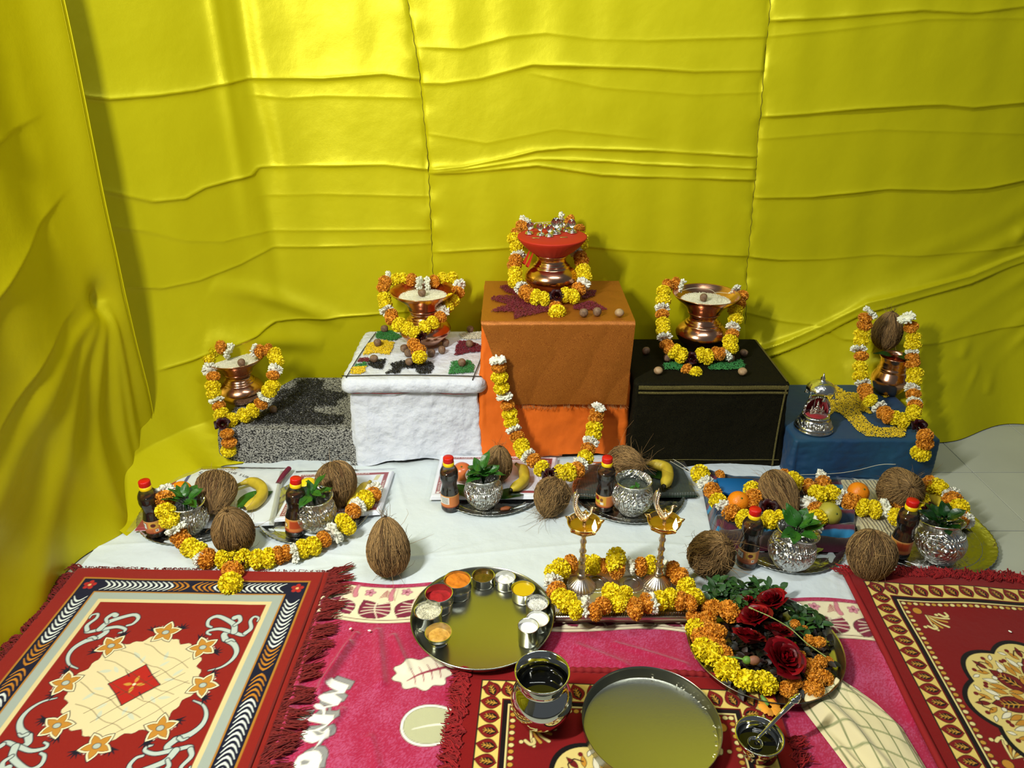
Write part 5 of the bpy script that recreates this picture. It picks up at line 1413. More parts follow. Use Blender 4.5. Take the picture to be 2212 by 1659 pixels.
def p1(R, w_, h_):
    R.rect(0, .030, -h_, 0, '#9a1220'); R.rect(w_ - .012, w_, -h_, 0, '#b9bcb0')
    R.rect(.052, .062, -.125, -.02, '#2a3488')
packet(q4, .013, .010, 'white printed cloth packet in clear film at the far left, lettered in black and blue', '#dfe5ec', p1,
       [('FASHION HAKKOBA', .013, .075, -.012, 0, INK_R), ('T', .017, .170, -.030, -.12, INK_K), ('H', .017, .181, -.032, -.22, INK_K), ('E', .017, .193, -.035, -.3, INK_K), ('S', .017, .210, -.043, -.42, INK_K), ('U', .017, .221, -.049, -.5, INK_K), ('R', .017, .232, -.056, -.6, INK_K),
        ('S', .03, .085, -.045, .2, INK_B), ('8', .03, .102, -.043, -.3, INK_B), ('O', .022, .116, -.036, .2, INK_B)])
q5 = [(645, 1026), (852, 1020), (822, 1112), (590, 1128)]
w5 = math.dist(G(*q5[0], .013)[:2], G(*q5[1], .013)[:2]); h5 = math.dist(G(*q5[0], .013)[:2], G(*q5[3], .013)[:2])
def p2(R, w_, h_): border(R, w_, h_); R.poly([(w_ - .05, -.03), (w_ - .035, -.028), (w_ - .042, -.06), (w_ - .055, -.06)], '#cfc690')
packet(q5, .013, .009, 'white packet with a crimson lettered border, second from the left', '#e6e9f2', p2, btexts(w5, h5))
q6 = [(950, 988), (1205, 992), (1190, 1078), (928, 1080)]
w6 = math.dist(G(*q6[0], .013)[:2], G(*q6[1], .013)[:2]); h6 = math.dist(G(*q6[0], .013)[:2], G(*q6[3], .013)[:2])
def p3(R, w_, h_):
    border(R, w_, h_, .016, .013); R.rect(.019, .028, -h_ + .018, -h_ + .027, '#f0f0ee')
    R.rect(w_ - .028, w_ - .019, -h_ + .018, -h_ + .027, '#f0f0ee')
packet(q6, .013, .012, 'white packet with a crimson lettered border under the apple and the middle banana', '#e6e9f2', p3, btexts(w6, h6, .016))
# maroon rolled strip between the two left packets
stp = MB(); a, b = G(625, 1014, .02), G(600, 1046, .02)
stp.tube(spline([a + (0, 0, .004), (a + b) / 2 + (0, 0, .006), b], 12), .008, 10)
tag(obj('cloth_roll', stp, mat('maroon_cloth', '#6a1530', .7), None), 'thin rolled maroon strip between the two packets on the left', 'cloth')
DGC = mat('dark_green_net', '#0b1a0f', .45, attr=None, coat=.2, noise=(40, '#16301c', .3), bump=[('wave', 40, .4, .003), ('noise', 200, .4, .002)])
pk, _ = packet([(1262, 1008), (1470, 1004), (1508, 1074), (1235, 1078)], .013, .012, 'dark green folded cloth pack in film behind the lamps', '#0b1a0f', lambda R, w_, h_: None, [], wrinkle=.005, m=DGC)

# striped shawl with soft pleats
ST = Raster(0, .42, -.27, 0, .0022, '#3a1420')
bands = [('#10405c', .018), ('#1c1c20', .010), ('#5a1230', .012), ('#1f7fae', .014), ('#151518', .008), ('#4a3a34', .010), ('#5a1230', .010), ('#0f2f4a', .014)]
y = 0; k = 0
while y > -.27:
    c, h = bands[k % len(bands)]
    ST.rect(0, .42, y - h, y, c); y -= h; k += 1
cs = [G(1512, 1022, .02)[:2], G(1850, 1030, .02)[:2], G(1850, 1186, .02)[:2], G(1545, 1180, .02)[:2]]
u = ST.X / .42; v = -ST.Y / .27
cen = np.mean(cs, 0)
xy = bil(cs, u, v) - cen
e = np.minimum(np.minimum(u, 1 - u) * .42, np.minimum(v, 1 - v) * .27)
Z = (.014 + .030 * np.abs(np.sin(v * 17 + 1.6 * np.sin(u * 5) + u * 2)) ** .8 * sstep(.40, .62, v) + .010 * np.abs(fbm(u * 9, v * 6, 3)) + .012 * np.exp(-(u / .12) ** 2) * (1 + np.sin(v * 20))) * sstep(0, .012, e) + .0075
t = thing('striped_shawl', 'folded shawl striped in blue, maroon and black under the right-hand coconut and orange', 'shawl', (cen[0], cen[1], 0))
big_grid('shawl_cloth', np.concatenate([xy, Z[..., None]], -1), ST.C, mat('striped_wool', '#ffffff', .7, attr='Col', sheen=.3, bump=[('wave', 120, .3, .001)]), t)
bp = MB().box(-.055, .055, -.04, .04, 0, .012, .003)
q = G(1592, 1058, .03)
tag(obj('blue_packet', bp, mat('blue_paper', '#0d5c97', .55, bump=[('noise', 20, .3, .003)]), None, (q[0], q[1], .034), (0, 0, -.05)), 'flat bright blue packet behind the orange on the striped shawl', 'packet')
CRM = mat('cream_cloth_folded', '#c2b68c', .6, sheen=.2, bump=[('wave', 30, .7, .006), ('noise', 300, .2, .001)])
packet([(1812, 1042), (2015, 1050), (2105, 1138), (1862, 1168)], .016, .016, 'folded cream cloth in clear film under the rightmost coconut and orange', '#c2b68c', lambda R, w_, h_: None, [], wrinkle=.006, m=CRM, cat='cloth', name='folded_cloth')

# ---- coconuts
def coconut_mesh(seed, rx, rz, messy=.0, n=850, tip=1.0):
    r = random.Random(seed); nrs = np.random.RandomState(seed)
    def prof(t):       # t polar -1..1 (bottom..tip)
        z = math.sin(t * PI / 2); q = math.cos(t * PI / 2)
        return rx * q * (1 - .10 * z), rz * z * (1 + .10 * tip * max(0, z) ** 4)
    def lump(a): return 1 + .035 * math.sin(3 * a + seed) + .02 * math.sin(5 * a + 2 * seed)
    body = MB(); P = []
    for i in range(15):
        t = -1 + 2 * i / 14; R_, Z_ = prof(t)
        P.append([(R_ * lump(a) * math.cos(a), R_ * lump(a) * math.sin(a), Z_) for a in np.linspace(0, 2 * PI, 24, endpoint=False)])
    body.grid(np.array(P), wrap=True)
    bm_ = body.mesh('husk', HUSK)
    fb = MB()
    for i in range(n):
        a = r.uniform(0, 2 * PI); t0 = r.uniform(-.98, .5); t1 = min(.99, t0 + r.uniform(.4, 1.2)); da = r.uniform(-.25, .25) * (1 + 2 * messy); ph = r.uniform(0, 6)
        off0 = r.uniform(.998, 1.03)
        pts = []
        for j in range(6):
            s = j / 5; t = t0 + (t1 - t0) * s; aa = a + da * s + .05 * (1 + 3 * messy) * math.sin(s * 7 + ph)
            R_, Z_ = prof(t); k = off0 + (.006 + .05 * messy * r.random()) * math.sin(s * PI) * 2
            pts.append((R_ * lump(aa) * k * math.cos(aa), R_ * lump(aa) * k * math.sin(aa), Z_ * k))
        fb.tube(pts, r.uniform(.0004, .0009), 3, cap=False)
    fm = fb.mesh('fibre', FIBR)
    lo = MB()
    for i in range(int(46 + 130 * messy)):
        a = r.uniform(0, 2 * PI); t = r.uniform(-.9, .97) if r.random() < .6 else r.uniform(.6, .99); R_, Z_ = prof(t)
        p = np.array([R_ * math.cos(a), R_ * math.sin(a), Z_]); d = p / np.linalg.norm(p) + nrs.normal(0, .7, 3)
        L = r.uniform(.008, .030) * (1 + messy); q_ = nrs.normal(0, 1, 3) * L * .5
        lo.tube([p, p + d * L * .35 + q_ * .3, p + d * L * .7 + q_ * .9, p + d * L * .85 + q_ * 1.6], [.0006, .0005, .0004, .0002], 3, cap=False)
    tf = MB()
    for i in range(60):                       # tuft at the tip
        a = r.uniform(0, 2 * PI); L = r.uniform(.012, .026)
        q0 = .012 * math.sqrt(r.random()); L *= .55; b = np.array([q0 * math.cos(a), q0 * math.sin(a), rz * 1.0]); tf.tube([b, b * (.6, .6, 1) + (0, 0, L * .5), b * (.2, .2, 1) + (.003 * math.cos(3 * a), .003 * math.sin(2 * a), L)], [.0013, .0010, .0003], 3, cap=False)
    return bm_, fm, lo.mesh('loose_fibre', FIBR), tf.mesh('tuft', mat('dark_fibre', '#4a3520', .8, var=.4))
CV = [coconut_mesh(1, .055, .062), coconut_mesh(2, .052, .070), coconut_mesh(3, .056, .060, .55), coconut_mesh(4, .058, .064, .12, n=800)]
def coconut(px, py, z0, var, sc, rot, label, grp='husked coconuts on the floor'):
    rz = (.062, .070, .060, .064)[var]
    sq = [sc, sc, sc]
    # height of the centre when resting in this pose
    Rm = Euler(rot).to_matrix(); ax = Rm @ Vector((0, 0, 1)); rx = (.055, .052, .056, .058)[var]
    hc = sc * math.sqrt((rz * ax.z) ** 2 + rx ** 2 * (1 - ax.z ** 2))
    p = G(px, py, z0 + hc)
    t = thing('coconut', label, 'coconut', (p[0], p[1], z0 + hc), group=grp, rot=rot)
    for nm, me in zip(('husk', 'fibre', 'loose_fibre', 'tuft'), CV[var]):
        o = link(nm, me, t, scale=sc)
        if nm in ('fibre', 'loose_fibre'): tag(o, kind='stuff')
    return t
coconut(465, 1062, .026, 0, 1.02, (1.9, .1, .2), 'fibrous coconut at the back of the far left tray')
coconut(503, 1146, .006, 1, 1.03, (.25, .05, 0), 'pear-shaped coconut standing in front of the two leftmost trays')
coconut(728, 1043, .024, 3, 1.0, (2.6, 0, .5), 'round light brown coconut behind the second pot from the left')
coconut(838, 1184, .006, 1, 1.04, (-.38, -.05, .1), 'coconut standing alone on the bare white sheet')
coconut(1074, 1003, .027, 1, .84, (.1, .1, .4), 'slim upright coconut between the apple and a banana')
coconut(1192, 1072, .006, 2, .90, (2.6, .4, 0), 'shaggy coconut under the pendant of the longest garland')
coconut(1350, 1003, .027, 2, .94, (1.2, .3, .8), 'shaggy coconut behind the second bottle from the lamps')
coconut(1684, 1065, .034, 1, .98, (2.15, 0, .35), 'coconut lying tip down inside the garland on the striped shawl')
coconut(1537, 1197, .006, 2, 1.0, (.5, .3, .2), 'reddish shaggy coconut in front of the striped shawl')
coconut(1946, 1058, .035, 3, 1.04, (.75, -.45, .3), 'coconut at the back of the rightmost tray on cream cloth')
coconut(1881, 1198, .008, 3, 1.0, (2.9, .25, .6), 'coconut with a bare brown patch at the corner of the right-hand crimson rug')
coconut(1917, 716, .136 + .128, 1, .93, (.02, .0, .3), 'coconut standing upright on the small copper pot, dark tuft on top', 'coconut on a pot')

# ---- oil bottles
PET = clear_mat('clear_bottle_plastic', (.95, .95, .92), .38, .05, .01)
OIL = mat('dark_sesame_oil', '#6a3a10', .12, noise=(30, '#140803', .10), coat=.5)
CAPR = mat('red_cap', '#c8160e', .35); CAPY = mat('yellow_cap_ring', '#e8c80c', .4)
LAB = mat('bottle_label_print', '#ffffff', .5, attr='Col')
BPR = [(0, 0), (.022, 0), (.0262, .003), (.0268, .010), (.0262, .016), (.0262, .050), (.0268, .055), (.0262, .060), (.0225, .078), (.0215, .086), (.0230, .096), (.0262, .106), (.0270, .114), (.0262, .119), (.0268, .124), (.0255, .132), (.0210, .142), (.0150, .149), (.0130, .153)]
BODYM = MB().lathe(BPR, 36).mesh('bottle_body', PET)
OILM = MB().lathe([(max(0, r - .0014), max(.0015, z)) for r, z in BPR if z < .138] + [(0, .1325)], 32).mesh('oil', OIL)
ca = lambda a, z: 1 + .02 * np.sign(np.sin(a * 30))
CAPM = MB().lathe([(.0145, .160), (.0150, .161), (.0150, .174), (.0138, .176), (0, .1765)], 120, lobes=ca).mesh('cap', CAPR)
RINGM = MB().lathe([(.013, .149), (.0158, .149), (.0160, .151), (.0160, .160), (.0140, .1605)], 40).mesh('cap_ring', CAPY)
def label_mesh(kind):
    R = Raster(0, .128, 0, .040, .0011, '#cf7a3c')
    R.rect(0, .128, 0, .003, '#8b2f10'); R.rect(0, .128, .0375, .040, '#d9a860')
    if kind == 0:
        R.rect(.010, .034, .014, .034, '#1a1a18'); R.rect(.0115, .0325, .0155, .0325, '#ececea')
        R.rect(.040, .066, .018, .036, '#d9a83a'); R.ell(.052, .027, .007, .006, 0, '#5c1808')
        for k in range(4): R.rect(.012, .050, .003 + .0026 * k, .0043 + .0026 * k, '#8c2a10')
        R.rect(.056, .064, .006, .014, '#efe8da'); R.rect(.058, .062, .008, .012, '#1a1a18')
    elif kind == 1:
        R.rect(.006, .045, .010, .036, '#e0a53a'); R.ell(.020, .026, .006, .0065, 0, '#efe0b8', '#4a1808'); R.ell(.034, .020, .005, .005, 0, '#efe0b8', '#4a1808'); R.rect(.006, .045, .003, .009, '#a8401a')
        R.rect(.048, .080, .012, .034, '#b5451c')
    elif kind == 2:
        R.rect(.026, .056, .012, .036, '#dcdcd6'); R.rect(.016, .030, .010, .023, '#e8e6de')
        for k in range(5): R.rect(.030, .052, .015 + .004 * k, .0165 + .004 * k, '#3a3a38')
        for k in range(3): R.rect(.006, .022, .028 + .003 * k, .0295 + .003 * k, '#8c2a10')
    else:
        R.rect(.004, .018, .018, .036, '#e6e6e0'); R.rect(.007, .014, .022, .032, '#26262a')
        R.rect(.019, .062, .008, .037, '#dca634'); R.ell(.032, .029, .0072, .0062, 0, '#8c1408', '#3a0c04', .001); R.ell(.048, .026, .005, .006, 0, '#7a4a20'); R.rect(.022, .042, .015, .022, '#c8b81c')
        R.rect(.044, .054, .010, .018, '#e6e6e0')
        for k in range(4): R.rect(.023 + .006 * k, .0265 + .006 * k, .010, .0135, '#7a1c0c')
    a = R.X / .0268 - .128 / 2 / .0268 - PI / 2
    P = np.stack([.0268 * np.cos(a), .0268 * np.sin(a), R.Y + .0175], -1)
    return P, R.C
def curved_text(s, size, a0, z, ink, parent, rad=.0272):
    V, F = text_mesh(s, size)
    a = a0 + V[:, 0] / rad - PI / 2
    obj('label_lettering', MB().add(np.stack([rad * np.cos(a), rad * np.sin(a), V[:, 1] + z], 1), F), ink, parent, smooth=False)
def bottle(px, py, z0, kind, rz, label, rot=(0, 0)):
    p = G(px, py, z0)
    t = thing('oil_bottle', label, 'bottle', (p[0], p[1], z0), group='dark oil bottles on the trays', rot=(rot[0], rot[1], rz))
    link('oil', OILM, t); link('bottle_body', BODYM, t); link('cap_ring', RINGM, t); link('cap', CAPM, t)
    P, Cc = label_mesh(kind)
    lo = big_grid('label', P, Cc, LAB, t)
    off = -.064 / .0268
    if kind == 0: curved_text('+F', .015, off + .0135 / .0268, .0355, mat('label_ink', '#101830', .5), t)
    if kind == 3: curved_text('F', .010, off + .019 / .0268, .040, mat('label_ink', '#101830', .5), t)
    return t
bottle(340, 1152, TZ, 0, .75, 'oil bottle at the far left touching the yellow curtain, white +F mark on its label')
bottle(637, 1152, TZ, 1, .3, 'oil bottle leaning sideways beside the second silver pot from the left', (-.06, .14))
bottle(973, 1097, TZ, 2, .3, 'oil bottle in front of the red apple, white block on its orange label')
bottle(1305, 1097, TZ, 3, .1, 'oil bottle left of the open silver pot behind the lamps, yellow label')
bottle(1612, 1217, TZ, 0, .35, 'oil bottle in front of the striped shawl, orange label with white mark')
bottle(1940, 1197, TZ, 1, -.3, 'oil bottle right of the bare-patched coconut, label turned to the left')

# ---- silver pots and leaves
SPR = [(0, 0), (.030, 0), (.033, .002), (.034, .006), (.040, .012), (.052, .026), (.0585, .042), (.0600, .054), (.0570, .066), (.0480, .078), (.0420, .085), (.0410, .090), (.0440, .096), (.0500, .103), (.0525, .107), (.0525, .109), (.0500, .1085), (.0430, .098), (.0395, .090), (.045, .080), (.055, .055), (.040, .015), (0, .010)]
pl2 = lambda a, z: 1 + .0
SPM = MB().lathe(SPR, 72).mesh('pot_body', EMBOSS)
rb = MB()
for k in range(44):
    a = 2 * PI * k / 44
    rb.ball((.0535 * math.cos(a), .0535 * math.sin(a), .0715), (.0022, .0022, .0062), 6, 5)
RIBM = rb.mesh('raised_ribs', SILVER)
NECKM = MB().lathe([(.0418, .0895), (.0450, .0965), (.0506, .1035), (.0534, .1075), (.0534, .1095), (.0506, .1098)], 64).mesh('neck_band', SILVER)
def leaf_mesh(seed, L, Wd, m, name='leaf'):
    r = random.Random(seed); P = []
    cv = r.uniform(.1, .5)
    for i in range(9):
        t = i / 8; w_ = Wd * (math.sin(PI * t ** .8) ** .8) * (1 - .15 * t)
        P.append([(t * L, s * w_, .25 * abs(s) * w_ - cv * L * t * t * .5 + .0015 * math.sin(t * 9 + s * 2)) for s in (-1, -.5, 0, .5, 1)])
    mb = MB().grid(np.array(P))
    mb.tube([(t * L * .98, 0, -cv * L * t * t * .5 + .0004) for t in np.linspace(0, 1, 7)], [.0008, .0008, .0007, .0006, .0005, .0004, .0002], 4)
    return mb.mesh(name, m)
LM = [leaf_mesh(i, .040, .0125, LEAF) for i in range(3)] + [leaf_mesh(10 + i, .036, .012, LEAFD) for i in range(3)]
def sprig(x, y, z, n, spread, label, seed, dark=False, sc=1.0, lift=.5):
    t = thing('leaf_sprig', label, 'leaves', (x, y, z), seed)
    r = random.Random(seed)
    stm = MB()
    for i in range(n):
        a = 2.399963 * i + r.uniform(-.3, .3); q = spread * math.sqrt((i + .5) / n)
        bx, by, bz = q * .5 * math.cos(a), q * .5 * math.sin(a), .012 + r.uniform(0, .022) * (1.3 - q / spread)
        me = LM[(3 if dark else 0) + r.randrange(3)]
        link('leaf', me, t, (bx, by, bz), (r.uniform(-.4, .4), -lift + r.uniform(-.5, .35) * 1.0, a + r.uniform(-.5, .5)), sc * r.uniform(.8, 1.15))
        stm.tube([(0, 0, -.02), (bx * .4, by * .4, bz * .4), (bx, by, bz)], .0009, 4)
    obj('stem', stm, LEAFD, t)
    return t
def silver_pot(px, py, z0, label, tilt=(0, 0), rz=0, leaves=None, sc=1.0, dark=False, seed=0):
    p = G(px, py, z0)
    t = thing('silver_pot', label, 'pot', (p[0], p[1], z0), group='embossed silver pots', rot=(tilt[0], tilt[1], rz))
    link('pot_body', SPM, t, scale=sc); link('raised_ribs', RIBM, t, scale=sc); link('neck_band', NECKM, t, scale=sc)
    M = Euler((tilt[0], tilt[1], rz)).to_matrix(); top = Vector((p[0], p[1], z0)) + M @ Vector((0, 0, .097 * sc))
    if leaves: sprig(top.x, top.y, top.z - .004, leaves[0], leaves[1], leaves[2], seed, dark, sc=1.2 * (leaves[3] if len(leaves) > 3 else 1))
    return t, top
silver_pot(410, 1146, TZ, 'embossed silver pot on the far left tray, tilted a little', (.05, .08), .2, (9, .030, 'green leaves in the far left silver pot'), seed=3, sc=.96)
silver_pot(684, 1138, TZ, 'embossed silver pot second from the left, below the round coconut', (.05, 0), 1.1, (8, .030, 'flat spread of leaves in the second silver pot from the left'), seed=5)
silver_pot(1045, 1090, TZ, 'embossed silver pot in front of the slim coconut, filled with bushy leaves', (0, 0), .5, (16, .034, 'bushy bunch of small leaves in the pot before the slim coconut', 1.05), seed=8, sc=.97)
tp, top4 = silver_pot(1363, 1104, TZ, 'open embossed silver pot of water behind the lamps', (0, 0), 2, None, sc=1.02)
wt = MB().lathe([(.0415, 0), (.040, .0004), (0, .0004)], 40)
tag(obj('water', wt, mat('water', '#9fb0a4', .03, trans=.9, ior=1.33), None, (top4.x, top4.y, top4.z - .012)), 'water with leaf bits in the open silver pot', 'water')
for k, (a, b, r_) in enumerate(((-.012, -.02, .6), (.014, -.012, 1.9))):
    o = link('leaf', LM[k], None, (top4.x + a, top4.y + b, top4.z - .010), (0, -.5, r_), .55)
    tag(o, ('small leaf floating at the left in the open silver pot', 'small leaf floating at the right in the open silver pot')[k], 'leaf')
silver_pot(1698, 1222, TZ, 'embossed silver pot in front of the striped shawl, tipped to the right', (.02, .14), .4, (10, .032, 'broad leaves sticking out of the pot before the striped shawl', 1.2), sc=1.03, seed=12)
silver_pot(2030, 1212, TZ, 'embossed silver pot on the rightmost tray, tipped backward', (-.22, .16), .8, (14, .038, 'dark leaves heaped on the rightmost silver pot', 1.15), sc=1.04, dark=True, seed=14)

# ---- fruit
ORNG = mat('orange_peel', '#e88a0e', .42, bump=[('voronoi', 260, .3, .0015)], noise=(8, '#d8760c', .3))
def fruit(name, px, py, z0, r, m, label, cat, flat=.94, stem=True, rot=(0, 0, 0), ay=1.0):
    p = G(px, py, z0 + r * flat)
    t = thing(name, label, cat, (p[0], p[1], z0 + r * flat), rot=rot)
    fn = lambda d: 1 - .05 * np.exp(-((1 - np.abs(d[:, 2])) / .03)) 
    obj('skin', MB().ball((0, 0, 0), (r, r * ay, r * flat), 28, 18, fn), m, t)
    if stem:
        obj('stem_end', MB().lathe([(.0032, -.001), (.003, .0008), (0, .0012)], 7), mat('stem_green', '#54621e', .7), t, (0, 0, r * flat * .95))
    return t
fruit('orange_fruit', 391, 1063, .026, .033, ORNG, 'orange half hidden behind white flowers on the far left tray', 'fruit', rot=(.5, 0, 0))
fruit('lemon', 666, 1052, .025, .030, mat('lemon_peel', '#e6c814', .45, bump=[('voronoi', 260, .25, .0015)]), 'bright yellow lemon left of the round coconut', 'fruit', .9, rot=(.3, 0, 0))
ap = fruit('apple', 998, 1020, .028, .032, mat('apple_skin', '#b8401e', .3, coat=.3, noise=(9, '#d98a4a', .25)), 'red and yellow apple behind the third bottle from the left', 'fruit', .95, rot=(.4, 0, 0))
fruit('orange_fruit', 1595, 1084, .046, .031, ORNG, 'orange inside the garland on the striped shawl', 'fruit', rot=(.6, .1, 0))
fruit('orange_fruit', 1854, 1064, .036, .031, ORNG, 'orange on the cream cloth left of the rightmost coconut', 'fruit', rot=(.6, .3, 0))
fruit('guava', 1790, 1110, .030, .033, mat('guava_skin', '#b5a83a', .45, noise=(12, '#8c8a30', .3)), 'yellow-green fruit in shade right of the striped shawl garland', 'fruit', 1.1, rot=(.9, .4, 0))
BAN = mat('banana_skin', '#d8bf34', .5, noise=(26, '#a8912a', .3), bump=[('noise', 60, .1, .002)])
BAND = mat('banana_tip', '#2b2413', .7)
def banana(pxs, z, r, label):
    P = spline([G(a, b, z + r * .9) for a, b in pxs], 22); c = P.mean(0); c[2] = z
    t = thing('banana', label, 'banana', c)
    s = np.linspace(0, 1, 22)
    rad = r * np.clip(np.minimum((s + .03) / .30, 1), .28, 1) ** .8 * np.clip(np.minimum((1.04 - s) / .16, 1), .2, 1) ** .6
    Q = P - c; mb = MB()
    T = np.gradient(Q, axis=0); T /= np.linalg.norm(T, axis=1)[:, None]
    A = np.cross(T, (0, 0, 1)); A /= np.linalg.norm(A, axis=1)[:, None]; B = np.cross(T, A)
    a = np.linspace(0, 2 * PI, 15, endpoint=False); pent = 1 + .06 * np.cos(5 * a)
    mb.grid(Q[:, None] + (rad[:, None] * pent[None])[..., None] * (np.cos(a)[None, :, None] * A[:, None] + np.sin(a)[None, :, None] * B[:, None]), wrap=True)
    obj('peel', mb, BAN, t)
    obj('tip', MB().ball(Q[-1], r * .34, 8, 6), BAND, t)
    obj('stalk', MB().tube([Q[1], Q[0], Q[0] + (Q[0] - Q[2]) * .6], [r * .36, r * .32, r * .34], 8), mat('banana_stalk', '#8c7c2c', .6), t)
def big_leaf(px, py, z, rz, L, Wd, label, m=None):
    p = G(px, py, z)
    me = leaf_mesh(int(px), L, Wd, m or LEAFD, 'betel_leaf')
    tag(link('betel_leaf', me, None, (p[0] - L / 2 * math.cos(rz), p[1] - L / 2 * math.sin(rz), z + .003), (0, 0, rz)), label, 'leaf')
big_leaf(552, 1078, .030, .9, .12, .036, 'dark green betel leaf under the far left banana', LEAF)
big_leaf(1412, 1022, .030, 2.2, .11, .030, 'dark leaf under the banana on the green pack')
big_leaf(1106, 1068, .030, .5, .10, .030, 'dark leaf under the banana beside the slim coconut')
big_leaf(1000, 1062, .030, -.6, .08, .026, 'green leaf under the apple', LEAF)
big_leaf(2052, 1105, .040, .3, .12, .034, 'dark leaf behind the rightmost silver pot')
banana([(519, 1046), (540, 1040), (562, 1050), (567, 1066), (553, 1084), (529, 1098)], .030, .0165, 'banana with stalk at left, on a leaf beside the far left coconut')
banana([(798, 1042), (784, 1056), (768, 1078), (757, 1100)], .026, .0165, 'banana half hidden behind flowers, right of the round coconut')
banana([(1117, 1004), (1131, 1016), (1131, 1038), (1104, 1058)], .032, .0165, 'banana casting a shadow beside the slim coconut')
banana([(1398, 1001), (1414, 1003), (1438, 1010), (1443, 1030), (1434, 1050)], .034, .0175, 'speckled banana on the dark green pack')
banana([(2008, 1062), (2024, 1078), (2042, 1098), (2052, 1115)], .040, .0155, 'banana between the flowers on the rightmost tray')
for k, (a, b, c, d) in enumerate(((1488, 1010, 1512, 1034), (1494, 1006, 1506, 1030))):
    q = MB().tube(spline([G(a - 40, b - 14, .03), G(a - 20, b - 2, .034), G(c, d, .03)], 12), .0009, 4)
    tag(obj('twine', q, STR), ('pale twine trailing from the right garland over the green pack', 'second pale twine beside it over the green pack')[k], 'twine')
tw = MB().tube(spline([G(1712, 1026, .07), G(1800, 1023, .07), G(1850, 1016, .08), G(1900, 1004, .10), G(1935, 1003, .12)], 24), .0008, 4)
tag(obj('twine', tw, STR), 'thin twine running to the rightmost coconut in front of the blue cloth', 'twine')
# leaves tucked under the coconut on the small copper pot
pp = G(1916, 848, .136)
for k, (a, r_, l, lab) in enumerate(((.03, .35, .075, 'leaf sticking out to the right under the coconut on the copper pot'), (-.03, 2.8, .06, 'leaf sticking out to the left under the coconut on the copper pot'), (0, -1.2, .05, 'leaf folded over the front of the small copper pot rim'))):
    me = leaf_mesh(70 + k, l, .020, LEAFD, 'mango_leaf')
    tag(link('mango_leaf', me, None, (pp[0] + a * .6, pp[1] - .01, .136 + .143), (0, -.15, r_)), lab, 'leaf')
# ================================================================ SMALL SHRINE
sp0 = G(1757, 922, .140)
sh = thing('silver_shrine', 'small silver shrine with round base, red-lined arch and umbrella canopy on the blue cloth', 'shrine', (sp0[0], sp0[1], .1365), -.05)
obj('base', MB().lathe([(0, 0), (.058, 0), (.060, .002), (.060, .006), (.056, .009), (.0575, .012), (.0575, .015), (.053, .018), (.050, .026), (.045, .036), (.040, .042), (.042, .044), (.042, .048), (.039, .050), (0, .050)], 64), SILVER, sh)
obj('relief_band', MB().lathe([(.0535, .018), (.0515, .026), (.0465, .036)], 64), EMBOSS, sh)
def shell(r, h0, h1, th):
    P = []
    for u in np.linspace(0, 1, 18):
        row = []
        for v_ in np.linspace(.06 * PI - .15, .94 * PI + .15, 22):
            k = math.cos(u * PI / 2) ** .45 if u < .999 else .0
            lob = 1 + .05 * math.sin(u * 9)
            row.append((r * k * lob * math.cos(v_), r * k * math.sin(v_) * .75 + .004, h0 + (h1 - h0) * math.sin(u * PI / 2) ** 1.15))
        P.append(row)
    return np.array(P)
obj('arch_back', MB().grid(shell(.039, .050, .112, 0)), EMBOSS, sh)
obj('red_lining', MB().grid(shell(.0365, .0505, .108, 0)), mat('red_velvet', '#8f0a14', .8, sheen=.4), sh)
pts = [(.039 * math.cos(t), -.001, .052 + .058 * max(0, math.sin(t)) ** .7) for t in np.linspace(0, PI, 26)]
obj('arch_rim', MB().tube(pts, .0034, 8), EMBOSS, sh)
obj('red_seat', MB().lathe([(0, .0505), (.034, .0505), (.034, .0525), (0, .053)], 30), mat('red_velvet', '#8f0a14', .8), sh)
for k, (x, s) in enumerate(((0, 1.0), (-.016, .6), (.016, .6))):
    fg = MB()
    z0 = .0525
    fg.box((x - .010 * s), (x + .010 * s), -.010, .006, z0, z0 + .006 * s, .001)
    fg.ball((x, -.001, z0 + .012 * s), (.009 * s, .006 * s, .007 * s), 12, 8)
    fg.ball((x, -.001, z0 + .020 * s), (.006 * s, .0045 * s, .009 * s), 12, 8)
    fg.ball((x, -.0015, z0 + .031 * s), (.0042 * s, .0042 * s, .0048 * s), 10, 8)
    fg.lathe([(.0045 * s, z0 + .034 * s), (.003 * s, z0 + .039 * s), (.0012 * s, z0 + .043 * s), (0, z0 + .047 * s)], 10, (x, -.001, 0))
    for q in (-1, 1): fg.tube([(x + q * .005 * s, -.002, z0 + .024 * s), (x + q * .010 * s, -.005, z0 + .018 * s), (x + q * .006 * s, -.009, z0 + .015 * s)], .0016 * s, 6)
    f = obj('figure', fg, BRASS_P, sh)
obj('canopy_post', MB().tube([(0, .028, .05), (0, .029, .10), (0, .018, .135), (0, .004, .152)], .0022, 8), SILVER, sh)
cn = obj('canopy', MB().lathe([(.043, .137), (.044, .140), (.042, .146), (.034, .156), (.022, .163), (.010, .167), (.006, .172), (.0075, .176), (.004, .182), (.0012, .192), (0, .195)], 60, lobes=lambda a, z: 1 + (.035 * np.sin(a * 11) * (z < .143))), SILVER, sh)
for k in range(6):
    a = 2 * PI * k / 6 + .5
    bl = MB().lathe([(0, .0), (.0012, .0), (.0016, -.008), (.003, -.012), (.005, -.019), (.0065, -.022), (0, -.022)], 12)
    link('bell', bl.mesh('bell', SILVER), cn, (.041 * math.cos(a), .041 * math.sin(a), .138))

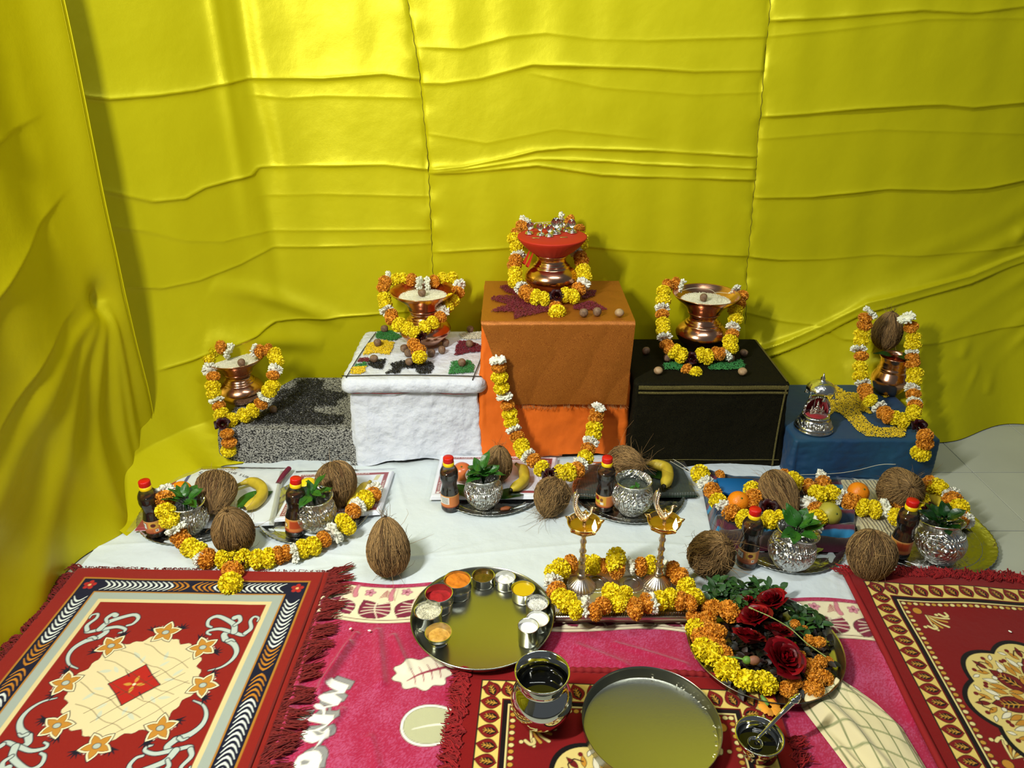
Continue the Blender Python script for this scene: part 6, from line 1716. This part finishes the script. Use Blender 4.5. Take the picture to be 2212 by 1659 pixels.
# ================================================================ STOOL AND LAMPS
fl_, fr_ = G(1199, 1333, .036), G(1487, 1333, .036)
bk = G(1330, 1218, .036)[1]
cx_, cy_ = (fl_[0] + fr_[0]) / 2, (fl_[1] + bk) / 2
hw, hd = (fr_[0] - fl_[0]) / 2, (bk - fl_[1]) / 2
so = thing('silver_stool', 'low silver-faced stool with a beaded edge, carrying the two lamps', 'stool', (cx_, cy_, .006))
obj('top_board', MB().box(-hw, hw, -hd, hd, .018, .030, .002), mat('silver_sheet', '#b9b1a4', .28, metal=.9, bump=[('noise', 30, .25, .004)]), so)
obj('side_rail', MB().box(-hw + .003, hw - .003, -hd + .003, hd - .003, .010, .018, .001), mat('stool_wood', '#6b5046', .5, metal=.3), so)
bd = MB()
for i in range(58):
    t = -hw + (i + .5) * 2 * hw / 58
    bd.tube([(t - .003, -hd + .002, .0305), (t, -hd + .008, .0335), (t + .003, -hd + .015, .0305)], .0022, 5)
obj('beaded_edge', bd, SILVER, so)
for sx in (-1, 1):
    for sy in (-1, 1):
        obj('leg', MB().lathe([(0, 0), (.010, 0), (.012, .003), (.009, .006), (.011, .0105), (0, .0105)], 16, (sx * (hw - .02), sy * (hd - .02), 0)), SILVER, so)
for k in range(2):
    rg = MB().lathe([(.030, .030), (.031, .0315), (.033, .030)], 40, ((-.3 + .55 * k) * hw, .02, 0)).lathe([(.018, .030), (.019, .0312), (.021, .030)], 40, ((-.3 + .55 * k) * hw, .02, 0))
    obj('chased_ring', rg, SILVER, so)
FLM = bpy.data.materials.new('flame'); FLM.use_nodes = True
_b = FLM.node_tree.nodes['Principled BSDF']; _b.inputs['Base Color'].default_value = (1, .6, .2, 1); _b.inputs['Emission Color'].default_value = (1, .72, .34, 1); _b.inputs['Emission Strength'].default_value = 26
def lamp(px, py, label, rz, flabel):
    p = G(px, py, .037)
    t = thing('oil_lamp', label, 'lamp', (p[0], p[1], .0365), rz)
    fl = lambda a, z: 1 + .03 * np.sin(a * 26) * (z < .030)
    obj('base', MB().lathe([(0, 0), (.034, 0), (.036, .002), (.035, .005), (.030, .012), (.021, .020), (.012, .028), (.009, .033), (.0115, .036), (.0115, .039), (.008, .042)], 130, lobes=fl), BRASS_P, t)
    pr = [(.008, .042), (.0075, .056), (.010, .060), (.0105, .063), (.0075, .067), (.0065, .078), (.009, .082), (.0095, .086), (.0065, .090), (.006, .104), (.0088, .108), (.0095, .112), (.0065, .117), (.0060, .132), (.0085, .137), (.0085, .141), (.006, .146), (.0065, .158), (.010, .163), (.012, .167)]
    obj('stem', MB().lathe(pr, 28), BRASS_P, t)
    nose = lambda a, z: 1 + (.24 * np.clip((z - .178) / .014, 0, 1)) * np.exp(-((((a * 5 / (2 * PI)) + .5) % 1 - .5) / .055) ** 2)
    obj('bowl', MB().lathe([(0, .163), (.012, .165), (.024, .171), (.034, .180), (.0395, .190), (.0410, .196), (.0400, .1975), (.0375, .194), (.032, .185), (.022, .177), (0, .174)], 150, lobes=nose), BRASS, t)
    obj('oil', MB().lathe([(.0345, .1868), (.030, .1872), (0, .1872)], 50), mat('lamp_oil', '#8a6206', .04, trans=.3, coat=.8), t)
    pc = MB()
    pc.tube([(0, 0, .180), (0, 0, .196)], [.005, .0045], 10)
    pc.ball((0, 0, .208), (.006, .009, .012), 14, 10)
    pc.tube(spline([(0, -.006, .212), (0, -.014, .222), (0, -.015, .232), (0, -.018, .240)], 10), [.004, .0034, .003, .0028, .0028, .003, .0036, .0036, .003, .001], 8)
    pc.tube([(0, -.019, .2395), (0, -.027, .236)], [.0016, .0003], 6)
    obj('peacock_body', pc, BRASS_P, t, rot=(0, 0, PI / 2 - rz))
    tl = MB()
    P = []
    for u in np.linspace(0, 1, 22):
        z = .206 + .070 * u; w_ = .005 + .014 * math.sin(PI * min(1, u * .85 + .12)) ** .8 * (1 + .12 * math.sin(u * 22)); yb = .008 + .020 * math.sin(u * 2.2)
        P.append([(w_ * math.cos(a), yb + .003 * math.sin(a), z) for a in np.linspace(0, 2 * PI, 14, endpoint=False)])
    tl.grid(np.array(P), wrap=True)
    for k in range(16):
        u = k / 15; [tl.ball((q * (.004 + .009 * math.sin(PI * min(1, u * .85 + .12))), .006 + .020 * math.sin(u * 2.2) - (.003 if q else .005), .210 + .062 * u), .0030, 8, 6) for q in (-1, 0, 1)]
    tl.ball((0, .008 + .020 * math.sin(2.2), .2755), (.0085, .0042, .005), 12, 8)
    tl.tube([(0, .022, .276), (0, .021, .288)], [.003, .0004], 8)
    obj('peacock_tail', tl, BRASS_P, t, rot=(0, 0, PI / 2 - rz))
    # burning wick at the front spout
    R_ = Euler((0, 0, rz)).to_matrix()
    a = 2 * PI * 4 / 5
    v_ = R_ @ Vector((.0435 * math.cos(a), .0435 * math.sin(a), .197))
    obj('wick', MB().tube([(.036 * math.cos(a), .036 * math.sin(a), .190), (.045 * math.cos(a), .045 * math.sin(a), .199)], .0016, 6), mat('burnt_wick', '#d8b080', .9), t)
    o = obj('flame', MB().lathe([(0, 0), (.0035, .002), (.0058, .008), (.0056, .013), (.0034, .021), (.0012, .029), (0, .033)], 14), FLM, None, (p[0] + v_.x, p[1] + v_.y, .0365 + .199))
    tag(o, flabel, 'flame')
    ld = bpy.data.lights.new('flame_glow', 'POINT'); ld.energy = .03; ld.color = (1, .62, .25); ld.shadow_soft_size = .004
    lo = bpy.data.objects.new('flame_glow', ld); COL.objects.link(lo); lo.location = (p[0] + v_.x, p[1] + v_.y - .004, .0365 + .228)
lamp(1255, 1266, 'left brass oil lamp with a peacock finial on the silver stool', .15, 'flame at the front spout of the left brass lamp')
lamp(1420, 1262, 'right brass oil lamp with a peacock finial on the silver stool', .08, 'flame at the front spout of the right brass lamp')

# ================================================================ STEEL THALI WITH BOWLS
c = G(1042, 1325, .046)
th_ = thing('steel_thali', 'large round stainless steel tray ringed with small bowls', 'tray', (c[0], c[1], .0215))
R = .169
obj('tray_body', MB().lathe([(0, .002), (R * .90, .002), (R * .925, .004), (R * .95, .012), (R * .975, .022), (R * .99, .024), (R, .0235), (R * 1.003, .0225), (R, .0215), (R * .985, .021), (R * .96, .010), (R * .93, .001), (R * .9, 0), (0, 0)], 128), STEEL_S, th_, sharp=50)
def cup(px, py, r, h, label, fill, flabel, fm, fz, kind='bowl', powder=True, stacked=False, seed=0, z0=.0237, fcat='powder'):
    r *= 1.15
    p = G(px, py, z0 + h)
    t = thing('steel_bowl', label, 'bowl', (p[0], p[1], z0), group='steel bowls on the thali')
    if kind == 'foot':
        pr = [(0, 0), (r * .62, 0), (r * .66, .002), (r * .52, .006), (r * .60, .010), (r * .84, h * .45), (r * .95, h * .75), (r, h), (r * 1.02, h + .001), (r * .98, h + .001), (r * .90, h * .75), (r * .78, h * .45), (0, h * .3)]
    else:
        pr = [(0, 0), (r * .93, 0), (r * .97, .002), (r, .006), (r, h - .002), (r * 1.03, h), (r * 1.03, h + .0012), (r * .97, h + .0006), (r * .965, h - .002), (r * .96, .005), (0, .003)]
        if stacked: pr = pr[:4] + [(r, h * .42), (r * 1.045, h * .44), (r * 1.05, h * .50), (r * 1.0, h * .53)] + pr[4:]
    obj('bowl_body', MB().lathe(pr, 56), STEEL, t, sharp=50)
    if fm:
        ri = r * .955 if kind != 'foot' else r * .86
        rs = np.linspace(0, 1, 12); an = np.linspace(0, 2 * PI, 44, endpoint=False)
        P = []
        for q in rs[::-1]:
            x, y = ri * q * np.cos(an), ri * q * np.sin(an)
            z = fz + ((.0045 * (1 - q * q) + .006 * fbm(x * 90 + seed, y * 90 + seed, 3) * (q < .98)) if powder == 1 else (.010 * np.exp(-((x - .002) ** 2 + (y - .004) ** 2) / (.45 * r) ** 2) + .004 * fbm(x * 120 + seed, y * 120, 3)) if powder == 2 else 0 * x)
            P.append(np.stack([x, y, z], 1))
        mb = MB().grid(np.array(P), wrap=True)
        if fill == 'grain':
            rr = np.random.RandomState(seed); n = 900; a = rr.uniform(0, 2 * PI, n); q = ri * .95 * np.sqrt(rr.uniform(0, 1, n))
            grains(mb, np.stack([q * np.cos(a), q * np.sin(a)], 1), fz + .004 * (1 - (q / ri) ** 2) + rr.uniform(0, .002, n), .0024, 1.7, seed=seed)
        tag(obj(fill if fill != 'grain' else 'seeds', mb, fm, None, (p[0], p[1], z0), smooth=fill != 'grain'), flabel, fcat, kind='stuff' if powder or fill == 'grain' else None)
TUR = mat('turmeric', '#d9820c', .85, noise=(60, '#b8620a', .3)); KUM = mat('vermilion_powder', '#b3141a', .85, noise=(60, '#8a0c12', .3))
cup(988, 1252, .0285, .046, 'stacked steel bowl heaped with turmeric, at the back left of the thali', 'turmeric_powder', 'orange turmeric powder filling the widest bowl of the thali', TUR, .040, powder=1, stacked=True, seed=1)
cup(948, 1281, .0285, .046, 'stacked steel bowl with red powder, left of the turmeric', 'red_powder', 'small heap of vermilion powder in a steel bowl', KUM, .028, powder=2, stacked=True, seed=2)
cup(925, 1318, .0280, .040, 'tall steel bowl of pale seeds at the left of the thali', 'grain', 'pale seeds in the leftmost bowl of the thali', mat('pale_seeds', '#cfcbb0', .6, var=.35), .032, powder=1, seed=3, fcat='seeds')
cup(947, 1366, .0265, .030, 'footed steel bowl with a yellow-brown paste at the front left of the thali', 'spice_paste', 'yellow-brown paste smeared in the footed bowl', mat('sandal_paste', '#b5802a', .6, noise=(70, '#e0b050', .25)), .017, 'foot', powder=1, seed=4, fcat='paste')
cup(1044, 1243, .0240, .026, 'steel bowl of dark green-brown liquid at the back of the thali', 'dark_oil', 'dark green-brown liquid in a steel bowl', mat('dark_oil', '#3a3208', .12, noise=(90, '#6a4a18', .2)), .018, powder=0, seed=5, fcat='liquid')
cup(1091, 1247, .0225, .028, 'steel bowl with a white lump, between dark liquid and yellow ghee', 'white_curd', 'white curd lumped in a steel bowl', mat('curd', '#e6e6e0', .5), .014, powder=2, seed=6, fcat='curd')
cup(1130, 1271, .0250, .030, 'steel bowl of yellow ghee at the back right of the thali', 'yellow_ghee', 'smooth yellow ghee filling a steel bowl', mat('ghee', '#c9a812', .25, coat=.2), .0245, powder=0, seed=7, fcat='ghee')
cup(1160, 1302, .0240, .026, 'steel bowl of white sugar at the right of the thali', 'grain', 'white sugar grains in a steel bowl', mat('sugar', '#dcdcd4', .5, var=.25), .014, powder=1, seed=8, fcat='sugar')
cup(1161, 1337, .0235, .024, 'steel bowl of milk at the right of the thali', 'milk', 'white milk in the bowl behind the tall one', mat('milk', '#ecece6', .25), .019, powder=0, seed=9, fcat='milk')
cup(1141, 1352, .0205, .048, 'tall narrow steel cup at the front right of the thali', 'curd_milk', 'milky liquid deep in the tall narrow steel cup', mat('milk', '#ecece6', .25), .038, powder=0, seed=10, fcat='milk')

# ================================================================ STEEL POT, PLATE, CUP AND SPOON
p = G(1169, 1552, .022)
lt = thing('steel_pot', 'shiny round-bellied stainless steel water pot on the crimson rug', 'pot', (p[0], p[1], .0195))
obj('pot_body', MB().lathe([(0, 0), (.026, 0), (.030, .002), (.044, .014), (.056, .032), (.0615, .050), (.0625, .062), (.0590, .076), (.0500, .088), (.0430, .094), (.0415, .099), (.0425, .106), (.0460, .116), (.0515, .126), (.0545, .132), (.0550, .1345), (.0535, .1355), (.0510, .133), (.0440, .116), (.0400, .104), (.0400, .098), (.058, .07), (.055, .035), (0, .004)], 80), mat('mirror_steel', '#cfcfca', .07, metal=1.0), lt)
obj('water', MB().lathe([(.050, .0), (0, .0)], 40), mat('dark_water', '#0a0a08', .03), lt, (0, 0, .087))
p = G(1407, 1556, .052)
bpz = thing('steel_plate', 'empty deep stainless steel plate with upright rim on the crimson rug', 'plate', (p[0], p[1], .0205))
R = .1375
obj('plate_body', MB().lathe([(0, .0015), (R * .93, .0015), (R * .965, .003), (R * .975, .008), (R * .985, .026), (R * .99, .030), (R * 1.003, .0315), (R * 1.003, .030), (R * .992, .027), (R * .982, .006), (R * .965, .0005), (R * .93, 0), (0, 0)], 128), STEEL_S, bpz, sharp=50)
gr_ = MB(); rr = np.random.RandomState(3); aa = rr.uniform(-.6, 1.6, 16)
grains(gr_, np.stack([R * .95 * np.cos(aa) * rr.uniform(.97, 1.0, 16), R * .95 * np.sin(aa) * rr.uniform(.97, 1.0, 16)], 1), np.full(16, .010), .0034, 1.8)
tag(obj('stray_rice', gr_, RICE, None, (p[0], p[1], .0205), smooth=False), 'stray rice grains stuck along the inner rim of the empty steel plate', 'rice', kind='stuff')
p = G(1640, 1592, .070)
cp_ = thing('steel_cup', 'small steel cup with a spoon standing in it, at the bottom of the picture', 'cup', (p[0], p[1], .022))
obj('cup_body', MB().lathe([(0, 0), (.022, 0), (.024, .002), (.018, .006), (.020, .010), (.034, .024), (.041, .040), (.0435, .050), (.046, .0525), (.046, .0535), (.042, .0525), (.0395, .040), (.031, .024), (0, .012)], 64), mat('mirror_steel', '#cfcfca', .07, metal=1.0), cp_)
obj('water', MB().lathe([(.0355, 0), (0, 0)], 40), mat('dark_water', '#0a0a08', .03), cp_, (0, 0, .031))
a, b = G(1716, 1512, .115), G(1634, 1598, .058)
spn = thing('steel_spoon', 'shiny ritual spoon resting in the steel cup, knobbed end pointing back', 'spoon', b)
Q = [b * 0, (a - b) * .35, (a - b) * .7, (a - b) * .9, (a - b) * 1.0]
obj('handle', MB().tube(spline(Q, 16), [.0035] * 4 + [.0042] * 4 + [.0055] * 4 + [.0062] * 4, 12), mat('mirror_steel', '#cfcfca', .07, metal=1.0), spn)
obj('knob', MB().ball((a - b) * .99, (.0105, .0085, .0075), 16, 10).ball((a - b) * 1.07, (.0075, .008, .006), 14, 8).ball((a - b) * 1.13, (.004, .004, .004), 10, 8), mat('mirror_steel', '#cfcfca', .07, metal=1.0), spn)
obj('spoon_bowl', MB().lathe([(.0, -.006), (.007, -.005), (.0125, -.001), (.0145, .004), (.0135, .004), (.0115, 0), (.006, -.004), (0, -.005)], 30, (-.004, -.006, -.004)), mat('mirror_steel', '#cfcfca', .07, metal=1.0), spn)

# ================================================================ FLOWER PLATE
p = G(1650, 1388, .036)
fp = thing('flower_plate', 'round steel plate heaped with loose roses, marigolds and leaves', 'plate', (p[0], p[1], .016), -.1)
R = .172
obj('plate_body', MB().lathe([(0, .0015), (R * .9, .0015), (R * .94, .005), (R * .98, .022), (R, .0245), (R * 1.005, .0235), (R * .99, .021), (R * .95, .003), (R * .9, 0), (0, 0)], 128), STEEL_S, fp, sharp=50)
o6, s6 = (1480, 1230), 5.72
def loose(kind, a, b, z, sc, label, rot=None, grp=None):
    p = G(o6[0] + a / s6, o6[1] + b / s6, z)
    if kind == 'rose': me = RSM[int(a) % 2]; nm = 'rose'; cat = 'rose'
    else: me = KIND[kind][0][int(a + b) % len(KIND[kind][0])]; nm = 'loose_marigold'; cat = 'marigold'
    if rot is None: rot = (rnd.uniform(-.6, .6), rnd.uniform(-.6, .6), rnd.uniform(0, 6))
    tag(link(nm, me, None, p, rot, sc), label, cat, grp)
LO = 'loose orange marigolds on the flower plate'; LY = 'loose yellow marigolds on the flower plate'
oll = [(550, 520, .052, 1.15), (330, 480, .046, 1.1), (130, 610, .036, 1.0), (250, 640, .044, 1.1), (290, 760, .044, 1.0), (390, 770, .044, 1.0), (200, 840, .036, 1.0), (360, 900, .036, 1.1), (480, 1050, .036, .9)]
OLL = ['orange marigold touching the roses at the back left of the flower plate', 'open orange marigold behind the left heap of the flower plate', 'orange marigold at the far left rim of the flower plate', 'orange marigold in the middle of the left heap of the flower plate', 'orange marigold below the middle one in the left heap of the flower plate', 'orange marigold on the right of the left heap, by the small leaves', 'orange marigold just above the front left yellow ones', 'orange marigold between the left heap and the brightest rose', 'small orange marigold wedged beside the yellow ones at front left']
for k, (a, b, z, s) in enumerate(oll): loose('o', a, b, z, s * .95, OLL[k], grp=LO)
YLL = ['yellow marigold on the far left rim of the flower plate, above the others', 'small yellow marigold at the back left of the flower plate below the leaves', 'first yellow marigold of the front left row on the flower plate', 'second yellow marigold of the front left row on the flower plate', 'yellow marigold left of the rose bud on the flower plate rim', 'yellow marigold below the rose bud at the front rim', 'yellow marigold nearest the spoon on the front rim of the flower plate']

for k, (a, b, z, s) in enumerate([(140, 740, .036, 1.0), (300, 420, .036, .8), (230, 990, .036, 1.05), (340, 1050, .036, 1.0), (520, 1240, .036, 1.15), (770, 1370, .036, 1.15), (980, 1400, .036, 1.1)]):
    loose('y', a, b, z, s * .95, YLL[k], grp=LY)
for k, (a, b, z, s) in enumerate([(1420, 1060, .040, .6), (1550, 1190, .034, 1.0), (1680, 1140, .034, .75), (1720, 1330, .030, 1.0), (1580, 1460, .030, 1.1), (1270, 1480, .030, .95), (1350, 1400, .034, .8), (1650, 900, .034, .8), (1540, 880, .034, .7), (1360, 680, .040, .6), (1470, 740, .036, .55), (1590, 1330, .034, .9), (1780, 1130, .03, .5)]):
    loose('o', a, b, z, s * .82, 'orange marigold ' + ['right of the largest rose, half open', 'below right of the largest rose', 'near the right rim of the flower plate, by the twig end', 'against the right rim of the flower plate, low down', 'at the front right rim of the flower plate', 'next to the knob of the spoon at the front rim', 'just behind the one by the spoon knob', 'half hidden under the twig near the right rim', 'left of the twig, in the dark leaves', 'small, below the back right leaf clump', 'small, beside the twig near the back right leaves', 'between the largest rose and the front right rim', 'tiny, at the rightmost rim of the flower plate'][k], grp='orange marigolds at the right of the flower plate')
for k, (a, b, z, s, rot, lab) in enumerate([(1095, 450, .055, 1.0, (-.5, 0, 1), 'dark red rose at the back of the flower plate, pale pink heart'), (880, 640, .050, .95, (-.2, .3, 2), 'dark red rose behind the long stem on the flower plate'),
                                       (770, 910, .052, .95, (.5, -.2, 3), 'brightest red rose with rolled centre on the flower plate'), (1180, 1150, .050, 1.15, (.35, .1, .5), 'largest red rose at the front of the flower plate'),
                                       (1130, 830, .040, .9, (0, .5, 1), 'shaded red rose between the brightest and largest roses'), (740, 450, .040, .75, (.2, .3, 2), 'small dark rose beside the leaves on the flower plate')]):
    loose('rose', a, b, z, s, lab, rot, 'roses on the flower plate')
lf = MB(); rr = random.Random(5)
def addleaf(mb, p, rot, L, Wd):
    P = []
    for i in range(5):
        t = i / 4; w_ = Wd * math.sin(PI * min(.98, t * .9 + .08)) ** .8
        P.append([(t * L, s * w_, abs(s) * .3 * w_ - .25 * L * t * t) for s in (-1, 0, 1)])
    M = Euler(rot).to_matrix(); P = np.array(P) @ np.array(M).T + p
    mb.grid(P)
cen = G(o6[0] + 700 / s6, o6[1] + 300 / s6, .04)
for i in range(210):
    a = rr.uniform(280, 1230); b = rr.uniform(130, 400) + (a - 280) * .08
    z = .045 + rr.uniform(-.01, .020) * (1 - abs(a - 700) / 700)
    q = G(o6[0] + a / s6, o6[1] + b / s6, z) - cen
    addleaf(lf, q, (rr.uniform(-.7, .7), rr.uniform(-.7, .4), rr.uniform(0, 6.3)), rr.uniform(.014, .034), rr.uniform(.005, .010))
tag(obj('basil_leaves', lf, mat('basil_leaf', '#2f5a22', .5, var=.45, noise=(40, '#1c3d16', .2)), None, cen), 'heap of small green basil leaves at the back of the flower plate', 'leaves', kind='stuff')
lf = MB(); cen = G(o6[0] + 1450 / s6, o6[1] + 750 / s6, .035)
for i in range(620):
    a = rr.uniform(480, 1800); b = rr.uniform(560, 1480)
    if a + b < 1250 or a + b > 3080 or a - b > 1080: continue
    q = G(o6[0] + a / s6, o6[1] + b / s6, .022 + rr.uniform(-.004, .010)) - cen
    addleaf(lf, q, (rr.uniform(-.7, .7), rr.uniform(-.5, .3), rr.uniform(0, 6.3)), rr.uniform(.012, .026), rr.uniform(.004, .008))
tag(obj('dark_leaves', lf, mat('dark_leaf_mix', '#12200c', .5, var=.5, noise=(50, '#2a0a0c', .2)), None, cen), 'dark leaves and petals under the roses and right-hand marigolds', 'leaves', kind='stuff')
lf = MB(); cen = G(o6[0] + 1550 / s6, o6[1] + 620 / s6, .04)
for i in range(60):
    a = rr.uniform(1280, 1680); b = rr.uniform(480, 760)
    q = G(o6[0] + a / s6, o6[1] + b / s6, .036 + rr.uniform(-.004, .010)) - cen
    addleaf(lf, q, (rr.uniform(-.7, .7), rr.uniform(-.5, .3), rr.uniform(0, 6.3)), rr.uniform(.014, .03), rr.uniform(.005, .009))
tag(obj('basil_leaves', lf, mat('basil_leaf', '#2f5a22', .5), None, cen), 'small clump of leaves at the back right rim of the flower plate', 'leaves', kind='stuff')
sm = MB().tube(spline([G(o6[0] + a / s6, o6[1] + b / s6, z) for a, b, z in ((790, 470, .075), (880, 510, .080), (1060, 590, .082), (1300, 730, .070), (1500, 910, .058), (1740, 1080, .046))], 30), [.0024] * 4 + [.0014] * 26, 6)
tag(obj('cut_twig', sm, mat('pale_stem', '#8a9a52', .5)), 'long pale green stem lying across the roses', 'stem')
bdm = thing('rose_bud', 'green rose bud with sepals at the front left of the roses', 'bud', G(o6[0] + 780 / s6, o6[1] + 1120 / s6, .060), .1)
obj('bud', MB().ball((.012, -.002, 0), (.014, .010, .010), 12, 8), mat('wilted_petal', '#8a5a42', .6), bdm)
obj('calyx', MB().ball((-.003, 0, 0), (.010, .009, .009), 12, 8).tube([(-.040, .018, -.004), (-.02, .008, 0), (-.004, 0, 0)], .002, 6), mat('bud_green', '#5f8a35', .5), bdm)
for k, (px_, py_, s, lab) in enumerate(((1662, 1530, .62, 'small open orange flower lying on the rug before the flower plate'),)):
    p = G(px_, py_, .028); t = thing('small_flower', lab, 'flower', p, .3)
    pt = MB()
    for j in range(9):
        a = 2 * PI * j / 9
        P = np.array([[(r_ * math.cos(a) - s_ * w2 * math.sin(a), r_ * math.sin(a) + s_ * w2 * math.cos(a), .004 + .004 * math.sin(r_ * 120) - .002 * s_ * s_) for s_ in (-1, 0, 1)] for r_, w2 in ((.004, .002), (.012, .006), (.019, .0065), (.023, .004))])
        pt.grid(P)
    obj('petals', pt, ORA, t)
    obj('calyx', MB().tube([(-.001, .004, .004), (-.003, .016, .008), (-.004, .026, .010)], [.004, .0055, .003], 8), mat('bud_green', '#5f8a35', .5), t)
# stray petals and husk crumbs on the cloths
for k, (a, b, z, lab) in enumerate(((798, 1362, .016, 'white petal fallen on the magenta bedspread'), (757, 1358, .014, 'curled white petal near the tassels of the left rug'), (2182, 1364, .022, 'white petal on the right crimson rug'))):
    q = G(a, b, z); tag(obj('fallen_petal', MB().ball((0, 0, 0), (.0045, .0028, .0012), 10, 6), WHI, None, q, (0, .1, k)), lab, 'petal')
# dead twig-like frond by the striped tray
for k, (a, b) in enumerate(((1730, 1203), (1752, 1196))):
    q = G(a, b, .014); tag(link('dry_leaf', leaf_mesh(90 + k, .05, .010, mat('dry_leaf', '#9aa03a', .5), 'dry_leaf'), None, q, (0, -.1, .2 + .3 * k)), ('yellow-green dry leaf strip on the tray before the striped shawl', 'second dry leaf strip behind it on the same tray')[k], 'leaf')
sd = MB().lathe([(0, 0), (.016, 0), (.010, .004), (0, .005)], 5)
q = G(1092, 1098, .012); tag(obj('dry_bract', sd, mat('dry_bract', '#8a4a22', .6), None, q, (0, 0, .3), (1.3, .6, 1)), 'curled brown husk scrap on the tray before the white box', 'husk scrap')
